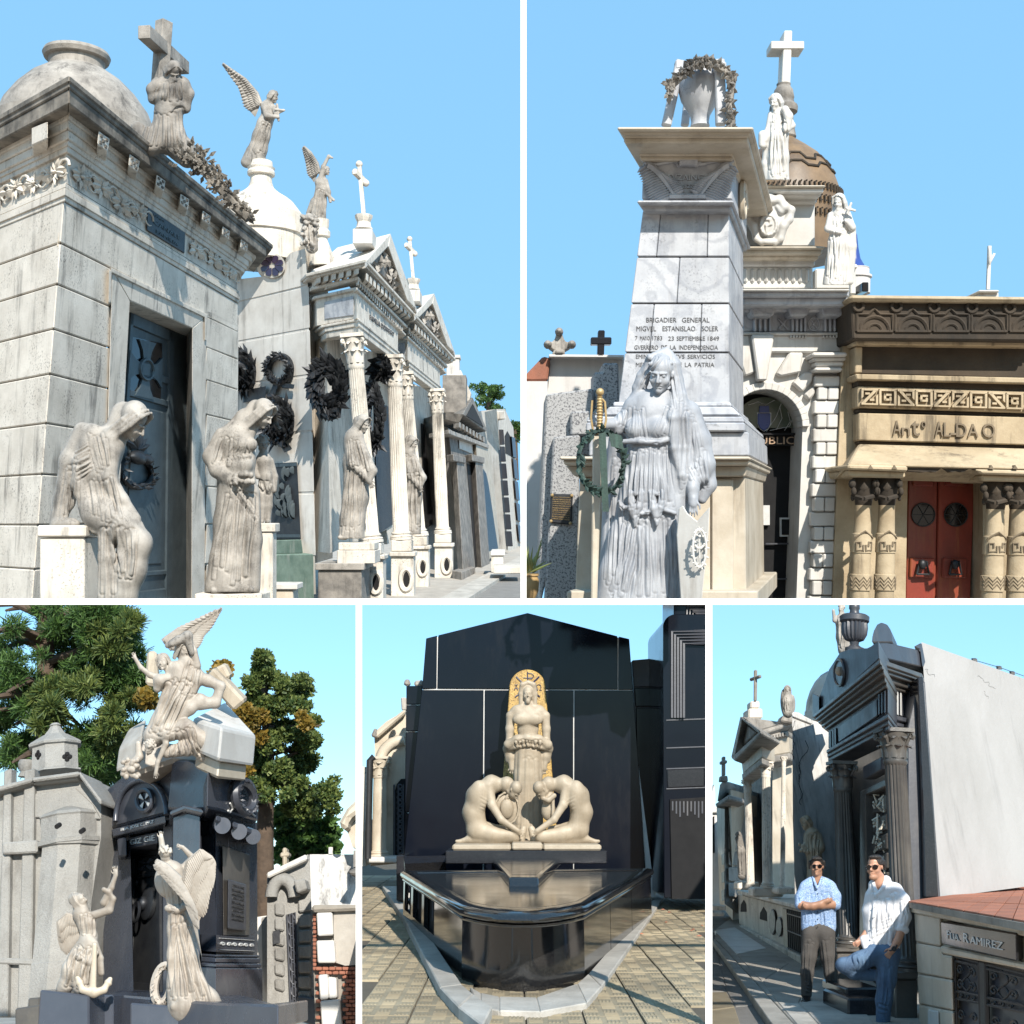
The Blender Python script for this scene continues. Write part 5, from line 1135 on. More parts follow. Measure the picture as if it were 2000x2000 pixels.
cr2=[(185,350),(200,335),(175,318),(160,300),(190,285),(205,262),(215,235),(232,216),(250,235),(262,262),(275,282),(312,298)]
MB().poly(fw,[c(205,358),c(210,330),c(260,330),c(262,358)],.15,-.35).build('foot','statue_dark',sc2,bev=.03)
mb=MB()
for(x,y)in((160,300),(312,300),(232,220)):mb.ell(P(*c(x,y),23.9),V((.09,0,0)),V((0,.2,0)),V((0,0,.09)))
mb.build('lobe','statue_dark',sc2,smooth=50)
bx=thing('black_cross','plain black cross standing on the white wall beside the lobed cross','cross');MB().poly(fw,[c(478,208),c(520,208),c(515,375),c(472,375)],.1,-.15).build('upright','granite_black',bx,bev=.02);MB().poly(fw,[c(432,252),c(562,252),c(562,298),c(432,298)],.12,-.13).build('arm','granite_black',bx,bev=.02)
pt=thing('agave_pot','clay pot with yellow-edged agave at the bottom left corner','plant');d0=18.5;k=d0/F/3.22
MB().lathe(P(*c(40,1900),d0),P(*c(40,1740),d0),[(0,40*k),(.3,62*k),(.7,66*k),(.9,56*k),(.92,64*k),(1,64*k)],24).build('pot','clay_pot',pt,smooth=40)
mb=MB();rn=random.Random(1)
for i in range(22):
    an=rn.uniform(-1.3,1.3);ln_=rn.uniform(120,290)*k;b0=P(*c(40,1740),d0);tp=b0+V((math.sin(an)*ln_*.6,rn.uniform(-.3,.3),math.cos(an)*ln_));mb.leafblade(b0+V((rn.uniform(-.1,.1),0,0)),tp,9*k,V((rn.uniform(-.3,.3),-1,.2)),.2)
mb.build('leaves','leaf_agave',pt)
# ---- white arched tomb
d_=lambda x,y:D2(x,y)[:2];b_=lambda x,y:B2(x,y)[:2]
WD=22.0;wf=frontal(WD)
wa=thing('arched_tomb','bright white marble tomb with arched dark doorway, rusticated pier and stepped attic','tomb')
def arch(cx_,cy_,r,n=16,a0=180,a1=0):return[(cx_+r*math.cos(R_(a0+(a1-a0)*i/n)),cy_-r*math.sin(R_(a0+(a1-a0)*i/n)))for i in range(n+1)]
ctr=(d_(235,860)[0],d_(0,850)[1]);Rr=(460-235)/3.1155
# wall around the opening: left part hidden by the monument, right pier, and the spandrels over the arch
ou=arch(*ctr,Rr,20);top=d_(0,300)[1]
mb=MB();xs=[p[0]for p in ou]
for i in range(20):
    (x0,y0),(x1,y1)=ou[i],ou[i+1];mb.poly(wf,[(x0,top),(x1,top),(x1,y1),(x0,y0)],-.1,-2)
mb.poly(wf,[(ou[-1][0],top),(d_(705,0)[0],top),(d_(640,0)[0],1190),(d_(420,0)[0],1190),ou[-1]],-.1,-2);mb.poly(wf,[(1400,top),(ou[0][0],top),ou[0],(ou[0][0],1190),(1400,1190)],-.1,-2)
mb.build('wall','marble_white',wa)
va=arch(*ctr,Rr+14,20);mb=MB()
for i in range(20):mb.poly(wf,[va[i],va[i+1],ou[i+1],ou[i]],.02,-.4)
mb.build('archivolt','marble_white',wa,bev=.01)
vb=arch(ctr[0],ctr[1],Rr+28,20)
kst=[[(150,290),(290,290),(245,570),(190,570)]]
MB().poly(wf,[d_(*p)for p in kst[0]],.18,-.1).build('keystone','marble_white',wa,bev=.03)
for q in([(380,400),(465,400),(450,520),(330,545),(300,530)],[(470,520),(530,520),(520,575),(460,640),(400,585)],[(535,600),(535,655),(500,690),(470,655)],[(30,290),(135,290),(175,520),(110,545)]):MB().poly(wf,[d_(*p)for p in q],.05,-.12).build('voussoir','marble_white',wa,bev=.03)
pxl=lambda y:d_(500,0)[0]+(535-500)/3.1155*(1-(y-720)/450);pxr=lambda y:d_(690,0)[0]-(y-720)*.033
yb0=[540,610,690,775,860,945,1025,1108,1195,1280,1370,1460,1545,1625,1710,1790,1880,1960]
for i in range(len(yb0)-1):
    y0,y1=d_(0,yb0[i])[1]+.8,d_(0,yb0[i+1])[1]-.8
    if i%2==0:sp=[(0,1.0)]
    else:sp=[(0.14,.53),(.56,.97)]
    for(u0,u1)in sp:
        m_=lambda u,y:pxl(y)+(pxr(y)-pxl(y))*u
        MB().poly(wf,[(m_(u0,y0),y0),(m_(u1,y0),y0),(m_(u1,y1),y1),(m_(u0,y1),y1)],.16 if i%2 else .11,-.1).build('block','marble_white',wa,bev=.02)
for(x0,x1,y0,y1,h)in((520,732,398,425,.5),(530,725,425,450,.4),(540,712,450,485,.3),(535,705,490,515,.36)):MB().rect(wf,*d_(x0,y0),*d_(x1,y1),h,-.1).build('pier_capital','marble_white',wa,bev=.03)
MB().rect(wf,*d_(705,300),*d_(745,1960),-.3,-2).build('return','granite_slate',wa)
# entablature
for(x0,x1,y0,y1,h,m)in((90,748,15,25,1.0,'marble_white'),(95,745,25,62,.9,'marble_blue'),(97,742,65,115,.75,'marble_blue'),(95,715,120,150,.35,'marble_blue'),(95,705,150,275,.0,'marble_blue'),(95,705,276,292,.12,'marble_white'),(95,700,292,400,.02,'marble_white')):MB().rect(wf,*d_(x0,y0),*d_(x1,y1),h,-1.5).build('entablature',m,wa,bev=.03)
for(x0,x1)in((150,290),(380,500),(580,710)):
    MB().poly(wf,[d_(x0-10,122),d_(x1+10,122),d_(x1+2,150),d_(x1-8,178),d_(x0+8,178),d_(x0-2,150)],.45,0).build('bracket','marble_blue',wa,bev=.03)
    for i in range(4):u=x0+14+i*(x1-x0-28)/3.6;MB().rect(wf,*d_(u,180),*d_(u+16,272),.12,0).build('triglyph_bar','marble_blue',wa,bev=.02)
    for i in range(6):u=x0+6+i*(x1-x0-12)/6;MB().rect(wf,*d_(u,294),*d_(u+9,310),.12,0).build('gutta','marble_white',wa,bev=.01)
mb=MB();k=WD/F/3.1155
mb.tube([wf.at(*d_(530+34*math.cos(i*.3927),228+40*math.sin(i*.3927)),.03)for i in range(16)],5*k,6,True);mb.tube([wf.at(*d_(x,y),.03)for x,y in((515,205),(530,225),(515,250))],6*k,6);mb.tube([wf.at(*d_(x,y),.03)for x,y in((545,205),(530,225),(548,255))],6*k,6)
mb.tube([wf.at(*d_(x,y),.03)for x,y in((310,195),(345,230),(370,260))],8*k,6);mb.tube([wf.at(*d_(x,y),.03)for x,y in((365,195),(345,225),(312,260))],8*k,6);mb.build('carved_emblem','marble_blue',wa,smooth=50)
# door with fanlight
dw=MB().poly(wf,[(ou[0][0]-2,1190)]+ou+[(d_(415,0)[0]+6,1190)],-1.0,-1.1).build('doorway','void',wa)
fa=arch(ctr[0]-3,ctr[1]+3,Rr-12,16);MB().poly(wf,fa,-.85,-.95).build('fanlight','glass_green',dw)
mb=MB()
for pts in([(130,720),(190,700),(235,720),(270,700),(290,690)],[(320,730),(335,800),(300,870)],[(370,760),(385,820),(350,875)],[(330,710),(300,790),(240,880)],[(120,790),(150,850),(185,880)],[(400,800),(380,850),(260,875)]):mb.tube([wf.at(*d_(*p),-.83)for p in pts],2.2*k,5)
mb.build('leading','letter_silver',dw);MB().poly(wf,[d_(*p)for p in((188,770),(265,770),(265,830),(250,862),(226,876),(203,862),(188,830))],-.8,-.86).build('heraldic_shield','enamel_blue',dw,bev=.01);MB().poly(wf,[d_(*p)for p in((200,725),(255,725),(258,765),(196,765))],-.8,-.86).build('heraldic_crown','enamel_blue',dw)
mb=MB().poly(wf,[d_(*p)for p in((184,766),(269,766),(269,832),(252,867),(226,882),(201,867),(184,832))],-.83,-.87).build('shield_rim','letter_silver',dw)
tq=Quad(wf,d_(150,905),d_(455,905),d_(455,965),d_(150,965),-.7);MB().qbox(tq,0,1,0,1,-.2,-.05).build('name_bar','void',wa);text('lettering','PUBLICI',tq,.02,.92,.12,.88,'letter_bronze',wa,-.05,.04)
MB().rect(wf,*d_(110,890),*d_(455,902),-.65,-.8).build('transom','void',wa)
mb=MB();mb.rect(wf,*d_(325,1405),*d_(398,1520),-.9,-1.0);fr_=mb.build('picture_frame','letter_silver',dw);MB().rect(wf,*d_(333,1415),*d_(390,1510),-.88,-.95).build('picture','void',fr_);MB().rect(wf,*d_(215,1330),*d_(260,1450),-.9,-1).build('interior_light_plate','letter_silver',dw)  # light seen inside the doorway is put in as a pale silver plate
for(x0,y0,x1,y1)in((235,1560,395,1568),(235,1775,390,1782),(402,990,412,1390)):MB().rect(wf,*d_(x0,y0),*d_(x1,y1),-.88,-.95).build('door_bar','granite_slate',dw)
# attic
for(x0,x1,y0,y1,h,bk,m)in((160,835,1690,1712,.9,-3,'marble_white'),(162,605,1545,1690,.0,-2.5,'marble_white'),(155,680,1420,1436,.55,-3,'marble_warm'),(158,665,1436,1470,.45,-2.9,'marble_warm'),(160,645,1470,1500,.3,-2.8,'marble_warm'),(160,620,1500,1545,.1,-2.6,'marble_white'),(160,618,1150,1422,.0,-2.2,'marble_white'),
                          (270,685,1035,1048,.5,-3,'marble_warm'),(275,672,1048,1085,.42,-2.9,'marble_white'),(278,655,1085,1110,.3,-2.7,'marble_white'),(180,630,1110,1152,.12,-2.4,'marble_white'),(620,835,1560,1690,-.8,-3,'marble_white')):
    MB().rect(wf,*b_(x0,y0),*b_(x1,y1),h,bk).build('attic_course',m,wa,bev=.03)
for i in range(10):
    x=172+i*43;MB().rect(wf,*b_(x,1555),*b_(x+26,1650),.06,-.1).build('attic_fluting','marble_white',wa,bev=.05)
S=Sculpt(1.4);a_=B2
S.ell(a_(325,1270,0),28,9,34,4);S.ell(a_(325,1280,-7),20,6,26,2)
for e in(-1,1):S.chain([a_(325+e*20,1130,-6),a_(325+e*70,1125,-6),a_(325+e*100,1170,-6),a_(325+e*80,1195,-6),a_(325+e*60,1170,-6)],[8,9,9,7,6],3);S.chain([a_(325+e*110,1170,-2),a_(325+e*145,1190,-2),a_(325+e*130,1250,-2),a_(325+e*95,1290,-4),a_(325+e*75,1370,-4),a_(325+e*40,1400,-4)],[8,7,8,9,7,6],4)
S.ell(a_(325,1110,-6),12,8,8,3);S.ell(a_(325,1390,-6),18,8,7,3);S.ell(a_(325,1200,2),36,8,30,6)
S.chain([a_(325+50*math.cos(t*.4),1285+62*math.sin(t*.4),-12)for t in range(17)],2.6,2);S.chain([a_(310,1250,-13),a_(335,1250,-13),a_(340,1280,-13),a_(312,1290,-13),a_(312,1330,-13)],3,1.5)
S.mesh('cartouche',WD-.35,'marble_white',wa)
# patterned dome behind, with lantern and cross
dd0=29.0;k=dd0/F/3.22
dm=thing('patterned_dome','tall brown and gold patterned dome with dark meander band behind the attic','dome')
yx=lambda y:P(*b_(420,y),dd0)
MB().lathe(yx(1500),yx(720),[((1500-y)/780,r*k)for y,r in((1500,365),(1300,362),(1200,358),(1100,345),(1000,310),(930,272),(860,215),(800,140),(760,85),(740,62),(720,55))],56).build('shell','copper_tile',dm,smooth=40)
mb=MB();rn=random.Random(3)
for(yc,amp)in((930,40),(985,30)):
    pts=[]
    for i in range(40):
        an=-2.2+i*.11;y=yc+amp*(1 if(i//3)%2 else-1)*.5;r=np.interp(y,(860,930,1000,1100),(217,274,312,347))*k
        pts.append(yx(y)+V((math.sin(an+.8)*r,-math.cos(an+.8)*r,0)))
    mb.tube(pts,.04,6)
mb.build('zigzag_band','sandstone_stained',dm)
mb=MB()
for row in range(3):
    for i in range(26):
        an=-.6+i*.09;y=1130+row*80;r=np.interp(y,(1000,1100,1200,1300),(312,347,360,364))*k
        for(ox,oy,w,h)in((0,0,.05,24),(.03,-22,.03,5),(.03,10,.03,5)):
            ctr_=yx(y+oy)+V((math.sin(an+ox)*r,-math.cos(an+ox)*r,0));tg=V((math.cos(an+ox),math.sin(an+ox),0));mb.obox(ctr_,tg*(w*r*.25),tg.cross(V((0,0,1)))*.05,V((0,0,h*k*.8)))
stuff(mb.build('meander_band','sandstone_stained',dm))
MB().lathe(yx(745),yx(400),[((745-y)/345,r*k)for y,r in((745,70),(735,78),(640,60),(600,60),(580,85),(555,88),(540,86),(520,66),(500,62),(490,66),(440,58),(430,50),(415,42),(400,44))],24).build('lantern','statue_dark',dm,smooth=35)
yc=lambda x,y:P(*b_(x,y),dd0)
cm=MB();cm.prism([yc(425,62),yc(475,62),yc(462,405),yc(408,400)],[p+V((0,.5,0))for p in(yc(425,62),yc(475,62),yc(462,405),yc(408,400))]);cm.build('cross_upright','plaster_white',dm,bev=.02)
v4=[P(*b_(342,128),dd0-.03),P(*b_(550,128),dd0-.03),P(*b_(550,178),dd0-.03),P(*b_(342,178),dd0-.03)];MB().prism(v4,[p+V((0,.56,0))for p in v4]).build('cross_arm','plaster_white',dm,bev=.02)
# roof statues
def roof_statue(lab,d,hd,hh,yaw,body,extra,dr,seed,nm='roof_statue',hair='wave'):
    S=Sculpt(1.3);a=B2
    S.head(a(*hd,-2),hh,yaw,8,0,hair);S.chain([a(hd[0],hd[1]-6,4),a(body[0][0],body[0][1],2)],[hh*.22,hh*.3],4)
    S.chain([a(x,y,0)for x,y,r in body],[r for x,y,r in body],6,flat=.85)
    for ch,r in extra:S.chain([a(*p)for p in ch],r,3.5)
    S.box(a(body[-1][0],body[-1][1]+100,0),60,60,30,1,-1)
    for(t,b,n,r)in dr:S.drape([a(*p)for p in t],[a(*p)for p in b],n,r,k=2,seed=seed,wob=3)
    return tag(S.mesh(nm,d,'marble_white'),lab,'statue','white roof statues of the arched tomb')
roof_statue('white marble woman with flowers standing on the top of the attic',21.5,(372,560),31,-30,[(385,590,13),(375,640,15),(385,720,20),(385,860,21),(385,1000,22)],
    [([(340,590,0),(320,690,-4),(305,750,-8)],[6,5,4]),([(440,580,0),(475,660,-6),(440,690,-16)],[6,6,4]),([(430,560,-12),(450,600,-14),(440,680,-16)],[8,9,7]),([(290,720,-4),(290,780,-4)],[9,9]),([(320,760,4),(310,900,4),(325,1000,4)],[8,9,10])],
    [([(345,650,-14),(430,650,-14)],[(325,1000,-20),(455,1000,-20)],9,2.6),([(350,590,-12),(420,590,-12)],[(350,645,-14),(425,645,-14)],5,1.8)],3)
roof_statue('white marble veiled woman holding a small cross at the right end of the attic',21.3,(770,1190),30,-20,[(765,1215,13),(770,1290,17),(765,1400,20),(755,1530,22),(745,1660,25)],
    [([(720,1230,0),(700,1310,-8),(770,1330,-18)],[8,7,5]),([(820,1220,0),(850,1300,-6),(810,1260,-18)],[8,7,5]),([(820,1215,-20),(845,1150,-20)],[2.6,2.6]),([(815,1180,-20),(868,1195,-20)],[2.6,2.6]),([(850,1300,2),(850,1420,2),(835,1640,2)],[8,9,8])],
    [([(700,1340,-14),(820,1300,-16)],[(680,1660,-22),(810,1670,-22)],9,2.6),([(730,1220,-10),(810,1220,-10)],[(720,1330,-16),(800,1300,-18)],6,2.2)],5,hair='veil')
bt=thing('blue_turret','small round turret with blue conical roof behind the veiled roof statue','turret');dd0=31;k=dd0/F/3.22
MB().lathe(P(*b_(860,1720),dd0),P(*b_(860,1560),dd0),[(0,100*k),(.6,102*k),(.62,112*k),(.7,112*k),(.72,96*k),(1,96*k)],32).build('drum','wall_white',bt,smooth=30);MB().lathe(P(*b_(860,1565),dd0),P(*b_(860,1300),dd0),[(0,98*k),(.04,72*k),(.25,42*k),(.5,30*k),(.8,22*k),(1,4*k)],32).build('roof','enamel_blue',bt,smooth=40)
MB().rect(frontal(dd0-1.2),*b_(915,1645),*b_(955,1705),0,-.6).build('window','glass_dark',bt,bev=.02)
wp=thing('white_pillar','narrow white pillar with cap between the veiled roof statue and the turret','pillar');MB().rect(frontal(24),*b_(840,1560),*b_(875,1720),0,-1).build('shaft','marble_white',wp,bev=.02);MB().rect(frontal(24),*b_(832,1530),*b_(888,1560),.15,-1.1).build('cap','marble_white',wp,bev=.03)
# ---- sandstone tomb
SD=21.5;sf=frontal(SD)
st=thing('sandstone_tomb','stained sandstone tomb with geometric frieze, sloping canopy and paired columns at right','tomb')
def cl(y):return d_(735,0)[0]
MB().poly(sf,[d_(705,330),d_(1900,350),d_(1900,1130),d_(1100,1110),d_(1085,1990),d_(640,1990)],-.3,-1.2).build('wall','sandstone',st);MB().poly(sf,[d_(1555,1130),d_(1900,1140),d_(1900,1990),d_(1560,1990)],-.3,-1.2).build('wall','sandstone',st);MB().poly(sf,[d_(705,330),d_(1900,350),d_(1900,1990),d_(640,1990)],-1.2,-4).build('wall','sandstone',st)
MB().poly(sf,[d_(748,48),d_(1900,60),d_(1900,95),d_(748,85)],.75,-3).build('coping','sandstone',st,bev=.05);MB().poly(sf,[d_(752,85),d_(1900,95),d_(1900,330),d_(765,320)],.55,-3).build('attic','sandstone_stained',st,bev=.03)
for i in range(5):
    x=800+i*230;y=115+i*3;MB().tube([sf.at(*d_(x+30*math.cos(t*.3927),y+32*math.sin(t*.3927)),.58)for t in range(16)],.035,6,True).build('carved_ring','sandstone_stained',st,smooth=50)
    mb=MB();x=790+i*232;L_=[(x,270),(x,170),(x+70,168),(x+105,135),(x+140,168),(x+215,170),(x+215,272),(x,270)]
    mb.tube([sf.at(*d_(*p),.56)for p in L_],.035,5);mb.tube([sf.at(*d_(x+108+90*math.cos(R_(180-t*15)),272-90*math.sin(R_(180-t*15))),.56)for t in range(13)],.035,5);mb.tube([sf.at(*d_(x+108+45*math.cos(R_(180-t*15)),272-45*math.sin(R_(180-t*15))),.56)for t in range(13)],.025,5)
    mb.build('carved_arch','sandstone_stained',st)
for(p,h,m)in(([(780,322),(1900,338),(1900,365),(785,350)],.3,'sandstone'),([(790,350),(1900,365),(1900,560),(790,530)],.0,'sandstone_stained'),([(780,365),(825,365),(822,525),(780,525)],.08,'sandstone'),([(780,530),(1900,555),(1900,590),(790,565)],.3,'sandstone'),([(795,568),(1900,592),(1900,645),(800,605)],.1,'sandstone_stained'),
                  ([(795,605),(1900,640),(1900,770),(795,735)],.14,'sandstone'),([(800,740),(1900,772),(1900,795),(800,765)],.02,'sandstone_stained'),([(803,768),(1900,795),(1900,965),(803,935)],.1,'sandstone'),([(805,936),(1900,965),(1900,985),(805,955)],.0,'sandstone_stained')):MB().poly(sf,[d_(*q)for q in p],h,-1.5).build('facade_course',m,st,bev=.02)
# geometric frieze
fq=Quad(sf,d_(805,618),d_(1905,650),d_(1905,755),d_(805,722),.14);mb=MB()
def bar(x0,y0,x1,y1,w=.16):
    for t in(0,):mb.qbox(fq,min(x0,x1),max(x0,x1),min(y0,y1),max(y0,y1),0,.09)
nu=10
for i in range(nu):
    u0=i/nu;w=1/nu;ty=i%5;th=.018
    mb.qbox(fq,u0+.004,u0+w-.004,.86,.97,0,.09);mb.qbox(fq,u0+.004,u0+w-.004,.03,.12,0,.09)
    if ty in(1,3):
        for(a0,a1,b0,b1)in((.02,.14,.1,.9),(.84,.97,.1,.9),(.28,.70,.58,.70),(.28,.40,.3,.70),(.28,.60,.3,.42),(.58,.70,.3,.52)):mb.qbox(fq,u0+a0*w,u0+a1*w,b0,b1,0,.09)
    else:
        fl=-1 if ty==2 else 1
        X=lambda x:u0+w*(x if fl>0 else 1-x)
        mb.qpoly(fq,[(X(.04),.12),(X(.24),.12),(X(.92),.88),(X(.72),.88)],0,.09);mb.qpoly(fq,[(X(.04),.88),(X(.16),.88),(X(.16),.5),(X(.04),.38)],0,.09);mb.qpoly(fq,[(X(.84),.12),(X(.96),.12),(X(.96),.66),(X(.84),.54)],0,.09)
        mb.qbox(fq,min(X(.25),X(.5)),max(X(.25),X(.5)),.62,.74,0,.09);mb.qbox(fq,min(X(.5),X(.75)),max(X(.5),X(.75)),.26,.38,0,.09)
mb.build('frieze_pattern','sandstone',st)
nq=Quad(sf,d_(1005,815),d_(1645,830),d_(1645,920),d_(1005,905),.1)
for(s_,u0,u1,v0,v1)in(('A',0,.075,0,1),('n',.085,.16,0,.55),('t',.175,.255,0,1),('º',.27,.315,.55,1),('A',.40,.475,0,1),('L',.485,.55,0,.95),('D',.60,.70,0,.92),('A',.71,.81,0,.9),('O',.85,.97,0,.95)):text('lettering',s_,nq,u0,u1,v0,v1,'letter_stone',st,0,.05)
MB().qbox(nq,.545,.605,.12,.26,0,.045).build('lettering','letter_stone',st)
# canopy
cy=[(805,955),(1900,985),(1900,1120),(735,1090)]
fr4=[sf.at(*d_(805,955),.1),sf.at(*d_(1900,985),.1),sf.at(*d_(1900,1108),1.1),sf.at(*d_(735,1080),1.1)]
MB().prism(fr4,[p+V((0,.9,-.25))for p in fr4]).build('canopy','sandstone',st,bev=.03)
MB().poly(sf,[d_(735,1080),d_(1100,1090),d_(1100,1125),d_(738,1112)],1.1,-.5).build('canopy_edge','sandstone',st,bev=.03);MB().poly(sf,[d_(1510,1110),d_(1900,1118),d_(1900,1150),d_(1550,1140)],1.1,-.5).build('canopy_edge','sandstone',st,bev=.03)
rn=random.Random(5);jag=[d_(1100+i*34,1118+rn.uniform(-14,12))for i in range(13)]
MB().poly(sf,[d_(1100,1085),d_(1515,1105)]+jag[::-1],1.0,-.6).build('broken_edge','sandstone_stained',st)
for x in(875,1020,1610,1755):MB().poly(sf,[d_(x-16,1108),d_(x,1085),d_(x+16,1110)],1.13,1.0).build('notch','letter_stone',st)
MB().poly(sf,[d_(738,1112),d_(1090,1122),d_(1085,1165),d_(745,1158)],.95,-.6).build('impost','sandstone',st,bev=.03);MB().poly(sf,[d_(1548,1142),d_(1900,1150),d_(1900,1190),d_(1555,1182)],.95,-.6).build('impost','sandstone',st,bev=.03)
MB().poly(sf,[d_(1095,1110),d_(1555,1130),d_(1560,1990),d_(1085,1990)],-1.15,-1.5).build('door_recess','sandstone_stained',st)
# columns: shafts with carved bands, animal-head capitals
for(xt,xb,w)in((830,805,100),(972,955,100),(1635,1608,108),(1775,1762,108)):
    dk=SD-.55;k=dk/F/3.1155;yo=25 if xt>1500 else 0
    X=lambda y:xt+(xb-xt)*(y-1320)/600
    at_=lambda y:P(*d_(X(y),y),dk)
    cl_=MB().lathe(at_(2000),at_(1310+yo),[(0,w*.58*k),(.22,w*.56*k),(.225,w*.64*k),(.36,w*.64*k),(.365,w*.57*k),(.55,w*.55*k),(.555,w*.61*k),(.72,w*.59*k),(.725,w*.52*k),(1,w*.47*k)],28).build('column','sandstone',st,smooth=30)
    y1=2000-.64*690+yo*.3;mb=MB();R2=w*.625*k
    def wrap(u,y):an=u;return at_(y)+V((math.sin(an)*R2,-math.cos(an)*R2,0))
    for e in(-1,1):mb.tube([wrap(e*u,y)for u,y in((.12,y1+10),(.12,y1+45),(.8,y1+45),(.8,y1-5),(.4,y1-5),(.4,y1+20))],.022,4)
    mb.tube([wrap(u,y)for u,y in((-1.0,y1-25),(-.9,y1-35),(0,y1-70),(.9,y1-35),(1.0,y1-25))],.025,4)
    y2=2000-.29*690
    for o_ in(-22,0,22):mb.tube([wrap(-1.4+.35*i,y2+o_+(14 if i%2 else-14))for i in range(9)],.022,4)
    stuff(mb.build('carved_band','letter_stone',cl_))
    c2=MB();c2.lathe(at_(1330+yo),at_(1165+yo),[(0,w*.48*k),(.3,w*.56*k),(.7,w*.66*k),(1,w*.72*k)],20)
    for e in(-1,1):
        ph=P(*d_(X(1230)+e*w*.72,1200+yo),dk-.25);c2.ell(ph,V((22*k,0,0)),V((0,26*k,0)),V((0,0,30*k)));c2.ell(ph+V((0,-.1,-46*k)),V((16*k,0,0)),V((0,20*k,0)),V((0,0,26*k)));c2.ell(ph+V((0,-.02,-84*k)),V((12*k,0,0)),V((0,14*k,0)),V((0,0,20*k)))
        c2.tube([ph+V((0,0,-70*k)),P(*d_(X(1290),1290+yo),dk-.5)],14*k,6)
    c2.leafblade(P(*d_(X(1220),1250+yo),dk-.45),P(*d_(X(1220),1190+yo),dk-.5),26*k,V((0,-1,0)))
    c2.build('capital','sandstone_stained',cl_,smooth=50)
# red doors
dr=MB();dq=frontal(SD+.9)
for(x0,x1,xb0,xb1,xc,nm)in((1105,1283,1085,1268,1195,0),(1288,1510,1273,1478,1393,1)):
    dl=MB().poly(dq,[d_(x0,1130),d_(x1,1135),d_(xb1,1990),d_(xb0,1990)],.15,-.1).build('door','door_red',st,bev=.02)
    MB().poly(dq,[d_(xc-65,1150),d_(xc+65,1155),d_(xc+65,1215),d_(xc-65,1210)],.2,.1).build('panel','door_red',dl,bev=.02)
    MB().poly(dq,[(d_(xc+70*math.cos(i*.2618),1387+70*math.sin(i*.2618)))for i in range(24)],.17,.1).build('round_window','glass_dark',dl)
    mb=MB();k=(SD+.8)/F/3.1155;mb.tube([dq.at(*d_(xc+70*math.cos(i*.2618),1387+70*math.sin(i*.2618)),.18)for i in range(24)],4*k,6,True)
    for i in range(6):mb.tube([dq.at(*d_(xc,1387),.18),dq.at(*d_(xc+66*math.cos(i*1.047),1387+66*math.sin(i*1.047)),.18)],2.5*k,5)
    mb.build('window_grille','iron',dl)
    MB().poly(dq,[d_(xc-75-4,1648),d_(xc+70,1652),d_(xc+66,1775),d_(xc-82,1770)],.22,.1).build('knocker_plate','door_red',dl,bev=.02)
    mb=MB();mb.tube([dq.at(*d_(xc+x,y),.3)for x,y in((-40,1750),(-22,1672),(18,1672),(34,1750),(-40,1750))],8*k,6);mb.ell(dq.at(*d_(xc-5,1690),.32),V((24*k,0,0)),V((0,18*k,0)),V((0,0,30*k)));mb.build('knocker','bronze_dark',dl,smooth=50)
cx_=thing('crucifix','thin stone crucifix on a small block above the sandstone tomb','cross');dk=23.5;k=dk/F/3.22
mb=MB();mb.beam(P(*b_(1705,1692),dk),P(*b_(1715,1418),dk),20*k,16*k);mb.beam(P(*b_(1708,1540),dk),P(*b_(1745,1470),dk+.5),14*k,14*k);mb.ell(P(*b_(1717,1480),dk-.1),V((12*k,0,0)),V((0,10*k,0)),V((0,0,60*k)));mb.build('cross','marble_white',cx_,smooth=30);MB().rect(frontal(dk),*b_(1648,1694),*b_(1780,1710),.1,-.8).build('cap','marble_white',cx_,bev=.03);MB().rect(frontal(dk),*b_(1655,1710),*b_(1775,1750),0,-.7).build('block','marble_white',cx_,bev=.02)

# =================================================================== VIEW 3: black granite tomb with soaring marble group, granite chapel, trees
CUR[0]='p3'
def E3(x,y,z=0):return(x/2.76,1170+y/2.76,z)
def F3(x,y,z=0):return(x/2.76,1560+y/2.76,z)
e3=lambda x,y:E3(x,y)[:2];f3=lambda x,y:F3(x,y)[:2]
U3=up_of(1890);VL3,VR3=(-957,1890),(1252,1890);IN3=(ray(*VL3).normalized()+ray(*VR3).normalized()).normalized()
N3=lambda d:PLu(350,1890,d,V((1,0,0)),U3)
CD=12.0
BF=PLu(410,1890,CD,VL3,U3,IN3);BR=PLu(410,1890,CD,VR3,U3,IN3)
bt3=thing('black_tomb','polished black granite tomb with arched panel, metal door and stone corbels','tomb')
def two(nm,m,front,right,h,bev=.01,th=.4):
    MB().poly(BF,front,h,-th).build(nm,m,bt3,bev=bev);MB().poly(BR,right,h,-th).build(nm,m,bt3,bev=bev)
# body walls
MB().poly(BF,[f3(560,150),f3(700,135),f3(720,1050),f3(555,1060)],-.12,-.8).build('wall','granite_sky_tint',bt3)
MB().poly(BF,[f3(880,90),f3(1170,30),f3(1165,1080),f3(880,1100)],-.12,-.8).build('wall','granite_sky_tint',bt3)
MB().poly(BR,[f3(1165,40),f3(1385,130),f3(1390,1090),f3(1160,1100)],-.08,-1.2).build('wall','granite_sky_tint',bt3)
MB().poly(BF,[f3(690,130),f3(890,95),f3(890,1090),f3(690,1080)],-.5,-.9).build('recess_wall','granite_sky_tint',bt3)
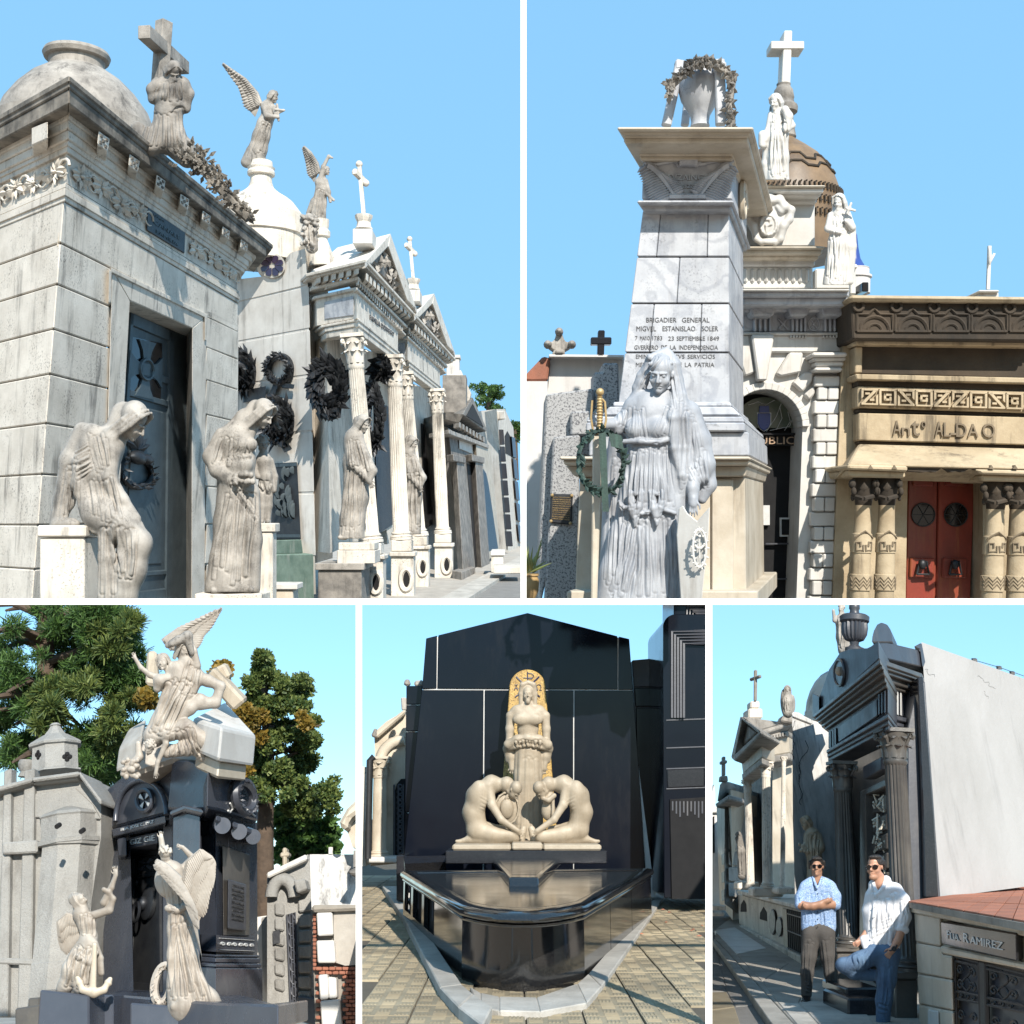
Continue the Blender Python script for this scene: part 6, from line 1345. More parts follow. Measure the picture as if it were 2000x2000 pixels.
# lintel with lettering, lower sign
lq=[f3(600,165),f3(890,90),f3(895,130),f3(610,205)];MB().poly(BF,lq,.06,-.4).build('lintel','granite_sky_tint',bt3,bev=.01)
text('lettering','FLIA. JOSE C. PAZ',Quad(BF,f3(655,158),f3(832,112),f3(832,138),f3(655,182),.06),0,1,.1,.9,'letter_silver',bt3,.002,.01)
MB().poly(BF,[f3(690,210),f3(850,178),f3(850,240),f3(690,268)],-.1,-.5).build('sign_panel','granite_slate',bt3,bev=.01)
text('lettering','GIZ GIE',Quad(BF,f3(705,218),f3(840,190),f3(840,228),f3(705,254),-.1),0,1,.1,.9,'letter_silver',bt3,.002,.015)
for q in([(632,215),(680,205),(682,310),(640,315)],):MB().poly(BF,[f3(*p)for p in q],.05,-.3).build('door_bracket','granite_slate',bt3,bev=.02)
# upper block with arched tympanum
MB().poly(BF,[e3(548,1050),e3(670,950),e3(760,870),e3(935,870),e3(905,1130),f3(885,85),f3(600,160),f3(548,150)],.0,-1.4).build('pediment_block','granite_sky_tint',bt3,bev=.02)
acx,acy=(760,1140);ring=[(acx+138*math.cos(R_(180-t*9)),acy+40-205*math.sin(R_(180-t*9))-18*(t-10)/10)for t in range(21)]
MB().poly(BF,[e3(*p)for p in ring]+[f3(892,70),f3(625,140)],.02,-.1).build('arched_panel','granite_slate',bt3)
rp=[BF.at(*e3(*p),.05)for p in ring];MB().tube(rp,.035,8).build('arch_moulding','granite_sky_tint',bt3,smooth=60)
mb=MB();mc=(778,1085);mb.tube([BF.at(*e3(mc[0]+42*math.cos(t*.3927),mc[1]+58*math.sin(t*.3927)),.06)for t in range(16)],.03,6,True)
mb.poly(BF,[e3(mc[0]+40*math.cos(t*.3927),mc[1]+56*math.sin(t*.3927))for t in range(16)],.03,0);mdl=mb.build('medallion','granite_slate',bt3,smooth=50)
mb=MB()
for k_ in range(4):
    an=.6+k_*math.pi/2;mb.poly(BF,[e3(mc[0]+36*r*math.cos(an+s_),mc[1]+50*r*math.sin(an+s_))for r,s_ in((.15,0),(.9,-.28),(.95,0),(.9,.28))],.06,.02)
mb.build('cross_relief','letter_silver',mdl)
# faceted shoulder, corner pier, right upper block
MB().poly(BF,[e3(930,870),e3(1010,865),e3(1130,920),e3(1120,1130),f3(1000,60),e3(905,1130)],.12,-1.2).build('shoulder_block','granite_sky_tint',bt3,bev=.02)
MB().poly(BR,[e3(1120,925),e3(1230,915),e3(1310,950),e3(1385,1030),f3(1390,120),f3(1180,60),e3(1115,1125)],.06,-1.2).build('shoulder_block','granite_sky_tint',bt3,bev=.02)
for(p,h)in(([(915,65),(990,30),(1095,55),(1095,85),(995,62),(920,92)],.28),([(935,95),(995,68),(1080,90),(1075,900),(925,900)],.2)):MB().poly(BF,[f3(*q)for q in p],h,-.3).build('corner_pier','granite_sky_tint',bt3,bev=.02)
for(x,y)in((1165,95),(1255,128),(1330,155)):
    c0,c1=BR.at(*f3(x+35,y+50),.2),BR.at(*f3(x+35,y+50),-.1);MB().lathe(c0,c1,[(0,.085),(1,.085)],20).build('corbel','granite_sky_tint',bt3,smooth=40)
    MB().poly(BR,[f3(x,y-10),f3(x+60,y+12),f3(x+60,y+50),f3(x,y+30)],.18,-.1).build('corbel','granite_sky_tint',bt3,bev=.02)
mb=MB();wc=(1318,1065);wreath(mb,BR.at(*e3(*wc),.14),1,BR.at(*e3(wc[0]+48,wc[1]+15),.14)-BR.at(*e3(*wc),.14),BR.at(*e3(wc[0],wc[1]-80),.14)-BR.at(*e3(*wc),.14),110,.016,.05,.055,2,out=BR.n);tag(mb.build('stone_wreath','granite_slate',smooth=50),'carved round wreath fixed high on the right side of the black tomb','wreath')
mb=MB()
for pts in([(1285,940),(1310,960),(1300,985),(1280,965),(1300,950)],[(1240,1100),(1255,1130),(1240,1150),(1230,1140)],[(1370,1110),(1350,1150),(1375,1170)]):mb.tube([BR.at(*e3(*p),.08)for p in pts],.012,5)
mb.build('ribbon_relief','letter_silver',bt3)
# right side panel, plaque, ornamental band
MB().poly(BR,[f3(1200,250),f3(1345,300),f3(1345,740),f3(1205,740)],-.02,-.2).build('side_panel','black_bronzed',bt3,bev=.01)
pq=[f3(1230,432),f3(1328,462),f3(1326,712),f3(1228,700)];pl_=MB().poly(BR,pq,.05,-.1).build('plaque','granite_slate',bt3,bev=.01)
q=Quad(BR,*pq,.05)
for i in range(9):text('lettering',['JOSE C PAZ','SV FAMILIA','EN RECVERDO'][i%3],q,.2,.85,.86-i*.085,.92-i*.085,'iron',pl_,.0,.01)
MB().poly(BR,[f3(1165,735),f3(1372,750),f3(1372,835),f3(1165,825)],.0,-.2).build('ornament_band','granite_sky_tint',bt3);MB().poly(BF,[f3(1085,730),f3(1165,735),f3(1165,825),f3(1085,820)],.0,-.2).build('ornament_band','granite_sky_tint',bt3)
mb=MB();q=Quad(BR,f3(1180,750),f3(1365,762),f3(1365,822),f3(1180,815),.0)
for i in range(6):
    u=(i+.5)/6;spiral(mb,q,u,.5,.06,1.2,1 if i%2 else-1,0,.012,.01);
for v in(0.02,.98):mb.qbox(q,0,1,v-.02,v+.02,0,.015)
mb.build('scroll_relief','letter_silver',bt3)
for(y0,y1,h)in((835,850,.04),(852,880,.08),(882,905,.14),(907,1100,.2)):
    MB().poly(BR,[f3(1160,y0+5),f3(1395+h*100,y0+8),f3(1395+h*100,y1+8),f3(1160,y1+5)],h,-.4).build('base_course','granite_sky_tint',bt3,bev=.01);MB().poly(BF,[f3(1085,y0),f3(1163,y0+5),f3(1163,y1+5),f3(1085,y1)],h,-.4).build('base_course','granite_sky_tint',bt3,bev=.01)
# metal door
dpl=MB().poly(BF,[f3(705,285),f3(870,255),f3(880,1080),f3(690,1060)],-.42,-.55).build('door','bronze_dark',bt3)
dq3=Quad(BF,f3(712,290),f3(868,262),f3(876,1060),f3(698,1045),-.42)
mb=MB()
for a in((.02,.1,0,1),(.9,1,0,1),(.1,.9,.95,1),(.1,.9,.80,.83),(.1,.9,0,.07)):mb.qbox(dq3,*a,0,.03)
mb.build('door_frame','bronze_dark',dpl)
mb=MB();MB().qbox(dq3,.24,.86,.835,.945,.0,.015).build('glass_pane','void',dpl)
for k_ in range(4):
    an=k_*math.pi/2+.78;mb.qpoly(dq3,[(.55+.29*r*math.cos(an+s_),.89+.052*r*math.sin(an+s_))for r,s_ in((.2,-.4),(1.0,-.25),(1.0,.25),(.2,.4))],.015,.03)
mb.build('cross_grille','granite_slate',dpl)
kc=BF.at(*f3(788,565),-.36);mb=MB();ku=(dq3.at(1,.5)-dq3.at(0,.5)).normalized();mb.lathe(kc+BF.n*-.05,kc+BF.n*.03,[(0,.2),(.6,.2),(1,.13)],20);mb.ell(kc+BF.n*.05,ku*.1,BF.n*.08,U3*.09);mb.tube([kc+BF.n*.12+ku*(.1*math.cos(i*.5236))+U3*(.12*math.sin(i*.5236)-.1)for i in range(12)],.02,6,True);mb.build('lion_knocker','bronze_dark',dpl,smooth=50)
for(x,y)in((735,450),(692,1000),(815,1015)):MB().ell(BF.at(*f3(x,y),-.4),ku*.04,BF.n*.03,U3*.04,8,5).build('stud','bronze_dark',dpl,smooth=60)
# plinths
pb=thing('black_plinth','black granite stepped plinth under the black tomb and its statues','plinth')
MB().poly(BF,[f3(480,1090),f3(610,1055),f3(1160,1100),f3(1500,1110),f3(1500,1230),f3(480,1230)],1.0,-.4).build('step','granite_sky_tint',pb,bev=.02)
n3=N3(10.6);MB().poly(n3,[f3(215,1030),f3(480,1060),f3(480,1240),f3(200,1240)],0,-.6).build('block','granite_sky_tint',pb,bev=.015);MB().poly(N3(11),[f3(480,1062),f3(610,1056),f3(610,1240),f3(480,1240)],0,-.8).build('block','granite_sky_tint',pb,bev=.015)
MB().poly(N3(10.3),[f3(700,1100),f3(1210,1140),f3(1500,1110),f3(1500,1240),f3(700,1240)],0,-1.6).build('block','granite_sky_tint',pb,bev=.015)
MB().poly(N3(11.4),[f3(80,1130),f3(215,1110),f3(215,1240),f3(80,1240)],0,-.6).build('block','black_bronzed',pb,bev=.015)
MB().poly(N3(11.5),[f3(150,1075),f3(215,1070),f3(215,1130),f3(150,1130)],0,-.4).build('block','black_bronzed',pb,bev=.015)
# ---- marble figures
S=Sculpt(1.35,.85);a=F3  # kneeling angel with anchor
S.head(a(462,570,-4),36,55,-42,-20,'wave');S.chain([a(450,570),a(440,620,2),a(470,680,2),a(480,740,2)],[9,20,21,18],6)
S.chain([a(500,630,-4),a(590,600,-10),a(610,540,-12),a(585,500,-14)],[10,9,7,5],4);S.chain([a(560,560,-8),a(600,480,-10),a(625,410,-10)],[9,7,5],4);S.hand(a(626,412,-10),262,24,.25)
S.chain([a(585,505,-14),a(560,490,-14)],[6,6],3)
S.chain([a(480,750,2),a(440,850,2),a(400,930,2)],[20,27,30],9);S.chain([a(480,780,-6),a(460,900,-12),a(440,1010,-12)],[20,22,22],8);S.chain([a(400,930,2),a(350,1010,4),a(330,1030,4)],[26,17,12],8)
S.drape([a(430,620,-14),a(520,640,-16)],[a(440,740,-16),a(520,740,-16)],5,3,seed=1);S.drape([a(400,780,-16),a(510,800,-20)],[a(330,1020,-18),a(480,1030,-24)],8,3.6,seed=2,wob=8);S.chain([a(510,780,-14),a(540,860,-10),a(545,940,-10)],[9,8,8],4)
S.chain([a(420,850,-26),a(470,880,-30),a(520,830,-24)],[7,8,6],4)
ka=thing('kneeling_angel_statue','white marble kneeling angel gazing upward beside an anchor','statue');S.mesh('figure',10.7,'statue_cream',ka)
wing('wing',10.75,'statue_cream',ka,[(*f3(430,650),8),(*f3(360,620),10),(*f3(312,660),12),(*f3(318,720),14)],[(*f3(440,740),8),(*f3(400,800),10),(*f3(360,850),12),(*f3(345,820),14)],6,rows=3,n=9)
S=Sculpt(1.2);S.chain([a(510,790,-30),a(500,1030,-34)],[5,7],3);S.chain([a(420,970,-30),a(445,1030,-34),a(505,1048,-36),a(560,1030,-34),a(592,975,-30)],[5,7,9,7,5],3);S.cap(a(585,990,-30),a(597,970,-30),8,3,2);S.cap(a(428,990,-30),a(415,965,-30),8,3,2)
tag(S.mesh('anchor',10.7,'marble_warm'),'marble anchor leaning against the knee of the kneeling angel','anchor')
S=Sculpt(1.4,.86)  # standing angel seen from behind
S.head(a(893,345,-8),33,170,0,0,'curl');S.chain([a(905,345),a(930,390),a(945,470),a(950,570)],[9,24,25,19],7);S.ell(a(915,440,-4),30,20,36,6)
S.chain([a(900,380,2),a(880,290,-4),a(868,210,-6)],[10,8,6],4);S.hand(a(867,215,-6),272,20,.5);S.chain([a(985,380,2),a(1040,320,0),a(985,262,-6)],[10,8,5],4);S.hand(a(985,262,-6),200,18,.6)
S.chain([a(950,560,0),a(970,700,0),a(985,850,0),a(1000,1000,0),a(1010,1110,0)],[20,28,35,42,46],10);S.chain([a(1020,1000,-4),a(1130,1080,-6),a(1180,1110,-6)],[34,22,10],9)
S.drape([a(925,620,-16),a(1010,640,-18)],[a(900,1110,-30),a(1150,1110,-26)],12,4,seed=3,wob=8,k=3);S.drape([a(880,420,-16),a(960,430,-18)],[a(900,600,-16),a(990,590,-16)],7,3,seed=5);S.chain([a(905,590,-14),a(950,600,-20),a(1000,580,-16)],[8,9,8],4)
S.chain([a(940,1120,-24),a(1050,1140,-26),a(1160,1130,-20)],[10,12,10],5)
sa=thing('standing_angel_statue','tall white marble angel seen from behind reaching up to the black door','statue');S.mesh('figure',10.2,'statue_cream',sa)
wing('wing',10.0,'statue_grey',sa,[(*f3(970,430),-14),(*f3(900,360),-20),(*f3(845,330),-24),(*f3(835,345),-24)],[(*f3(1100,900),-20),(*f3(1060,620),-24),(*f3(960,500),-26),(*f3(850,370),-26)],7,rows=2,n=9)
wing('wing',10.1,'statue_cream',sa,[(*f3(990,470),-12),(*f3(1010,340),-8),(*f3(1080,275),-4),(*f3(1130,310),0)],[(*f3(1070,700),-12),(*f3(1110,610),-10),(*f3(1150,480),-6),(*f3(1148,370),-2)],8,rows=3,n=11)
mb=MB();cg=lambda x,y:P(*f3(x,y),10.45);wreath(mb,cg(880,1000),1,V((.075,.02,0)),U3*.16,150,.014,.04,.04,6,out=V((0,-1,0)));tag(mb.build('marble_wreath','statue_cream',smooth=50),'marble flower wreath leaning against the skirt of the standing angel','wreath')
# soaring group on the roof
TD=12.3
gp=thing('soaring_group','white marble group of soaring figures with great wing above the black tomb','statue')
S=Sculpt(1.4,.74);a=E3
S.head(a(885,385,-10),34,-25,-10,-14,'wave');S.chain([a(905,385,-6),a(950,380,-4),a(1000,420,0)],[9,22,24],7);S.chain([a(885,430,-10),a(810,410,-16),a(760,370,-18),a(728,318,-18)],[10,8,6,5],4);S.hand(a(730,322,-18),250,18,.3)
S.chain([a(890,430,-14),a(860,440,-18),a(850,480,-14)],[14,16,12],6)
S.head(a(985,310,2),32,30,20,0,'veil');S.chain([a(990,300,4),a(1010,350,4),a(1040,420,4),a(1000,500,2)],[12,24,28,30],8);S.chain([a(1020,210,-4),a(1045,280,-6),a(1060,360,-4)],[6,9,12],4)
S.chain([a(960,430,-2),a(940,540,0),a(890,660,2),a(830,740,4)],[30,36,36,30],11);S.drape([a(920,420,-24),a(1060,430,-20)],[a(790,730,-24),a(900,740,-28)],10,4,seed=2,wob=6,k=3);S.drape([a(1020,330,-18),a(1080,380,-16)],[a(960,520,-30),a(1060,520,-22)],6,3.5,seed=3)
S.chain([a(1060,420,4),a(1120,440,4),a(1190,470,2),a(1160,560,0),a(1080,560,0)],[16,16,12,14,20],7);S.chain([a(1080,540,-4),a(1020,590,-8),a(960,640,-8)],[16,18,14],7)
S.chain([a(840,740,-4),a(900,720,-14),a(1000,700,-16),a(1080,760,-14)],[16,24,26,24],8);S.chain([a(1090,760,-10),a(1010,800,-14),a(900,830,-14)],[24,22,14],8);S.chain([a(1060,820,-8),a(1120,880,-6)],[15,9],6)
S.head(a(805,830,-12),30,-20,50,20,'curl');S.chain([a(880,700,-16),a(895,780,-22),a(850,880,-24),a(840,940,-24)],[8,8,6,5],4);S.hand(a(840,930,-24),92,19,.5)
S.drape([a(920,700,-30),a(1050,690,-34)],[a(890,850,-26),a(1120,850,-26)],8,3.6,seed=6,wob=8,sag=10);S.chain([a(745,780,-6),a(750,850,-8),a(680,930,-8)],[8,11,15],5)
rn=random.Random(3)
for i in range(40):S.ell(a(700+rn.uniform(-40,50),920+rn.uniform(-60,40),-14+rn.uniform(-6,6)),5,5,5,2)
S.mesh('figures',TD,'statue_cream',gp)
wing('wing',TD+.1,'statue_cream',gp,[(*e3(930,270),10),(*e3(880,220),12),(*e3(960,160),14),(*e3(1195,48),16)],[(*e3(1060,290),10),(*e3(1080,240),12),(*e3(1130,170),14),(*e3(1198,60),16)],7,rows=3,n=12)
S=Sculpt(1.4);S.chain([a(930,240,-16),a(1010,200,-18),a(1035,290,-14)],[6,10,5],4);S.chain([a(905,250,-10),a(960,220,-14)],[6,9],4);S.mesh('wind_blown_veil',TD,'statue_grey',gp)
mb=MB();up3=U3;t4_=[P(*e3(*p),TD+dz)for p,dz in(((1040,640),.3),((1195,690),-.5),((1382,735),.6),((1215,548),1.6))]
MB().prism(t4_,[p-U3*.36 for p in t4_]).build('sarcophagus','marble_white',gp,bev=.04,seg=2)
cc_=sum(t4_,V((0,0,0)))/4;inn=[cc_+(p-cc_)*.8-U3*.36 for p in t4_];MB().prism(inn,[p-U3*.2 for p in inn]).build('sarcophagus_base','marble_warm',gp,bev=.03)
l4=[P(*e3(*p),TD+dz)for p,dz in(((640,800),.5),((770,730),.1),((790,640),.9),((690,700),1.2))];MB().prism(l4,[p-U3*.3 for p in l4]).build('sarcophagus_end','statue_cream',gp,bev=.05,seg=2)
c0=P(*e3(1215,480),TD+.9);cu,cv=(P(*e3(1300,570),TD+.9)-c0),(P(*e3(1160,400),TD+.9)-c0);MB().obox(c0,cu,V((0,.1,0)),(P(*e3(1250,450),TD+.9)-c0)*.9).build('cross','marble_warm',gp,bev=.03);MB().obox(P(*e3(1195,400),TD+1.),(P(*e3(1235,380),TD+.9)-P(*e3(1195,400),TD+.9)),V((0,.09,0)),(P(*e3(1215,440),TD)-P(*e3(1195,400),TD))).build('cross','marble_warm',gp,bev=.03)
b4=N3(TD+.4);MB().poly(b4,[e3(790,280),e3(840,275),e3(850,470),e3(780,460)],0,-.12).build('tablet','marble_warm',gp,bev=.03)
MB().poly(b4,[e3(1150,800),e3(1240,850),e3(1215,915),e3(1130,860)],0,-.5).build('base','marble_warm',gp,bev=.03)
MB().poly(N3(TD+.2),[e3(640,810),e3(760,750),e3(1000,790),e3(1130,800),e3(1130,900),e3(930,880),e3(700,960)],-.3,-1.0).build('rocky_base','statue_cream',gp,bev=.05)
# ---- granite chapel at left
gc=thing('granite_chapel','light grey rough granite chapel with gable, octagonal lantern and projecting bay at left','tomb');g3=N3(14.0);GR=PLu(160,1890,13.5,VR3,U3)
MB().poly(g3,[e3(-60,1060),e3(165,965),e3(420,935),e3(545,1090),f3(545,200),f3(400,1180),f3(-60,1180)],0,-2).build('wall','granite_rough',gc)
for(p,h)in(([(-60,1020),(170,962),(172,985),(-60,1050)],.25),([(170,962),(425,928),(425,952),(172,985)],.25),([(425,926),(548,1088),(540,1110),(425,955)],.25),([(-60,1050),(172,985),(172,1000),(-60,1070)],.15),([(172,985),(425,955),(425,972),(172,1002)],.15)):MB().poly(g3,[e3(*q)for q in p],h,-.6).build('cornice','granite_rough',gc,bev=.02)
MB().poly(g3,[e3(180,1050),e3(400,1015),e3(500,1110),f3(540,110),f3(180,100)],.05,-.1).build('panel','granite_rough',gc,bev=.01)
for x0,x1 in((20,60),(130,185)):MB().poly(g3,[f3(x0,-150),f3(x1,-165),f3(x1-20,1180),f3(x0-40,1180)],.1,-.1).build('pilaster','granite_rough',gc,bev=.015)
MB().poly(g3,[f3(10,235),f3(200,222),f3(200,290),f3(10,300)],.18,-.1).build('string_course','granite_rough',gc,bev=.02);MB().poly(g3,[f3(-40,855),f3(330,870),f3(330,905),f3(-40,890)],.12,-.1).build('string_course','granite_rough',gc,bev=.02)
bb0,bb1=g3.at(*f3(305,1150),.0),g3.at(*f3(372,235),.0);sc=13.8/F/2.76
bay=MB();bay.lathe(bb0,bb1,[(0,168*sc),(.04,160*sc),(.28,158*sc),(.285,152*sc),(.97,150*sc),(.975,168*sc),(1,172*sc)],8);bay.build('bay','granite_rough',gc)
bc0,bc1=g3.at(*f3(372,250),.0),g3.at(*f3(372,40),.0);MB().lathe(bc0,bc1,[(0,176*sc),(.1,178*sc),(.12,160*sc),(.2,158*sc),(.68,160*sc),(.72,168*sc),(.8,150*sc),(1,20*sc)],8).build('bay_cap','granite_rough',gc)
for(x,y)in((310,148),(440,175)):
    mb=MB();c_=P(*f3(x,y),13.8-165*sc*.98);mb.lathe(c_+V((0,.06,0)),c_+V((0,-.02,0)),[(0,13*sc),(1,13*sc)],16);mb.build('round_opening','void',gc)
ld=15.0;sc=ld/F/2.76;lp=N3(ld);c0,c1=lp.at(*e3(298,940)),lp.at(*e3(298,670))
MB().lathe(c0,c1,[(0,150*sc),(.03,148*sc),(.05,134*sc),(.5,130*sc),(.52,148*sc),(.56,152*sc),(.6,140*sc),(.75,70*sc),(.76,62*sc),(.85,42*sc),(.94,26*sc),(.95,34*sc),(1,20*sc)],8).build('lantern','granite_rough',gc)
for(x,y,w)in((205,840,.6),(362,850,1)):
    mb=MB();cz=P(*e3(x,y),ld-132*sc*(1.0 if w==1 else .86))
    for k_ in range(4):mb.ell(cz+V((math.cos(k_*1.571)*14*w,0,math.sin(k_*1.571)*14))*sc,V((13*w*sc,0,0)),V((0,.03,0)),V((0,0,13*sc)),10,6)
    mb.build('quatrefoil','void',gc)
mb=MB().lathe(lp.at(*e3(135,960)),lp.at(*e3(150,870)),[(0,40*sc),(.3,30*sc),(.5,42*sc),(.8,50*sc),(1,44*sc)],16).build('finial','granite_rough',gc,smooth=40)
# ---- smaller tombs at right
rt=thing('grey_vault','narrow grey tomb with arched hood, iron grille door and yellowish cross','tomb');r3=PLu(*f3(1440,1000),15,(1000,1890),U3)
r3=N3(15.5)
MB().poly(r3,[f3(1440,420),f3(1500,380),f3(1660,300),f3(1690,420),f3(1710,1200),f3(1440,1100)],0,-2).build('wall','granite_rough',rt)
MB().poly(r3,[f3(1435,400),f3(1650,298),f3(1655,330),f3(1440,430)],.2,-.5).build('cornice','plaster_white',rt,bev=.02)
mb=MB();mb.tube([r3.at(*f3(1525+62*math.cos(R_(180-t*12)),530-95*math.sin(R_(180-t*12))),.1)for t in range(16)],.09,8);mb.build('arch_hood','granite_rough',rt,smooth=50)
MB().poly(r3,[f3(1580,440),f3(1640,430),f3(1655,490),f3(1600,510)],.35,-.1).build('bracket','granite_rough',rt,bev=.02)
for i in range(7):MB().poly(r3,[f3(1605,545+i*82),f3(1672,535+i*84),f3(1675,605+i*84),f3(1608,612+i*82)],.08,-.1).build('block','granite_rough',rt,bev=.02)
for i in range(6):MB().poly(r3,[f3(1478,560+i*82),f3(1528,565+i*82),f3(1530,632+i*82),f3(1480,626+i*80)],.06,-.1).build('block','granite_rough',rt,bev=.02)
MB().poly(r3,[f3(1600,1060),f3(1705,1075),f3(1705,1230),f3(1600,1190)],.15,-.1).build('base_block','granite_slate',rt,bev=.02)
ir=MB().poly(r3,[f3(1545,625),f3(1592,612),f3(1612,1150),f3(1565,1130)],.03,-.2).build('door','void',rt);mb=MB();q=Quad(r3,f3(1545,625),f3(1592,612),f3(1612,1150),f3(1565,1130),.05)
for u in(.02,.34,.66,.98):mb.tube([q.at(u,0),q.at(u,1)],.012,5)
for i in range(8):mb.tube([q.at(.5+.35*math.cos(t*.5),(i+.5)/8+.05*math.sin(t*.5),.0)for t in range(13)],.01,5)
mb.build('grille','granite_slate',ir);MB().poly(r3,[f3(1470,715),f3(1508,705),f3(1508,778),f3(1472,785)],.07,0).build('plaque','bronze_dark',rt)
cy_=MB();cy_.poly(r3,[f3(1520,265),f3(1545,262),f3(1545,375),f3(1522,378)],.05,-.15);cy_.poly(r3,[f3(1508,290),f3(1557,285),f3(1557,312),f3(1508,317)],.06,-.14);tag(cy_.build('yellow_cross','statue_ivory',bev=.02),'small yellowish stone cross on the arched grey vault','cross')
lw=thing('low_wall_tomb','low pale wall with niche between the black tomb and the grey vault','tomb');l3=N3(17);MB().poly(l3,[f3(1370,640),f3(1470,625),f3(1470,1180),f3(1390,1180)],0,-1).build('wall','plaster_white',lw);MB().poly(l3,[f3(1410,640),f3(1462,632),f3(1465,930),f3(1415,930)],.05,-.1).build('niche','granite_rough',lw);MB().poly(N3(16.4),[f3(1418,910),f3(1465,905),f3(1468,1180),f3(1425,1150)],0,-.3).build('slab','marble_white',lw)
rw=thing('ruined_brick_tomb','crumbling brick tomb with stained plaster attic and loose white marble slabs','tomb');w3=N3(13.6)
MB().poly(w3,[f3(1670,300),f3(1990,300),f3(1990,580),f3(1680,600)],0,-1.5).build('attic','peeling',rw);MB().poly(w3,[f3(1680,595),f3(1990,570),f3(1990,1230),f3(1700,1230)],-.1,-1.5).build('wall','mortar',rw);MB().poly(w3,[f3(1678,572),f3(1990,570),f3(1990,600),f3(1680,612)],.12,-.3).build('ledge','mortar',rw,bev=.03)
MB().poly(w3,[f3(1800,605),f3(1990,600),f3(1990,890),f3(1860,900),f3(1800,880)],.0,-.2).build('render_patch','pavement_grey',rw)
rn=random.Random(6)
for r in range(15):
    y=905+r*22
    for i in range(9):
        x=1700+i*36+(18 if r%2 else 0)
        if(x<1840 and y>940 and x>1715)or rn.random()<.06:continue
        o_=rn.uniform(-.02,.05);MB().poly(w3,[f3(x+1,y+1),f3(x+34,y+rn.uniform(0,3)),f3(x+34,y+20),f3(x+1,y+20)],o_,-.15).build('brick','brick',rw,bev=.008)
for(r)in range(14):
    y=620+r*22
    if 1:MB().poly(w3,[f3(1685,y),f3(1704,y),f3(1704,y+19),f3(1686,y+19)],rn.uniform(-.03,.03),-.15).build('brick','brick',rw,bev=.008)
for q in([(1705,615),(1790,612),(1795,735),(1712,740)],[(1705,765),(1800,762),(1808,885),(1712,885)],[(1715,950),(1765,945),(1770,1080),(1725,1085)],[(1765,960),(1812,965),(1815,1075),(1772,1078)],[(1725,1090),(1830,1080),(1840,1230),(1735,1230)]):MB().poly(w3,[f3(*p)for p in q],.1,-.1).build('marble_slab','marble_white',rw,bev=.015)
MB().tube([w3.at(*f3(1782,300)),w3.at(*f3(1782,262))],.03,6).build('pipe','plaster_white',rw)
cb=thing('corner_cornice','edge of a carved stone gable cutting in at the right of the trees','tomb');k3=N3(13);MB().poly(k3,[f3(1820,140),f3(1870,50),f3(1990,-60),f3(1990,30),f3(1880,110),f3(1870,170)],.1,-1).build('raking_cornice','marble_warm',cb,bev=.04);MB().poly(k3,[f3(1870,170),f3(1990,40),f3(1990,300),f3(1900,260)],-.2,-1).build('wall','marble_warm',cb);MB().poly(k3,[f3(1870,390),f3(1990,340),f3(1990,420),f3(1880,410)],.1,-1).build('ledge','statue_dark',cb,bev=.03)
MB().poly(k3,[f3(1905,280),f3(1990,260),f3(1990,345),f3(1905,370)],-.1,-1).build('block','statue_dark',cb)
# ---- trees
def crown_blobs(pts,d,rng,n,rmin,rmax,seed,flat=.8):
    rn=random.Random(seed);bl=[];sc=d/F/2.76
    for i in range(n):
        x0,y0,x1,y1=pts[rn.randrange(len(pts))];x,y=rn.uniform(x0,x1),rn.uniform(y0,y1);r=rn.uniform(rmin,rmax)*sc
        bl.append((P(*e3(x,y),d+rn.uniform(-rng,rng)),r,r,r*flat))
    return bl
tl=thing('araucaria_tree','dense dark green conifer with needled branches filling the upper left','tree');d0=18.6
lim=MB();rn=random.Random(9);tr0=[P(*e3(260,2200),d0),P(*e3(255,1200),d0),P(*e3(250,500),d0),P(*e3(240,-50),d0)];MB().tube(tr0,[.22,.2,.16,.1],10).build('trunk','bark',tl,smooth=60)
for i in range(26):
    y=rn.uniform(60,900);s_=rn.choice((-1,1));st_=P(*e3(252,y),d0);en=P(*e3(252+s_*rn.uniform(150,420),y+rn.uniform(-60,60)),d0-rn.uniform(-.6,1.4));lim.tube([st_,st_.lerp(en,.5)+U3*.15,en],[.08,.06,.02],6)
lim.build('limbs','bark',tl,smooth=60)
bl=crown_blobs([(-60,0,300,900),(250,0,620,260),(450,20,700,300),(300,250,740,520),(350,500,720,800),(430,800,640,980),(-60,300,200,900),(640,380,790,560)],d0,.9,215,34,72,2)
stuff(foliage(MB(),bl,92000,.055,3,.25,True).build('crown','leaf_pine',tl))
bl=crown_blobs([(330,380,500,500),(500,60,740,280),(200,420,330,700),(560,500,720,800)],d0-1.0,.3,34,30,50,5);stuff(foliage(MB(),bl,16000,.065,6,.35,True).build('pale_sprays','leaf_cypress',tl))  # nearer sprays in a lighter, yellower leaf colour
tr_=thing('cypress_tree','tall clumpy cypress with yellowing foliage behind the black tomb at right','tree');d0=18.2
MB().tube([P(*f3(1440,700),d0),P(*f3(1425,350),d0),P(*f3(1430,100),d0),P(*e3(1450,900),d0),P(*e3(1420,400),d0)],[.17,.15,.13,.1,.04],10).build('trunk','bark',tr_,smooth=60)
lim=MB()
for i in range(16):
    y=rn.uniform(450,1150);st_=P(*e3(1440,y),d0);en=P(*e3(1440+rn.uniform(-200,330),y-rn.uniform(-30,120)),d0+rn.uniform(-.6,.6));lim.tube([st_,en],[.05,.015],6)
lim.build('limbs','bark',tr_)
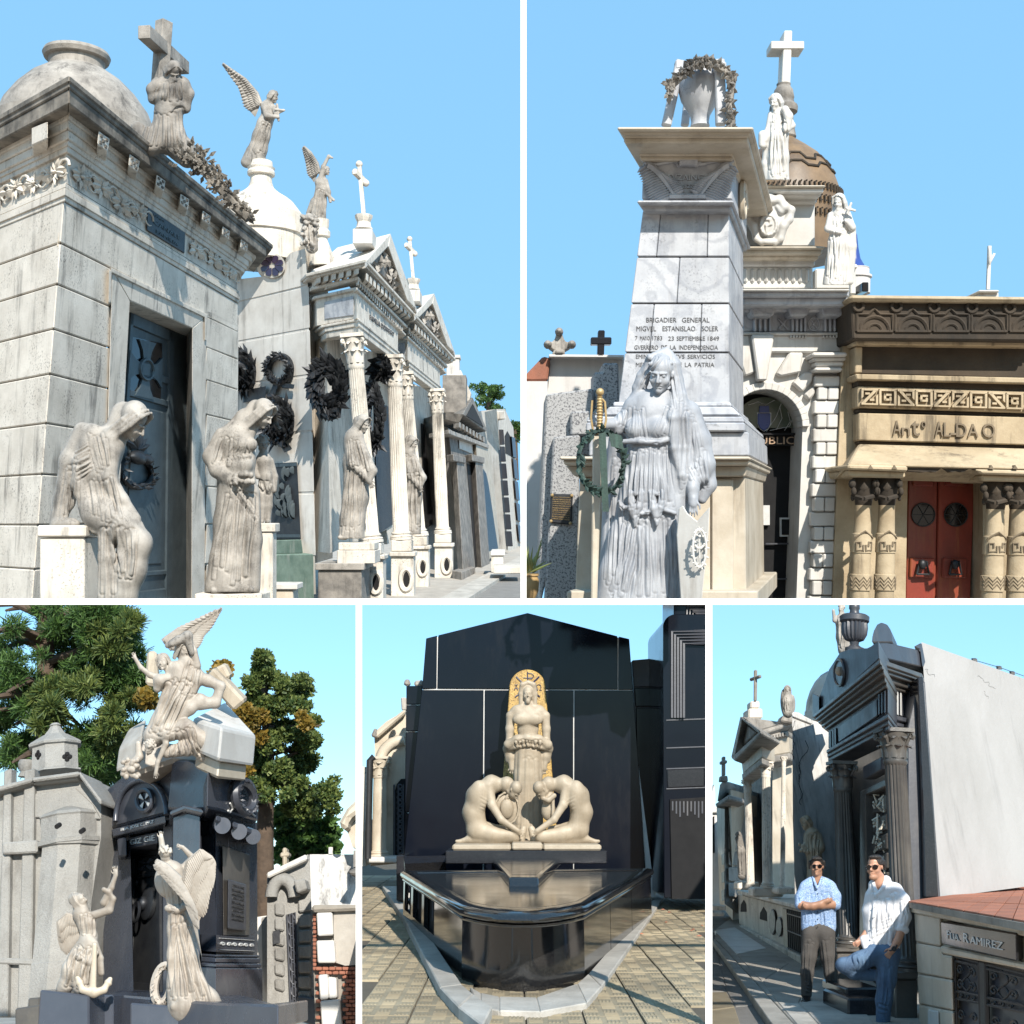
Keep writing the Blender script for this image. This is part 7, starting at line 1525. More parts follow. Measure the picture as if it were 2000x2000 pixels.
bl=crown_blobs([(1390,300,1450,420),(1330,400,1600,620),(1300,480,1670,760),(1320,650,1690,950),(1400,900,1700,1150),(1550,980,1800,1150),(1260,880,1450,1100),(1500,420,1660,600),(1350,560,1700,900),(1300,700,1600,1000)],d0,.7,165,24,52,3)
stuff(foliage(MB(),bl,60000,.045,7,.3).build('crown','leaf_cypress',tr_))
bl=crown_blobs([(1320,640,1520,760),(1280,590,1420,700),(1220,900,1330,940),(1600,520,1660,700)],d0-.9,.2,30,22,36,4);stuff(foliage(MB(),bl,7000,.055,8,.4).build('yellow_sprays','leaf_gold',tr_))
t5_=thing('ginkgo_tree','yellow-leaved tree tips behind the sarcophagus of the marble group','tree');MB().tube([P(*e3(1230,700),17),P(*e3(1230,400),17)],[.06,.02],6).build('trunk','bark',t5_);bl=crown_blobs([(1160,350,1270,420),(770,510,830,560)],17,.2,16,20,32,4);stuff(foliage(MB(),bl,1800,.08,9,.3).build('crown','leaf_gold',t5_))
t6_=thing('cedar_tree','darker green cedar low behind the grey vault at right','tree');d0=19.5;MB().tube([P(*f3(1640,600),d0),P(*f3(1640,100),d0)],[.1,.04],6).build('trunk','bark',t6_);bl=crown_blobs([(1500,1130,1800,1400),(1560,1250,1790,1420)],d0,.4,40,28,50,4);stuff(foliage(MB(),bl,9000,.085,10,.3).build('crown','leaf_pine',t6_))
# ground
g_=MB();o3=-1.2*U3;fw3=V((0,math.cos(math.atan(890/F)),-math.sin(math.atan(890/F))));pts=[o3+V((x,0,0))+fw3*y for x,y in((-12,5),(6,5),(10,40),(-20,40))];g_.add(pts,[(0,1,2,3)]);struct(g_.build('ground','pavement_grey'))

# =================================================================== VIEW 4: black granite tomb wall with a marble group and a rounded polished slab
CUR[0]='p4'
def G4(x,y,z=0):return(700+x/2.76,1170+y/2.76,z)
def H4(x,y,z=0):return(700+x/2.76,1600+y/2.76,z)
g4=lambda x,y:G4(x,y)[:2];h4=lambda x,y:H4(x,y)[:2]
U4=up_of(1560);EYE4=1.55
FW4=V((0,U4.z,-U4.y))
N4=lambda d:PLu(1000,1560,d,V((1,0,0)),U4)
def on4(x,y,h=0.0):
    r=ray(x,y);return r*((h-EYE4)/r.dot(U4))
wl=N4(17.4)
bw=thing('black_gable_tomb','tall black polished granite tomb wall with shallow gable behind the marble group','tomb')
MB().poly(wl,[g4(372,218),g4(912,82),g4(1454,222),g4(1492,760),h4(1600,420),h4(215,440),g4(300,1100)],-.03,-1.2).build('wall_core','letter_silver',bw)
def lerp2(a,b,t):return(a[0]+(b[0]-a[0])*t,a[1]+(b[1]-a[1])*t)
for q in([(365,212),(424,197),(421,480),(343,484)],[(431,195),(912,75),(1396,200),(1396,487),(426,481)],[(1404,202),(1460,215),(1480,488),(1402,488)],
          [(342,490),(675,491),(668,1580),(226,1580)],[(682,491),(1158,493),(1158,1580),(676,1580)],[(1166,493),(1480,494),(1500,752),(1556,1580),(1164,1580)]):
    MB().poly(wl,[g4(*p)for p in q],.0,-.1).build('panel','granite_mirror',bw,bev=.006)
lw4=thing('black_side_block','dark granite block with pale joints adjoining the gable tomb at left','tomb');l4_=N4(17.9)
for q in([(258,468),(345,468),(340,568),(258,568)],[(258,574),(336,574),(330,712),(256,712)],[(255,718),(328,718),(300,1150),(250,1150)],[(250,1155),(300,1155),(280,1420),(240,1420)]):MB().poly(l4_,[g4(*p)for p in q],0,-1.0).build('block','granite_mirror',lw4,bev=.012)
MB().poly(N4(16.6),[h4(205,195),h4(250,195),h4(245,440),h4(205,440)],0,-.8).build('block','granite_black',lw4,bev=.01)
fg=thing('stone_finial','small weathered stone finial showing above the dark side block','finial');f_=N4(19);MB().poly(f_,[g4(248,468),g4(240,450),g4(262,425),g4(278,440),g4(275,468)],0,-.2).build('carving','statue_grey',fg,bev=.05);MB().poly(f_,[g4(300,440),g4(350,435),g4(350,470),g4(300,470)],0,-.3).build('block','statue_grey',fg,bev=.03)
# right hand neighbours
rb=thing('dark_narrow_tomb','narrow dark granite tomb with stained top between the gable tomb and the curved tomb','tomb');r_=N4(17.8)
for q,m in(([(1475,330),(1640,315),(1640,470),(1485,475)],'granite_slate'),([(1488,480),(1570,478),(1572,578),(1494,580)],'granite_mirror'),([(1576,478),(1640,476),(1642,690),(1580,690)],'granite_mirror'),([(1496,586),(1572,584),(1580,1420),(1510,1420)],'granite_mirror'),([(1582,696),(1645,694),(1650,1420),(1590,1420)],'granite_mirror')):MB().poly(r_,[g4(*p)for p in q],0,-1).build('block',m,rb,bev=.012)
MB().poly(r_,[g4(1480,345),g4(1642,330),g4(1660,1420),g4(1510,1420)],-.04,-.9).build('core','granite_slate',rb)
ct=thing('curved_dark_tomb','dark blue-black tomb with rounded shoulder and stepped carving at right','tomb');c4=N4(16.0)
arcp=[g4(1710-68*math.cos(R_(t*10)),150-68*math.sin(R_(t*10)))for t in range(10)]
MB().poly(c4,[h4(1648,425),g4(1642,150)]+arcp+[g4(2000,82),h4(2000,425)],-.1,-2).build('wall','granite_mirror',ct,bev=.01)
MB().poly(c4,[g4(1700,-60),g4(2000,-60),g4(2000,100),g4(1700,100)],-.2,-1.5).build('tower','granite_mirror',ct,bev=.01)
for i in range(5):
    i_=i*16;mb=MB();mb.tube([c4.at(*g4(*p),-.08+.012*i)for p in((1690+i_,640),(1690+i_,175+i_),(1880-i_*.2,170+i_*1.05),(2000,168+i_))],.022,4);mb.build('stepped_fillet','granite_slate',ct);
    mb=MB();mb.tube([c4.at(*g4(*p),-.18+.012*i)for p in((1770+i_,100),(1770+i_,35+i_),(1990,35+i_))],.022,4);mb.build('stepped_fillet','granite_slate',ct)
for y in(650,800,912,1020):MB().poly(c4,[g4(1660,y),g4(1990,y-12),g4(1990,y-6),g4(1660,y+6)],-.085,-.15).build('joint','granite_slate',ct)
MB().poly(c4,[g4(1665,920),g4(1865,912),g4(1865,1010),g4(1668,1018)],-.07,-.2).build('name_panel','granite_black',ct,bev=.01)
MB().poly(c4,[g4(1680,1080),g4(2000,1060),h4(2000,432),h4(1690,430)],-.06,-.2).build('doorway','void',ct)
for i in range(9):MB().poly(c4,[g4(1690+i*20,1090),g4(1698+i*20,1090),g4(1698+i*20,1140+(i*17)%40),g4(1690+i*20,1140+(i*17)%40)],-.05,-.1).build('grille_bar','granite_slate',ct)
# chapel at left
ch=thing('pale_chapel','pale pinkish stone chapel with arched iron grille and pilaster at far left','tomb');c5=N4(20.5)
MB().poly(c5,[g4(85,720),g4(150,660),g4(255,600),g4(260,1420),g4(65,1440),g4(90,860)],0,-2).build('wall','marble_warm',ch)
MB().poly(c5,[g4(70,740),g4(90,715),g4(250,592),g4(255,615),g4(100,750)],.2,-1).build('raking_cornice','marble_warm',ch,bev=.03);MB().poly(c5,[g4(65,740),g4(88,690),g4(100,715),g4(95,750)],.25,-.4).build('acroterion','statue_dark',ch,bev=.03)
mb=MB();mb.tube([c5.at(*g4(248-130*math.cos(R_(t*9)),880-110*math.sin(R_(t*9))*1.1),.06)for t in range(11)],.1,8);mb.build('arch_moulding','marble_warm',ch,smooth=50)
gr=MB().poly(c5,[g4(188,1420),g4(192,1060),g4(205,1000),g4(230,970),g4(260,968),g4(260,1420)],.03,-.2).build('grille_opening','void',ch);mb=MB()
for x in(193,215,240):mb.tube([c5.at(*g4(x,1420),.06),c5.at(*g4(x,1000),.06)],.02,5)
for i in range(14):mb.tube([c5.at(*g4(222+14*math.cos(t*.6),1010+i*29+11*math.sin(t*.6)),.06)for t in range(11)],.012,5)
mb.build('iron_scrolls','granite_slate',gr)
pp0,pp1=c5.at(*g4(112,1400),.25),c5.at(*g4(118,850),.25);column(ch,pp0,pp1,.13,.12,'marble_warm',0,leaves=6)
MB().poly(c5,[g4(228,530),g4(258,530),g4(258,600),g4(232,600)],-.2,-.8).build('chimney','statue_grey',ch,bev=.02)
MB().rect(c5,*h4(15,205),*h4(215,235),.8,-.5).build('step','marble_white',ch,bev=.02)
dp=thing('downpipe_pier','thin dark pipe and grey pier at the extreme left of the chapel','pier');c6=N4(19.5);MB().tube([c6.at(*g4(50,1400)),c6.at(*g4(62,870)),c6.at(*g4(85,850))],.06,8).build('pipe','iron',dp,smooth=60);MB().poly(c6,[g4(-20,900),g4(45,905),g4(40,1440),g4(-20,1440)],-.2,-1).build('pier','tomb_stone',dp)
# gold mosaic stele with signs
ms=thing('mosaic_stele','round-topped gold mosaic stele with blue sacred letters behind the standing figure','stele');ml=N4(16.9)
tops=[g4(912-97*math.cos(R_(t*9)),475-95*math.sin(R_(t*9)))for t in range(21)]
MB().poly(ml,tops+[g4(1075,1330),g4(752,1330)],0,-.3).build('stele','gold_mosaic',ms,bev=.012)
mb=MB();L=lambda pts,w=7:mb.tube([ml.at(*g4(*p),.01)for p in pts],w*.55/2.76*16.9/F,5)
L([(912,392),(912,455)],6);L([(890,425),(935,425)],5);L([(916,400),(935,402),(946,415),(935,430),(918,428)],5);L([(850,418),(882,450)],8);L([(975,418),(942,450)],8);L([(845,528),(872,508)],8);L([(978,528),(955,508)],8)
L([(840,492),(850,462),(860,492)],4);L([(844,481),(857,481)],4);L([(840,462),(860,462)],3);L([(958,492),(968,492),(960,478),(962,466),(972,461),(983,466),(985,478),(977,492),(988,492)],4)
mb.build('sacred_letters','mosaic_blue',ms)
# marble group
S=Sculpt(1.4,.84);a=G4
f=S.head(a(914,556,-4),33,0,-2,0,'none',beard=True)
for e in(-1,1):
    S.chain([a(914,450,0),a(914+e*30,462,-2),a(914+e*38,510,0),a(914+e*36,570,0)],[5,6,6,6],3)
    S.chain([a(914,600,2),a(914+e*60,605,2),a(914+e*88,630,2)],[12,13,12],6);S.chain([a(914+e*92,632,0),a(914+e*98,700,0),a(914+e*99,770,0),a(914+e*92,850,0),a(914+e*88,915,0)],[11,9.5,9,8,6],5);S.hand(a(914+e*88,905,0),92,19,.3,thumb=e)
    S.ell(a(914+e*34,648,-12),17,8,12,5)
    S.chain([a(914,752,-22),a(914+e*55,760,-18),a(914+e*104,785,-10),a(914+e*118,810,-2)],[11,12,11,7],5);S.chain([a(914,785,-22),a(914+e*60,795,-18),a(914+e*112,812,-6)],[6,6,5],3);S.chain([a(914+e*116,800,0),a(914+e*108,870,4)],[8,6],5)
S.chain([a(914,570,2),a(914,600,2)],[12,14],5);S.chain([a(914,630,2),a(914,700,2),a(914,780,2)],[25,23,20],8,flat=.75);S.ell(a(914,620,0),33,14,14,6)
S.chain([a(914,790,-2),a(914,950,-2),a(914,1310,-2)],[31,33,37],4,flat=.7)
S.drape([a(840,770),a(990,770)],[a(850,800),a(980,800)],7,3,seed=1);S.drape([a(870,800),a(965,800)],[a(845,1300),a(975,1300)],4,5,seed=3,wob=1,amp=.3)
cs=tag(S.mesh('standing_figure_statue',16.2,'statue_ivory'),'ivory marble bearded figure standing bare chested before the gold mosaic','statue')
def kneeler(lab,sg,prop):
    S=Sculpt(1.45,.85);X=lambda x:912+sg*(x-912)
    b=lambda x,y,z=0:a(X(x),y,z)
    S.head(b(800,1050,-6),38,62*sg,68,0,'none');S.ell(b(800,1000,-4),15,15,16,4)
    S.chain([b(770,1000),b(720,1000,0),b(640,1060,0),b(620,1150,0),b(640,1230,0)],[11,21,24,24,24],9);S.ell(b(650,1060,-12),18,14,30,8)
    S.chain([b(700,1010,-10),b(720,1110,-18),b(770,1190,-24),b(860,1250,-26)],[13,10,8,6],4);S.hand(b(858,1250,-26),38 if sg>0 else 142,20,.4,thumb=sg)
    S.chain([b(640,1250,0),b(720,1270,-10),b(840,1280,-14)],[24,18,14],8);S.chain([b(840,1290,-12),b(720,1300,-8),b(600,1295,0),b(545,1308,2)],[11,13,9,5],5);S.cap(b(545,1308,0),b(530,1306,0),5,4,3)
    S.chain([b(640,1260,8),b(700,1240,6),b(780,1250,4)],[18,14,12],7)
    if prop=='vase':
        S.ell(b(800,1140,0),14,12,20,3);S.cap(b(800,1070,-2),b(800,1085,-2),16,14,3);S.chain([b(770,1060,-18),b(800,1085,-20),b(830,1075,-18)],[6,6,5],3)
        S.chain([b(775,1080,-14),b(776,1180,-14)],[4,4],2)
    else:
        S.ell(b(800,1130,-2),24,8,32,3);S.ell(b(800,1130,-10),13,8,20,3);S.chain([b(800+64*math.cos(t*.449),1130+86*math.sin(t*.449),-9)for t in range(15)],2.5,1.5);S.hand(b(800,1060,-14),100,15,.6)
    S.chain([b(870,1300,2),b(890,1240,6)],[12,8],6)
    for i in range(4):S.drape([b(655,1060+i*22),b(655,1062+i*22)],[b(700,1085+i*20),b(700,1087+i*20)],1,2.2,seed=i,amp=.18)
    return tag(S.mesh('kneeling_figure_statue',15.7,'statue_ivory'),lab,'statue','kneeling nude figures at the foot of the standing figure')
kneeler('ivory marble nude figure kneeling at left over a round shield',1,'shield');kneeler('ivory marble nude figure kneeling at right over a ribbed vase',-1,'vase')
mbs=thing('figure_plinth','pale marble base slabs under the kneeling and standing figures','plinth');b4_=N4(15.2)
for x0,x1,y0,y1 in((505,823,137,168),(827,993,128,166),(997,1310,137,168)):MB().rect(b4_,*h4(x0,y0),*h4(x1,y1),.02 if x0==827 else 0,-1.1).build('slab','statue_ivory',mbs,bev=.02)
MB().rect(b4_,*h4(470,170),*h4(1340,240),.1,-1.3).build('black_base','granite_black',mbs,bev=.01)
# the polished slab tomb
sl=thing('slab_tomb','large polished black granite slab tomb with rounded front and glossy rim','tomb')
HS=.66
def rr_outline(h,sc_,dx=0,n=9):
    """plan: wide at the back, narrowing to a rounded front"""
    bl_,br_=on4(*h4(245,300),h),on4(*h4(1575,285),h);fl,fr2=on4(*h4(560,492),h),on4(*h4(1215,488),h);ft=on4(*h4(890,532),h)
    c=(bl_+br_+fl+fr2)/4
    pts=[bl_]
    mid=[(0,fl)];q=[]
    for t in range(n+1):
        s_=t/n;q.append(fl*(1-s_)**2+(fl*.5+fr2*.5+(ft-(fl+fr2)/2)*2.0)*2*s_*(1-s_)*1.0+fr2*s_**2)
    pts+=q+[br_]
    return[c+(p-c)*sc_+U4*dx for p in pts]
o0=rr_outline(HS-.07,1.0);bot=[p-U4*(HS-.07)for p in o0]
n_=len(o0)
# body: left side with three openings, rounded front, right side (each face its own panel)
body=MB();
core=[p-FW4*0 for p in rr_outline(HS-.07,.94)]
MB().prism(core,[p-U4*(HS-.1)for p in core]).build('core','void',sl)
def side(a0,a1,u0,u1,v0,v1,m='granite_gloss',nm='panel',th=.05):
    A0,A1=a0-U4*(HS-.07),a1-U4*(HS-.07)
    f_=lambda u,v:(A0*(1-u)+A1*u)*(1-v)+(a0*(1-u)+a1*u)*v
    fr=[f_(u0,v0),f_(u1,v0),f_(u1,v1),f_(u0,v1)];nn=(a1-a0).cross(U4).normalized();c=sum(o0,V((0,0,0)))/n_
    if nn.dot(c-a0)<0:nn=-nn
    MB().prism(fr,[p+nn*th for p in fr]).build(nm,m,sl)
L0,L1=o0[0],o0[1]
side(L0,L1,0,.03,0,1);side(L0,L1,.03,.62,.86,1);side(L0,L1,.03,.62,0,.30);side(L0,L1,.18,.22,.30,.86);side(L0,L1,.40,.44,.30,.86);side(L0,L1,.62,1,0,1)
mb=MB()
for i in range(6):
    u=.06+i*.09;A0=L0.lerp(L1,u)-U4*.35;mb.tube([A0+V((.06,.1,0)),A0+V((.06,.1,0))+U4*.2],.02,5)
mb.build('inner_bars','granite_slate',sl)
R0,R1=o0[-1],o0[-2];side(R0,R1,0,.38,0,1);side(R0,R1,.385,.70,0,1);side(R0,R1,.705,1,0,1)
fr=o0[1:-1];mbf=MB();vs=[]
for p in fr:vs+=[p-U4*(HS-.07),p]
mbf.add(vs,[(2*i,2*i+2,2*i+3,2*i+1)for i in range(len(fr)-1)]);mbf.build('rounded_front','granite_gloss',sl,smooth=60)
# rim: a thick bullnose border and the recessed top
def ring_band(levels,m,nm):
    mb=MB();rows=[rr_outline(HS,s_,dz)for s_,dz in levels];k_=len(rows[0]);vs=[p for r in rows for p in r]
    mb.add(vs,[(i*k_+j,i*k_+(j+1)%k_,(i+1)*k_+(j+1)%k_,(i+1)*k_+j)for i in range(len(rows)-1)for j in range(k_)]);return mb.build(nm,m,sl,smooth=70)
ring_band([(1.0,-.075),(1.012,-.06),(1.012,-.05),(1.0,-.045),(1.02,-.035),(1.035,-.01),(1.03,.02),(1.005,.04),(.97,.05),(.90,.05),(.885,.045),(.88,.035)],'granite_gloss','rim')
tp=rr_outline(HS,.885,.036);MB().prism(tp,[p-U4*.08 for p in tp]).build('top','granite_gloss',sl)
rz=[on4(*h4(*p),HS+.12)for p in((722,205),(905,195),(1085,212),(968,312),(815,312))];ct_=sum(rz,V((0,0,0)))/5
rzb=[p-U4*.09+(p-ct_)*.04 for p in rz];MB().prism(rz,rzb).build('raised_tablet','granite_gloss',sl,bev=.02,seg=2)
inn=[ct_+(p-ct_)*.86+U4*.003 for p in rz];MB().prism(inn,[p-U4*.01 for p in inn]).build('tablet_face','granite_black',sl)
bk=[on4(*h4(*p),HS+.10)for p in((240,200),(470,195),(1340,195),(1590,205))]
MB().prism([bk[0],bk[1],on4(*h4(470,230),HS+.03),on4(*h4(250,240),HS+.03)],[p+FW4*.3-U4*.3 for p in(bk[0],bk[1],on4(*h4(470,230),HS+.03),on4(*h4(250,240),HS+.03))]).build('back_ledge','granite_black',sl)
# kerb of pale stone round the slab
ok=[on4(*h4(*p),.1)for p in((130,360),(240,520),(440,905),(540,1010),(670,1110))];ik=[on4(*h4(*p),.1)for p in((220,360),(290,490),(560,890),(620,940),(720,1010))]
for i in range(4):MB().prism([ok[i],ok[i+1],ik[i+1],ik[i]],[p-U4*.15 for p in(ok[i],ok[i+1],ik[i+1],ik[i])]).build('kerb','kerb_stone',bev=.01)
kr_o=[on4(*h4(*p),.06)for p in((620,950),(660,1015),(760,1030),(980,1035),(1230,990),(1310,900),(1640,430),(1660,400))];kr_i=[on4(*h4(*p),.06)for p in((600,900),(660,935),(760,955),(960,960),(1180,885),(1240,830),(1600,420),(1600,400))]
for i in range(7):MB().prism([kr_o[i],kr_o[i+1],kr_i[i+1],kr_i[i]],[p-U4*.1 for p in(kr_o[i],kr_o[i+1],kr_i[i+1],kr_i[i])]).build('kerb','kerb_stone',bev=.008)
for o in TOPS:
    if o.name.startswith('kerb')and PANEL.get(o.name)=='p4':struct(o)
# pavement: base sheet and ribbed tiles
gb=MB();R4=V((1,0,0));o4=-EYE4*U4
gb.add([o4+R4*x+FW4*y for x,y in((-12,6.5),(6,6.5),(20,90),(-40,90))],[(0,1,2,3)]);pv4=struct(gb.build('pavement','pave_joint'))
ts=.42;nt=0;rn=random.Random(4)
for ix in range(-14,12):
    for iy in range(0,40):
        x,y=ix*ts+(.1),7.6+iy*ts;cpt=o4+R4*(x+ts/2)+FW4*(y+ts/2);px,py=cpt.x/cpt.y*F+1000,1000-cpt.z/cpt.y*F
        if not(690<px<1395 and 1660<py<2015):continue
        zx,zy=(px-700)*2.76,(py-1600)*2.76
        inside=240+max(0,zy-480)*.75+40<zx<1600-max(0,zy-420)*.78-40 and zy<930
        if inside:continue
        mb=MB();z0=rn.uniform(.002,.010);b0=o4+U4*z0
        c8=[b0+R4*(x+e)+FW4*(y+g)for e,g in((.008,.008),(ts-.008,.008),(ts-.008,ts-.008),(.008,ts-.008))];mb.prism([p+U4*.012 for p in c8],[p-U4*.02 for p in c8])
        if py>1735:
            sub=ts/3
            for sx in range(3):
                for sy in range(3):
                    for k_ in range(4):
                        if(sx+sy)%2:a_,b_2=(x+sx*sub+.02,y+sy*sub+.02+k_*.028),(x+sx*sub+sub-.02,y+sy*sub+.02+k_*.028+.014)
                        else:a_,b_2=(x+sx*sub+.02+k_*.028,y+sy*sub+.02),(x+sx*sub+.02+k_*.028+.014,y+sy*sub+sub-.02)
                        q4=[b0+R4*u+FW4*v+U4*.0155 for u,v in((a_[0],a_[1]),(b_2[0],a_[1]),(b_2[0],b_2[1]),(a_[0],b_2[1]))];mb.prism(q4,[p-U4*.01 for p in q4])
        mb.build('tile','pave_tile',pv4);nt+=1
# two birds and fallen leaves
rn=random.Random(2)
for i in range(14):
    p=on4(*h4(rn.uniform(1350,1850),rn.uniform(440,640)),.03);mb=MB();an=rn.uniform(0,6);mb.leafblade(p,p+R4*(.06*math.cos(an))+FW4*(.06*math.sin(an)),.02,U4);tag(mb.build('fallen_leaf','terracotta'),'dry brown leaf lying on the tiled pavement beside the slab tomb','leaf','fallen leaves on the pavement')

# =================================================================== VIEW 5: two men beside a dark columned tomb
CUR[0]='p5'
def I5(x,y,z=0):return(1380+x/3.116,1170+y/3.116,z)
def J5(x,y,z=0):return(1380+x/3.116,1560+y/3.116,z)
i5=lambda x,y:I5(x,y)[:2];j5=lambda x,y:J5(x,y)[:2]
U5=up_of(1686);VS,VW=(1243,1686),(2851,1686);EYE5=1.6;FW5=V((0,U5.z,-U5.y));IN5=(ray(*VS).normalized()*-1+ray(*VW).normalized()).normalized()
IN5=ray(*VW).normalized()
def on5(x,y,h=0.0):r=ray(x,y);return r*((h-EYE5)/r.dot(U5))
N5=lambda d:PLu(1700,1686,d,V((1,0,0)),U5)
inS=(ray(*VW).normalized()+ray(*VS).normalized()).normalized()
def pair(x,d):return PLu(x,1686,d,VS,U5,inS),PLu(x,1686,d,VW,U5,inS)
DS,DWl=pair(1733,12.4)  # street face and side face of the dark portico
dk=thing('dark_portico_tomb','dark stone tomb with fluted columns, leafy capitals and blue-grey entablature beside the men','tomb')
def face(pl,nm,m,pts,h=0.0,h0=-.3,bev=.01,par=None):return MB().poly(pl,pts,h,h0).build(nm,m,par or dk,bev=bev)
L5=lambda*p:[i5(*q)for q in p];K5_=lambda*p:[j5(*q)for q in p]
# attic
face(DS,'attic','granite_slate',L5((683,702),(688,590),(745,425),(812,322),(872,300),(975,297),(1000,285),(1045,250),(1050,362)),.1,-.5)
face(DWl,'attic','granite_slate',L5((1045,250),(1305,312),(1312,412),(1050,352)),.1,-.5)
face(DS,'attic_end','granite_slate',L5((645,720),(645,572),(684,590),(684,705)),.14,-.3)
S_=[(1.0,0),(.95,.35),(.8,.65),(.5,.9),(0,1.0),(-.4,.9),(-.7,.6),(-.85,.3),(-.9,0)]
face(DWl,'acroterion','granite_slate',[i5(1065+66*u,262-122*v)for u,v in S_],.12,-.15)
mb=MB();mb.tube([DS.at(*i5(808+30*math.cos(t*.3927),448+80*math.sin(t*.3927)),.12)for t in range(16)],.02,6,True);mb.build('medallion_rim','granite_slate',dk,smooth=50)
face(DS,'medallion','black_bronzed',[i5(808+26*math.cos(t*.3927),448+74*math.sin(t*.3927))for t in range(16)],.12,0);MB().ell(DS.at(*i5(806,440),.13),ray(*VS)*.03,DS.n*.05,U5*.06).build('star','letter_bronze',dk,smooth=60)
# cornice and entablature courses: (corner y top, corner y bottom, corner x, left end, right end)
def course(nm,m,cx,yt,yb,lx,rx,h,bev=.008):
    p,q=i5(cx,yt),i5(cx,yb);l,r=i5(lx,0)[0],i5(rx,0)[0]
    face(DS,nm,m,[p,(l,vp_y(p,VS,l)),(l,vp_y(q,VS,l)),q],h,-.35,bev);face(DWl,nm,m,[p,(r,vp_y(p,VW,r)),(r,vp_y(q,VW,r)),q],h,-.35,bev)
course('cornice','black_bronzed',1055,362,392,650,1312,.22);course('cornice','black_bronzed',1068,394,420,665,1305,.19);course('cornice','black_bronzed',1078,422,452,680,1300,.15);course('cornice','black_bronzed',1085,454,500,700,1290,.09);course('cornice','black_bronzed',1095,502,532,720,1280,.05)
course('frieze','granite_slate',1103,534,692,742,1275,.0);course('architrave','granite_slate',1105,694,722,730,1285,.07);course('architrave','granite_slate',1106,724,760,735,1280,.03);course('architrave','granite_slate',1107,762,795,740,1278,.0)
face(DS,'frieze_panel','granite_slate',L5((798,775),(1035,602),(1038,712),(805,872)),.03,-.05)
for(x,y0,y1)in((1048,572,706),(1066,562,700),(1084,552,696),(752,800,912),(768,790,902),(782,782,894)):face(DS,'triglyph_bar','granite_slate',L5((x-5,y0+4),(x+5,y0-2),(x+6,y1-4),(x-4,y1+2)),.03,-.05)
for x in(1118,1140,1162,1182,1238,1254):face(DWl,'triglyph_bar','letter_silver',L5((x-4,540+(x-1100)*.27),(x+4,542+(x-1100)*.27),(x+5,694+(x-1100)*.2),(x-3,692+(x-1100)*.2)),.02,-.05)
# columns
def col5(pt,pb,pp,w0,w1,d,capw):
    a_,b_=P(*pb,d),P(*pt,d+.0);pl=N5(d);a_=pl.at(*pb);b_=pl.at(*pt);r0=w0/2/3.116*d/F;r1=w1/2/3.116*d/F
    c=column(dk,a_,b_,r0,r1,'black_bronzed',18,'black_bronzed',cap_h=1.05,leaves=8)
    pass
    return c
col5(i5(1138,792),j5(1214,1050),None,135,132,12.1,1);col5(i5(822,990),j5(866,905),None,116,104,14.0,1)
for(x0,y0,x1,y1,d)in((1142,1052,1288,1100,11.95),(1150,1100,1284,1400,12.0),(788,905,940,935,13.85),(795,935,936,1240,13.9)):MB().rect(N5(d),*j5(x0,y0),*j5(x1,y1),0,-.35).build('column_pedestal','black_bronzed',dk,bev=.012)
# back wall, pilaster, door
face(DS,'back_wall','black_bronzed',L5((740,990),(1110,790),(1290,700),(1300,1340))+K5_((1420,600),(1330,1350),(850,1230),(760,900)),-.75,-1.0)
BW=PLu(1790,1686,12.75,VW,U5);mb=MB()
face(N5(12.9),'pilaster','granite_slate',L5((1225,780),(1285,520),(1330,500),(1390,1340))+K5_((1425,610),(1225,630)),0,-.5);face(N5(12.8),'pilaster','granite_black',L5((1285,480),(1318,470),(1385,1340))+K5_((1412,600),(1330,600),(1318,100)),0,-.3)
DI=PLu(1690,1686,14.2,VS,U5)
face(DI,'door_surround','black_bronzed',L5((935,1170),(1100,1090),(1100,1135),(960,1195)),.1,-.1);face(DI,'door_surround','black_bronzed',L5((935,1170),(965,1190))+K5_((975,900),(930,860)),.1,-.1);face(DI,'over_panel','granite_slate',L5((950,1020),(1060,960),(1060,1040),(955,1100)),.05,-.1)
dd5=face(DI,'door','bronze_dark',L5((965,1190),(1110,1110))+K5_((1120,900),(975,900)),-.02,-.1);mb=MB();rn=random.Random(4)
for i in range(6):
    y=1200+i*118;mb.poly(DI,L5((1008,y+22),(1092,y-10),(1092,y+85),(1010,y+105)),.02,-.05)
mb.build('door_panel','black_bronzed',dd5,bev=.01);mb=MB()
for i in range(6):
    y=1200+i*118
    for j in range(9):c_=DI.at(*i5(1050+rn.uniform(-28,28),y+48+rn.uniform(-30,30)),.03);mb.tube([c_,c_+V((rn.uniform(-.05,.05),0,rn.uniform(-.08,.08))),c_+V((rn.uniform(-.05,.05),-.01,rn.uniform(-.1,.1)))],.014,5)
stuff(mb.build('door_relief','marble_warm',dd5,smooth=50))
MB().rect(N5(12.6),*j5(850,1150),*j5(1060,1215),0,-1.0).build('step','granite_black',dk,bev=.02);MB().rect(N5(12.2),*j5(860,1215),*j5(1040,1400),0,-1.0).build('step','granite_black',dk,bev=.02)
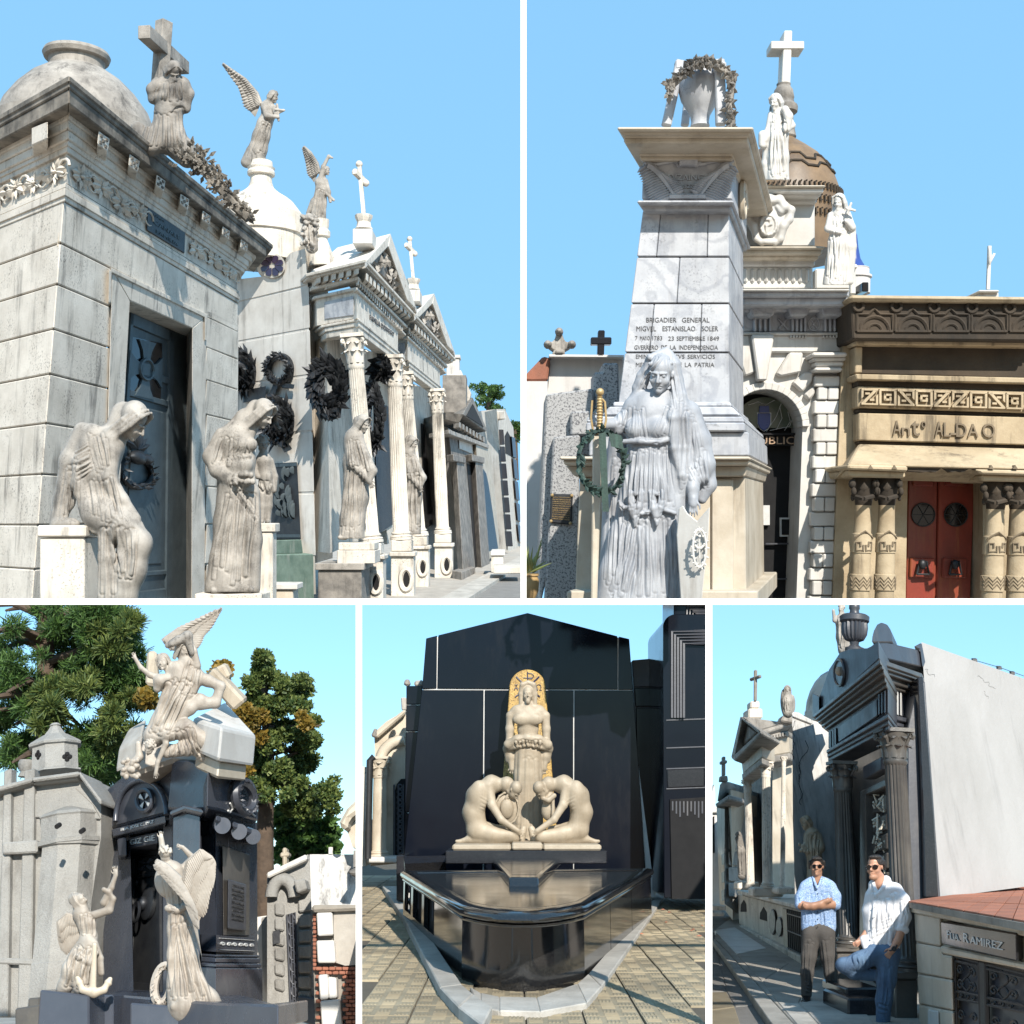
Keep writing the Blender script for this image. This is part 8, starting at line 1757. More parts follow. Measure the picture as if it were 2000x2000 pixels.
# urn and statue above
un5=thing('fluted_urn','dark fluted urn on the pediment of the dark portico tomb','urn');d0=13.2;pl=N5(d0);k=d0/F/3.116;yy=lambda y:pl.at(*i5(900,y))
MB().lathe(yy(322),yy(20),[((322-y)/302,r*k,fl)for y,r,fl in((322,58,0),(300,60,0),(295,45,0),(280,26,0),(262,30,0),(250,60,1),(220,78,1),(180,84,1),(150,82,1),(145,84,0),(138,92,0),(110,94,0),(100,80,0),(90,32,0),(70,28,0),(60,34,0),(40,34,0),(20,22,0))],72,18,.16).build('vase','granite_slate',un5,smooth=40)
S=Sculpt(1.0);a=I5;S.head(a(820,88,0),18,-20,0,0,'curl');S.chain([a(825,95),a(825,130),a(830,230),a(840,310)],[5,13,13,13],5);S.chain([a(800,115,-2),a(780,130,-4),a(772,70,-4)],[5,4,3],3);S.drape([a(800,120),a(850,120)],[a(805,310),a(860,310)],6,2.2,seed=3);tag(S.mesh('roof_statue',15.5,'statue_grey'),'stone figure with raised arm half hidden behind the fluted urn','statue')
# ---- white wall
ww5=thing('white_wall','tall whitewashed side wall with dark stains running to the right edge','wall');WW=PLu(1800,1686,12.9,VW,U5,ray(1880,1500))
MB().poly(WW,L5((1308,262),(1990,505))+K5_((1990,528),(1418,605))+L5((1385,1340),),0,-1.5).build('wall','wall_stained',ww5);MB().poly(WW,L5((1255,290),(1308,262),(1330,380),(1318,420),(1312,410),(1300,312)),.02,-.6).build('coping','granite_slate',ww5,bev=.02)
mb=MB()
for x,y in((1630,372),(1780,418),(1860,450)):mb.obox(WW.at(*i5(x,y),-.1),V((.03,0,0)),V((0,.03,0)),U5*.025)
mb.tube([WW.at(*i5(x,y),-.1)for x,y in((1625,370),(1780,415),(1950,475))],.006,4);mb.build('cable_clips','iron',ww5)
mb=MB();rn=random.Random(7)
for st_,n in(((1330,430),16),((1650,470),18),((1690,560),8)):
    x,y=st_;pts=[]
    for i in range(n):pts.append(WW.at(*i5(x,y),.003));x+=rn.uniform(-4,16);y+=rn.uniform(-4,14)
    mb.tube(pts,.0016,4)
mb.build('crack','letter_dark',ww5)
# ---- table tomb with terracotta top
tt=thing('tiled_table_tomb','low stone tomb with terracotta tiled top, black name panel and iron gate','tomb');TS=PLu(*j5(1260,690),11.3,VS,U5);inT=ray(*VW).normalized()
TS.e=inT*(1/inT.dot(TS.n))
def tf(nm,m,pts,h=0.0,h0=-.25,bev=.012):return MB().poly(TS,K5_(*pts),h,h0).build(nm,m,tt,bev=bev)
tf('slab','terracotta',[(1224,628),(1990,768),(1990,788),(1226,642)],.05,-.9);tf('slab','marble_warm',[(1226,643),(1990,789),(1990,850),(1232,690)],.03,-.9)
for q in([(1262,692),(1418,722),(1420,900),(1272,872)],[(1272,878),(1425,906),(1430,950),(1490,960),(1492,1100),(1282,1062)],[(1282,1068),(1492,1106),(1497,1290),(1290,1248)],[(1290,1254),(1497,1296),(1500,1420),(1296,1400)],[(1420,895),(1990,1010),(1990,1050),(1432,945)]):tf('block','marble_warm',q,.0,-.4,.015)
tf('core','marble_warm',[(1270,700),(1990,850),(1990,1000),(1500,960),(1510,1420),(1300,1420)],-.04,-.6)
nb=tf('name_panel','granite_black',[(1424,745),(1883,818),(1886,992),(1430,886)],.05,-.1);q=Quad(TS,*K5_((1466,798),(1808,862),(1808,922),(1470,852)),.05)
for s_,u0,u1,v1 in(('F',0,.05,.95),('LIA.',.07,.25,.75),('R',.33,.42,1),('AMIREZ',.45,1,.82)):text('lettering',s_,q,u0,u1,0.0,v1,'letter_silver',nb,.002,.006)
tf('lower_card','marble_white',[(1345,1282),(1408,1295),(1412,1420),(1345,1420)],.02,-.02)
gt=MB().poly(TS,K5_((1490,948),(1990,1075),(1990,1420),(1505,1420)),-.1,-.2).build('gate_back','granite_slate',tt);GQ=Quad(TS,j5(1492,950),j5(1990,1076),j5(1990,1480),j5(1506,1400),-.04)
mb=MB()
for u in(.01,.045,.40,.48,.93,.99):mb.tube([GQ.at(u,0),GQ.at(u,1)],.012 if u not in(.40,.48)else .02,6)
for v in(.99,.93,.52,.42):mb.tube([GQ.at(0,v),GQ.at(1,v)],.012,6)
mb.qbox(GQ,.40,.48,0,1,-.01,.012)
for cx,cy,r,s1 in((.12,.82,.045,1),(.30,.82,.045,-1),(.12,.62,.05,1),(.30,.62,.05,-1),(.57,.84,.045,1),(.80,.84,.045,-1),(.57,.64,.05,1),(.80,.64,.05,-1),(.12,.2,.05,1),(.30,.2,.05,-1),(.58,.2,.05,1),(.8,.2,.05,-1),(.12,.47,.03,1),(.21,.47,.03,-1),(.30,.47,.03,1),(.56,.47,.03,1),(.66,.47,.03,-1),(.76,.47,.03,1)):
    pts=[GQ.at(cx+s1*r*(1-t/22)*math.cos(t*.45),cy+1.6*r*(1-t/22)*math.sin(t*.45),.0)for t in range(18)];mb.tube(pts,.009,6)
for cx in(.21,.68):
    mb.tube([GQ.at(cx+.06*math.sin(t*.5)*(1 if t<7 else-1),.55+.4*t/13,0)for t in range(14)],.009,6);mb.tube([GQ.at(cx-.06*math.sin(t*.5),.55+.4*t/13,0)for t in range(14)],.009,6)
mb.build('iron_gate','iron',tt,smooth=50)
# terracotta tiles on top, each a piece
A0,A1,A2,A3=on5(*j5(1228,630),.0),0,0,0
h_t=1.6+TS.at(*j5(1226,630),.05).dot(U5)
fe0,fe1=on5(*j5(1224,630),h_t),on5(*j5(1990,769),h_t);be0,be1=on5(*j5(1415,603),h_t),on5(*j5(1990,528),h_t)
nu,nv=9,4
for i in range(nu):
    for j in range(nv):
        f_=lambda u,v:(fe0*(1-u)+fe1*u)*(1-v)+(be0*(1-u)+be1*u)*v
        u0,u1,v0,v1=(i+.03)/nu,(i+.97)/nu,(j+.03)/nv,(j+.97)/nv
        c4_=[f_(u0,v0),f_(u1,v0),f_(u1,v1),f_(u0,v1)];MB().prism([p+U5*.014 for p in c4_],[p-U5*.02 for p in c4_]).build('tile','terracotta',tt)
MB().prism([fe0,fe1,be1,be0],[p-U5*.05 for p in(fe0,fe1,be1,be0)]).build('tile_bed','mortar',tt)
# ---- peeling wall, cream portico tomb further along
pw=thing('peeling_wall','whitewashed wall with black mould and cracks behind the left man','wall');PW=PLu(1620,1686,17.5,VW,U5,ray(1600,1500))
MB().poly(PW,L5((522,690),(560,690),(600,715),(650,740),(745,770),(800,1340))+K5_((830,900),(540,640))+L5((525,1340),),0,-1).build('wall','peeling',pw);MB().poly(PW,L5((518,690),(540,684),(640,735),(640,765),(525,720)),.03,-.6).build('coping','peeling',pw,bev=.02)
mb=MB()
for st_,n in(((540,740),16),((600,860),20),((560,1010),16)):
    x,y=st_;pts=[]
    for i in range(n):pts.append(PW.at(*i5(x,y),.004));x+=rn.uniform(-10,12);y+=rn.uniform(4,26)
    mb.tube(pts,.005,4)
mb.build('crack','letter_dark',pw)
ct5=thing('cream_portico_tomb','weathered cream tomb with gable, cross and fluted columns behind the left man','tomb');QS,QW=pair(i5(335,0)[0],22.5)
def cf(pl,nm,m,pts,h=0.0,h0=-.4,bev=.02):return MB().poly(pl,pts,h,h0).build(nm,m,ct5,bev=bev)
cf(QS,'raking_cornice','statue_grey',L5((148,965),(205,712),(215,735),(172,950)),.2,-.3);cf(QS,'raking_cornice','statue_grey',L5((205,712),(325,795),(318,818),(215,735)),.2,-.3);cf(QS,'tympanum','statue_dark',L5((180,925),(222,748),(300,812)),.05,-.3);cf(QS,'cornice','statue_grey',L5((148,965),(328,795),(330,822),(170,985)),.25,-.3)
cf(QW,'cornice','statue_grey',L5((326,798),(520,742),(520,765),(330,826)),.2,-.3);cf(QW,'roof','statue_grey',L5((205,712),(440,745),(520,745),(326,798)),.15,-.2)
cf(QW,'dentil_band','statue_grey',L5((333,830),(500,800),(500,830),(335,862)),.08,-.3);cf(QW,'frieze','marble_warm',L5((335,862),(500,832),(505,935),(337,965)),.0,-.4);cf(QW,'architrave','statue_grey',L5((337,965),(508,935),(510,975),(338,1005)),.06,-.3)
cf(QS,'frieze','marble_warm',L5((212,985),(335,862),(337,965),(222,1062)),.0,-.4);cf(QS,'architrave','statue_grey',L5((215,1062),(337,965),(338,1005),(218,1100)),.06,-.3)
for i in range(9):cf(QW,'dentil','statue_grey',L5((340+i*17,834-i*3),(349+i*17,832-i*3),(349+i*17,855-i*3),(340+i*17,857-i*3)),.14,.05,.005)
for(t_,b_,w,d)in((i5(360,990),j5(372,545),62,21.6),(i5(248,1100),j5(268,545),50,25.0),(i5(470,960),j5(462,540),30,22.6)):
    pl=N5(d);k=d/F/3.116;column(ct5,pl.at(*b_),pl.at(*t_),w/2*k,w/2*k*.86,'tomb_stone',14,leaves=6)
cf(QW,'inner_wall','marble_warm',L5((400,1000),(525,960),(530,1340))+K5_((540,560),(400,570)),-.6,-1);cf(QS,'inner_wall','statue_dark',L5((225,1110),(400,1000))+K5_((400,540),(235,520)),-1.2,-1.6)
for(x0,y0,x1,y1,d)in((190,505,320,555,25.2),(285,540,470,600,21.5),(430,540,560,580,21)):MB().rect(N5(d),*j5(x0,y0),*j5(x1,y1),0,-.5).build('column_pedestal','tomb_stone',ct5,bev=.03)
pod=PLu(*j5(400,890),on5(*j5(400,890),.05).y,VS,U5);pod.e=inT*(1/inT.dot(pod.n))
def pf(nm,m,pts,h=0.0,h0=-.4,bev=.015):return MB().poly(pod,K5_(*pts),h,h0).build(nm,m,ct5,bev=bev)
pf('podium','tomb_stone',[(190,580),(620,690),(620,1010),(200,785)],0,-1);pf('ledge','tomb_stone',[(186,555),(620,662),(620,692),(188,578)],.12,-1.2);pf('base','tomb_stone',[(196,770),(620,985),(620,1075),(196,815)],.1,-.5)
pf('niche','void',[(322,735),(325,690),(345,655),(365,690),(366,748)],.01,-.05);pf('niche','void',[(205,690),(208,640),(225,612),(240,640),(242,690)],.01,-.05)
for(cx,cy,rx,ry)in((398,750,20,78),(438,780,18,60)):pf('oval_plaque','bronze_dark',[(cx+rx*math.cos(t*.3927),cy+ry*math.sin(t*.3927))for t in range(16)],.05,0)
pf('grating_opening','void',[(485,670),(585,695),(590,985),(498,930)],.02,-.05)
mb=MB()
for i in range(9):mb.tube([pod.at(*j5(490+i*12,674+i*3),.05),pod.at(*j5(500+i*11.5,932+i*6),.05)],.012,5)
for v in(.1,.5,.9):mb.tube([pod.at(*j5(487+8*v,672+260*v),.05),pod.at(*j5(586+4*v,697+285*v),.05)],.012,5)
mb.build('iron_grating','iron',ct5)
pf('plaster_strip','marble_warm',[(460,665),(485,672),(498,930),(470,918)],.03,0)
cr5=thing('stone_cross','dark stone cross on a stepped base above the cream gable','cross');pl=N5(22.6);k=22.6/F/3.116
MB().beam(pl.at(*i5(296,622)),pl.at(*i5(298,432)),20*k,20*k).build('upright','statue_dark',cr5,bev=.02);MB().beam(pl.at(*i5(280,500))+V((0,.2,0)),pl.at(*i5(316,462))-V((0,.2,0)),20*k,20*k,V((0,0,1))).build('arm','statue_dark',cr5,bev=.02);MB().rect(pl,*i5(255,665),*i5(342,728),.1,-.5).build('base','tomb_stone',cr5,bev=.03);MB().rect(pl,*i5(268,620),*i5(324,666),.0,-.4).build('base','tomb_stone',cr5,bev=.03)
S=Sculpt(1.0);S.head(a(492,575,0),15,0,10,0,'veil');S.chain([a(490,580),a(492,620),a(495,690)],[6,11,11],4);S.ell(a(465,620,4),5,5,22,4);S.ell(a(525,640,4),5,5,18,4);S.drape([a(475,600),a(510,600)],[a(475,690),a(520,690)],5,1.8,seed=1);tag(S.mesh('roof_angel',20.5,'statue_grey'),'small hooded stone figure on the roof corner above the peeling wall','statue')
MB_=MB();pl=N5(20.6);tag(MB().poly(pl,L5((450,745),(470,705),(520,690),(530,760)),0,-.4).build('statue_base','statue_grey',bev=.03),'sloping stone base under the small hooded roof figure','base')
dm5=thing('white_dome','smooth pale dome showing behind the dark portico roof','dome');pl=N5(27);k=27/F/3.116;MB().lathe(pl.at(*i5(745,760)),pl.at(*i5(745,440)),[(0,160*k),(.12,160*k),(.13,150*k),(.2,150*k),(.21,145*k),(.4,138*k),(.6,118*k),(.78,88*k),(.92,50*k),(1,10*k)],40).build('shell','plaster_white',dm5,smooth=35)
S=Sculpt(1.0);b=J5;S.head(b(610,185,-4),26,-45,15,0,'wave');S.chain([b(620,185),b(640,215),b(650,300),b(660,400),b(655,480)],[6,14,17,15,15],5);S.chain([b(610,220,-6),b(600,290,-12),b(575,315,-16)],[6,5,4],3);S.chain([b(680,230),b(695,300,-4),b(620,320,-14)],[8,8,4],4);S.drape([b(620,210),b(690,220)],[b(610,470),b(690,470)],8,2.4,seed=4,wob=6)
rn2=random.Random(2)
for i in range(14):S.ell(b(585+rn2.uniform(-22,22),300+rn2.uniform(-25,20),-16),3,3,3,1)
tag(S.mesh('wall_statue',16.6,'statue_ivory'),'cream stone woman with flowers standing against the peeling wall','statue')
S=Sculpt(1.0);S.chain([b(200,240),b(210,320),b(215,470)],[6,8,8],4);S.head(b(195,245),14,-40,10,0,'wave');S.drape([b(195,270),b(225,270)],[b(195,470),b(235,470)],5,2,seed=2);S.cap(b(180,240,-2),b(200,300,-4),2.5,3,2);tag(S.mesh('column_statue',25,'statue_dark'),'dark weathered statue beside the far column of the cream tomb','statue')
# far tombs
ft=thing('far_grey_tomb','distant grey tomb with rounded top and cross at the left','tomb');FS,FW_=pair(i5(150,0)[0],30)
MB().poly(FW_,L5((110,1170),(210,1150),(235,1340))+K5_((190,700),(110,640)),0,-1).build('side_wall','granite_rough',ft);MB().poly(FS,L5((60,1250),(150,1160),(150,1340))+K5_((160,740),(80,640)),0,-1).build('front_wall','marble_warm',ft);MB().poly(FW_,L5((62,1240),(80,1120),(100,1105),(150,1115),(172,1160),(120,1175)),.2,-.6).build('top','statue_dark',ft,bev=.05);MB().poly(FS,L5((50,1245),(130,1190),(135,1220),(60,1270)),.3,-.3).build('cornice','statue_dark',ft,bev=.03)
pl=N5(29.5);MB().poly(pl,L5((98,958),(116,958),(116,1075),(98,1075)),0,-.2).build('cross','statue_dark',ft,bev=.02);MB().poly(pl,L5((88,985),(126,980),(126,1000),(88,1005)),.03,-.23).build('cross_arm','statue_dark',ft,bev=.02);MB().poly(pl,L5((90,1075),(128,1075),(132,1110),(86,1110)),.05,-.3).build('cross_base','statue_dark',ft,bev=.02);MB().poly(FS,K5_((105,320),(112,250),(122,245),(130,310),(130,420),(108,430)),.03,-.1).build('niche','statue_dark',ft)
for y in(340,450,560):MB().poly(FS,K5_((90,y),(108,y-8),(108,y+60),(92,y+62)),.06,0).build('plaque','bronze_dark',ft)
for i in range(7):MB().poly(FW_,K5_((132,-60+i*95),(182,-66+i*97),(182,20+i*97),(134,26+i*95)),.1,-.05).build('quoin','granite_rough',ft,bev=.02)
fw_=thing('far_white_tomb','distant white tomb at the extreme left of the lane','tomb');FS2,FW2=pair(i5(60,0)[0],40);pl=N5(40);MB().poly(pl,L5((-30,1300),(85,1300))+K5_((90,700),(-30,690)),0,-2).build('wall','plaster_white',fw_);MB().poly(pl,L5((-30,1270),(88,1262),(88,1300),(-30,1302)),.2,-1).build('cornice','plaster_white',fw_,bev=.04);MB().poly(pl,L5((38,1265),(36,1180),(45,1128),(52,1180),(52,1265)),-.2,-.5).build('finial','plaster_white',fw_);MB().poly(pl,K5_((38,110),(48,105),(50,330),(40,330)),.05,0).build('window','void',fw_)
ls=thing('far_steps','low stone steps at the foot of the far tombs','steps');MB().rect(N5(27),*j5(36,650),*j5(120,680),.3,-.6).build('step','tomb_stone',ls,bev=.02);MB().rect(N5(25),*j5(36,690),*j5(110,715),.3,-.6).build('step','tomb_stone',ls,bev=.02)
# ---- pavement
gs=MB();gs.add([-EYE5*U5+V((x,0,0))+FW5*y for x,y in((-4,7),(12,7),(20,80),(-4,80))],[(0,1,2,3)]);st5=struct(gs.build('street','asphalt_grey'))
def gslab(pts,m,h=.1,par=None,nm='paving_slab'):
    t_=[on5(*j5(*p),h)for p in pts];o=MB().prism(t_,[p-U5*.12 for p in t_]).build(nm,m,par,bev=.008);return o
kb5=struct(gslab([(36,862),(50,850),(560,1400),(420,1400)],'kerb_stone',.1,None,'kerb'))
pv5=struct(gslab([(52,850),(60,790),(180,700),(330,760),(640,960),(1500,1230),(1500,1420),(565,1400)],'pavement_grey',.085,None,'pavement'))
for q,m in(([(48,800),(172,782),(362,908),(182,944)],'marble_white'),([(186,948),(366,912),(500,1000),(335,1108)],'pavement_grey'),([(340,1112),(505,1004),(640,1080),(560,1240),(430,1230)],'pavement_grey'),([(435,1236),(560,1246),(700,1400),(575,1400)],'kerb_stone'),([(570,1245),(650,1090),(900,1200),(1040,1400),(710,1400)],'kerb_stone')):gslab(q,m,.095,pv5)
for q in([(-20,1180),(120,1175),(170,1265),(-20,1290)],[(-20,1296),(172,1270),(215,1400),(-20,1400)]):gslab(q,'pave_tile',.012,st5,'street_tile')  # bottom-left tiles are paler: the sunlit patch is put into their colour
for q in([(-20,960),(60,930),(118,1170),(-20,1175)],[(66,930),(130,960),(300,1255),(175,1262),(124,1172)]):gslab(q,'asphalt_grey',.01,st5,'street_tile')
# ---- the two men
def glasses(par,d,cx,cy,w,h,ang,yaw=0,z=-18):
    f_=lambda x,y,zz=0:P(cx+(x*math.cos(ang)-y*math.sin(ang)),cy+(x*math.sin(ang)+y*math.cos(ang)),d*(1+(z+zz)/F))
    t=MB()
    for e in(-1,1):
        ring=[f_(e*w*.52+w*.42*math.cos(q*.5236),h*.5*math.sin(q*.5236)+(h*.06 if math.sin(q*.5236)>0 else 0),abs(e*w*.5+w*.4*math.cos(q*.5236))*.18)for q in range(12)]
        t.prism(ring,[p+V((0,2.0*d/F,0))for p in ring])
    g=t.build('sunglasses','lens_black',par,smooth=50);t=MB()
    t.tube([f_(-w*.12,-h*.2,-1),f_(0,-h*.3,-1),f_(w*.12,-h*.2,-1)],.9*d/F,5)
    for e in(-1,1):t.tube([f_(e*w*.94,-h*.25,3),f_(e*w*1.12,-h*.22,18)],.9*d/F,5)
    t.build('frame','iron',g);return g
ma=thing('person','man in blue patterned shirt and grey trousers standing with arms crossed, wearing sunglasses','person');b=J5;D1=13.0
S=Sculpt(1.25)
S.head(b(671,470,-2),38,-3,-2,0,None,male=True);S.chain([b(672,460,2),b(674,510,3)],[9.5,11],4);S.chain([b(674,530,3),b(678,640,3),b(682,800,3)],[14,15,16],8,flat=.5)
S.chain([b(575,600,-2),b(572,648,-8),b(650,655,-22),b(735,622,-26)],[8.5,8.5,7,5.5],4);S.hand(b(730,625,-26),-20,17,.5);S.chain([b(785,600,-2),b(778,645,-8),b(700,650,-24),b(610,660,-20)],[8.5,8.5,7,5.5],4);S.hand(b(620,650,-22),190,16,.7)
for pts in([(640,820),(625,1000),(612,1180)],[(725,820),(745,1000),(770,1180)]):S.chain([b(*p)for p in pts],[12,9,6],5)
S.mesh('body',D1,'skin_tan',ma)
S=Sculpt(1.25);S.chain([b(640,540,3),b(640,650,3),b(640,780,3)],[19,20.5,20.5],7,flat=.72);S.chain([b(715,540,3),b(722,650,3),b(728,780,3)],[19,20.5,20],7,flat=.72);S.chain([b(600,540,2),b(578,600,0),b(570,645,-6)],[12,12,11],6);S.chain([b(755,540,2),b(782,600,0),b(785,645,-6)],[12,12,11],6)
S.chain([b(640,500,4),b(610,530,4)],[8,10],5);S.chain([b(705,500,4),b(740,530,4)],[8,10],5);S.ell(b(672,485,-12),9,14,18,2,-1);S.chain([b(648,478,-4),b(662,520,-13),b(672,545,-16)],[2.4,2.8,2],1);S.chain([b(702,478,-4),b(688,520,-13),b(676,545,-16)],[2.4,2.8,2],1)
S.box(b(682,840,4),40,30,8,1,-1)
S.drape([b(610,560),b(740,560)],[b(600,790),b(760,790)],7,3.4,seed=3,wob=6,amp=.4);S.drape([b(560,590),b(600,600)],[b(560,640),b(600,640)],3,2.4,seed=5,amp=.4)
sh5=S.mesh('shirt',D1,'shirt_print',ma);mb=MB()
for y in(580,690,735,780):mb.ell(P(*j5(676,y),D1*(1-17.0/F)),V((.008,0,0)),V((0,.004,0)),V((0,0,.008)),6,4)
mb.build('buttons','shoe',sh5)
S=Sculpt(1.3);S.chain([b(645,800,3),b(718,800,3)],[19,19],4,flat=.85);S.chain([b(634,830,2),b(622,960,1),b(612,1060,0),b(608,1190,2)],[18,15,12.5,10.5],6);S.chain([b(728,830,2),b(742,960,1),b(755,1060,0),b(770,1190,2)],[18,15,12.5,10.5],6);S.drape([b(590,850),b(660,850)],[b(590,1180),b(630,1180)],4,3,seed=6,amp=.4);S.drape([b(600,1090),b(605,1180)],[b(630,1100),b(630,1185)],4,2.6,seed=8,amp=.5);S.drape([b(745,1090),b(755,1180)],[b(785,1100),b(790,1185)],4,2.6,seed=9,amp=.5);S.drape([b(700,850),b(770,850)],[b(740,1180),b(790,1180)],4,3,seed=7,amp=.4)
S.mesh('trousers',D1,'trouser_grey',ma)
for(x,y,x2)in((606,1238,604),(778,1228,790)):
    S=Sculpt(1.0);S.chain([b(x,y-25,4),b(x2,y+8,-14),b(x2+(6 if x>700 else-2),y+14,-26)],[9,9.5,8],5);S.box(b(x2,y+42,-8),30,40,6,1,-1);S.mesh('shoe',D1,'shoe',ma)
S=Sculpt(.9);S.ell(b(671,393,3.5),13.6,15.8,15,3);S.box(b(671,478,-8),20,20,24,1.5,-1);S.ell(b(671,428,-13),11.5,10,15,2,-1);S.ell(b(672,365,-8),11,6,4,3)
for e in(-1,1):S.chain([b(671+e*42,385,2),b(671+e*44,420,3)],[3.5,2.5],2)
S.mesh('hair',D1,'hair',ma);glasses(ma,D1,*j5(674,411),9.8,7.2,0,z=-15.6)
mb_=thing('person','man in white shirt and faded blue jeans leaning with one knee raised, wearing sunglasses','person');D2_=11.3
S=Sculpt(1.3)
S.head(b(1026,488,-2),47,-22,-2,-3,None,male=True);S.chain([b(1045,478,4),b(1065,530,5)],[12,14],5);S.chain([b(1080,560,6),b(1085,700,6),b(1075,920,6)],[15,17,17],8,flat=.5)
S.chain([b(1185,800,-8),b(1160,870,-14),b(1132,920,-20)],[9.5,8,6.5],4);S.hand(b(1134,915,-20),128,28,.45,thumb=-1);S.chain([b(985,800,10),b(945,860,4),b(915,880,-2)],[8,7,6],4);S.hand(b(930,868,-4),150,20,.4)
S.chain([b(1000,970,-6),b(850,1010,-10)],[14,12],5);S.chain([b(1090,980),b(1080,1150),b(1075,1400)],[15,12,9],5);S.mesh('body',D2_,'skin',mb_)
S=Sculpt(1.3);S.chain([b(1045,560,4),b(1040,700,4),b(1035,880,4)],[20,22,20],8,flat=.75);S.chain([b(1130,570,4),b(1125,700,4),b(1115,890,4)],[20,22,21],8,flat=.75);S.chain([b(1150,560,4),b(1190,620,2),b(1205,720,-2),b(1188,795,-8)],[14,14.5,13,10.5],6);S.chain([b(1000,590,6),b(985,680,10),b(988,790,12)],[12,12,11],6)
S.chain([b(1010,520,4),b(1090,500,6)],[8,11],5);S.ell(b(1045,500,-14),9,14,22,2,-1);S.chain([b(1012,512,-4),b(1028,560,-14),b(1026,590,-18)],[3,3.6,2.4],1.2);S.chain([b(1090,492,-2),b(1075,540,-13),b(1032,585,-17)],[3.4,4.4,2.4],1.2)
S.chain([b(960,860,0),b(968,905,-6)],[10,6],4);S.box(b(1070,965,4),44,30,9,1,-1);S.cap(b(1170,792,-8),b(1208,800,-8),9,8,2)
S.drape([b(1010,580),b(1160,580)],[b(1000,900),b(1140,920)],9,4,seed=3,wob=10,amp=.45);S.drape([b(1180,600),b(1220,640)],[b(1170,780),b(1215,780)],4,3.4,seed=5,wob=6,amp=.45);S.drape([b(1000,780),b(1010,850)],[b(1120,720),b(1150,800)],4,3.4,seed=9,amp=.4)
s5=S.mesh('shirt',D2_,'shirt_white',mb_)
def patch(par,pts,z,m,nm):MB().prism([P(*j5(x,y),D2_*(1+zz/F))for x,y,zz in pts],[P(*j5(x,y),D2_*(1+(zz+2)/F))for x,y,zz in pts]).build(nm,m,par)
mbb=MB()
for y in(600,660,720,780,840):mbb.ell(P(*j5(1024-(y-600)*.03,y),D2_*(1-19.5/F)),V((.009,0,0)),V((0,.005,0)),V((0,0,.009)),6,4)
mbb.build('buttons','letter_silver',s5)
S=Sculpt(1.4);S.chain([b(1030,935,3),b(1110,940,3)],[21,22],5,flat=.85);S.chain([b(1020,950,0),b(930,990,-10),b(845,1015,-16)],[20.5,18.5,14.5],8);S.chain([b(830,1010,-14),b(900,1055,0),b(1010,1075,14)],[15,14,12],6);S.chain([b(1105,960,2),b(1095,1100,0),b(1080,1220,-2),b(1072,1420,0)],[23,19,16,13.5],8)
S.drape([b(860,960),b(1000,930)],[b(840,1060),b(1000,1040)],7,3.2,seed=4,wob=8,amp=.45);S.drape([b(1060,980),b(1150,980)],[b(1040,1330),b(1110,1330)],5,3.6,seed=5,wob=6,amp=.4);S.drape([b(1050,1180),b(1040,1300)],[b(1110,1200),b(1100,1320)],5,3,seed=6,amp=.45);S.mesh('jeans',D2_,'jeans',mb_)
S=Sculpt(1.0);S.chain([b(1010,1080,14),b(1060,1120,20)],[8,8],4);S.mesh('shoe',D2_,'shoe',mb_)
S=Sculpt(.9);S.ell(b(1034,394,4.5),16.6,19.2,18,3);S.box(b(1018,500,-10),22,24,31,1.5,-1);S.ell(b(1012,440,-15),15,12.5,18,2,-1);S.ell(b(1024,356,-8),13,7,5,3);S.chain([b(1080,380,2),b(1086,430,4)],[3,2.4],2)
S.mesh('hair',D2_,'hair',mb_);glasses(mb_,D2_,*j5(1008,417),12.5,9.2,-.06,z=-20.5)
S=Sculpt(.9);S.ell(b(1016,478,-12),9,7,6.5,2);S.mesh('beard',D2_,'skin_tan',mb_)
wt5=MB();c_=P(*j5(1140,912),D2_*(1-27/F));ax_=(P(*j5(1158,900),D2_)-P(*j5(1120,918),D2_)).normalized();wt5.tube([c_+ax_*(.042*math.cos(t*.5236))+V((0,.045*math.sin(t*.5236)+.035,.01*math.cos(t*.5236)))for t in range(12)],.009,6,True);wt5.lathe(c_+V((0,.0,0)),c_+V((0,-.014,0)),[(0,.026),(1,.024)],16);wt5.build('watch','iron',mb_,smooth=50)

# =================================================================== thin white partitions that part the five views
CUR[0]=None
def partition(x0,y0,x1,y1,lab):
    q=[(x0,y0),(x1,y0),(x1,y1),(x0,y1)]
    o=MB().prism([P(x,y,7.8)for x,y in q],[P(x,y,7.95)for x,y in q]).build('partition_wall','divider');struct(o);o['label']=lab
partition(-400,1169,2400,1181,'long horizontal white partition between the upper and lower views')
partition(1017,-400,1028,1169,'upright white partition between the two upper views')
partition(695,1181,707,2300,'upright white partition at left of the black gable tomb')
partition(1378,1181,1391,2300,'upright white partition at right of the black gable tomb')

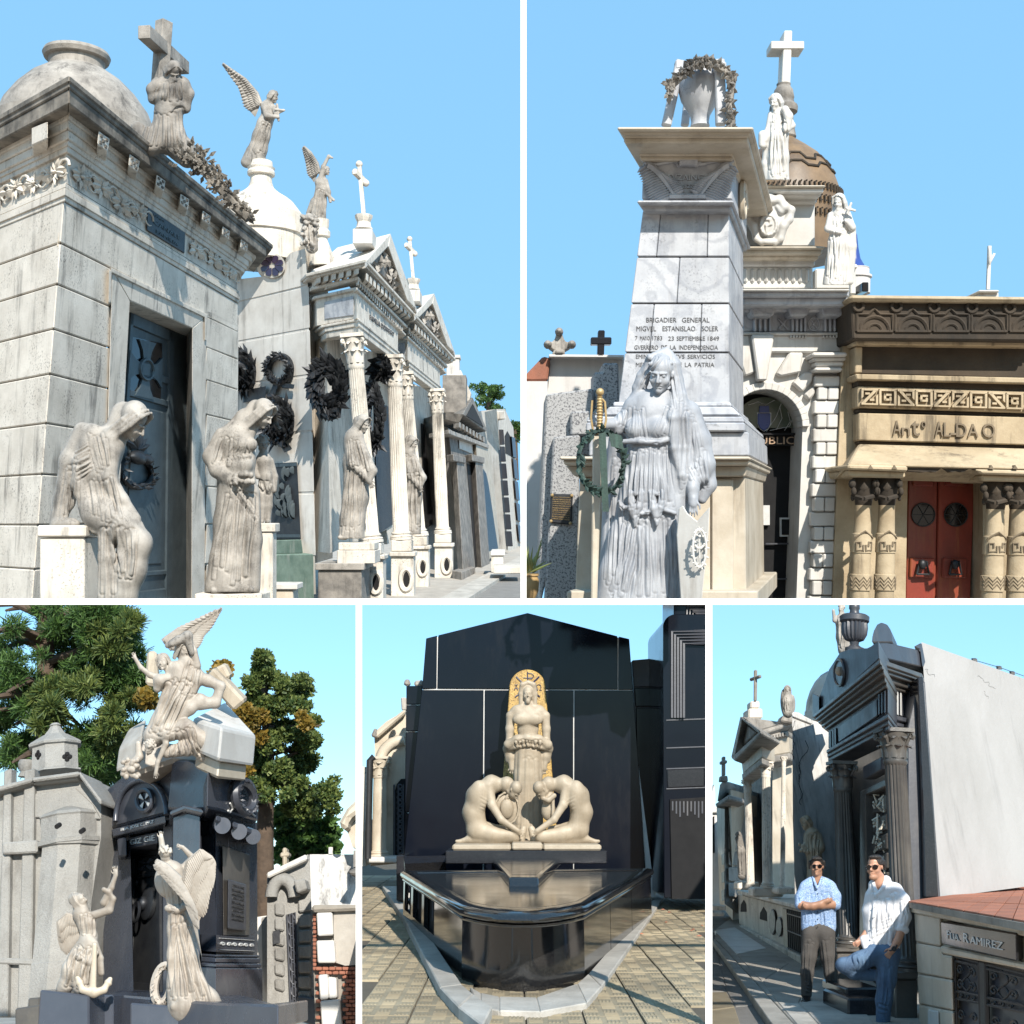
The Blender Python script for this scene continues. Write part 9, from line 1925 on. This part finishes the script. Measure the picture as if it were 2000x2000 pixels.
# ------------------------------------------------------------------ each view ends at the white partition beside it
LIM={'p1':(-60,1022.5,-60,1175),'p2':(1022.5,2060,-60,1175),'p3':(-60,701,1175,2060),'p4':(701,1384.5,1175,2060),'p5':(1384.5,2060,1175,2060)}
def trim(o):
    x0,x1,y0,y1=LIM[PANEL[o.name]]
    me=o.data;n=len(me.vertices)
    if n==0:return
    co=np.empty(n*3,np.float32);me.vertices.foreach_get('co',co);co=co.reshape(-1,3)
    y=np.maximum(co[:,1],.05);px=co[:,0]/y*F+1000;py=1000-co[:,2]/y*F
    cuts=[]
    if px.min()<x0:cuts.append(V((1,-(x0-1000)/F,0)))
    if px.max()>x1:cuts.append(V((-1,(x1-1000)/F,0)))
    if py.min()<y0:cuts.append(V((0,(1000-y0)/F,-1)))
    if py.max()>y1:cuts.append(V((0,-(1000-y1)/F,1)))
    if not cuts:return
    bm=bmesh.new();bm.from_mesh(me)
    for nrm in cuts:
        r=bmesh.ops.bisect_plane(bm,geom=bm.verts[:]+bm.edges[:]+bm.faces[:],dist=1e-5,plane_co=(0,0,0),plane_no=nrm,clear_inner=True)
    bm.to_mesh(me);bm.free()
for o in list(PANEL):
    ob=bpy.data.objects.get(o)
    if ob and ob.type=='MESH' and PANEL[o]:trim(ob)
for o in[x for x in bpy.data.objects if x.type=='MESH' and len(x.data.polygons)==0]:
    if not o.children:
        if o in TOPS:TOPS.remove(o)
        bpy.data.objects.remove(o)

# ------------------------------------------------------------------ put every thing's origin at its base and stand it in the world
def kids(o):
    r=[]
    for c in o.children:r.append(c);r+=kids(c)
    return r
for o in TOPS:
    fam=[x for x in[o]+kids(o)if x.type=='MESH']
    lo=V((1e9,)*3);hi=V((-1e9,)*3)
    for x in fam:
        for b in x.bound_box:
            for i in range(3):lo[i]=min(lo[i],b[i]);hi[i]=max(hi[i],b[i])
    if not fam:continue
    base=V(((lo.x+hi.x)/2,(lo.y+hi.y)/2,lo.z))
    if o.type=='MESH':
        o.data.transform(Matrix.Translation(-base))
    for c in o.children:c.location=-base
    o.rotation_euler=(PITCH,0,0);o.location=ROT@base
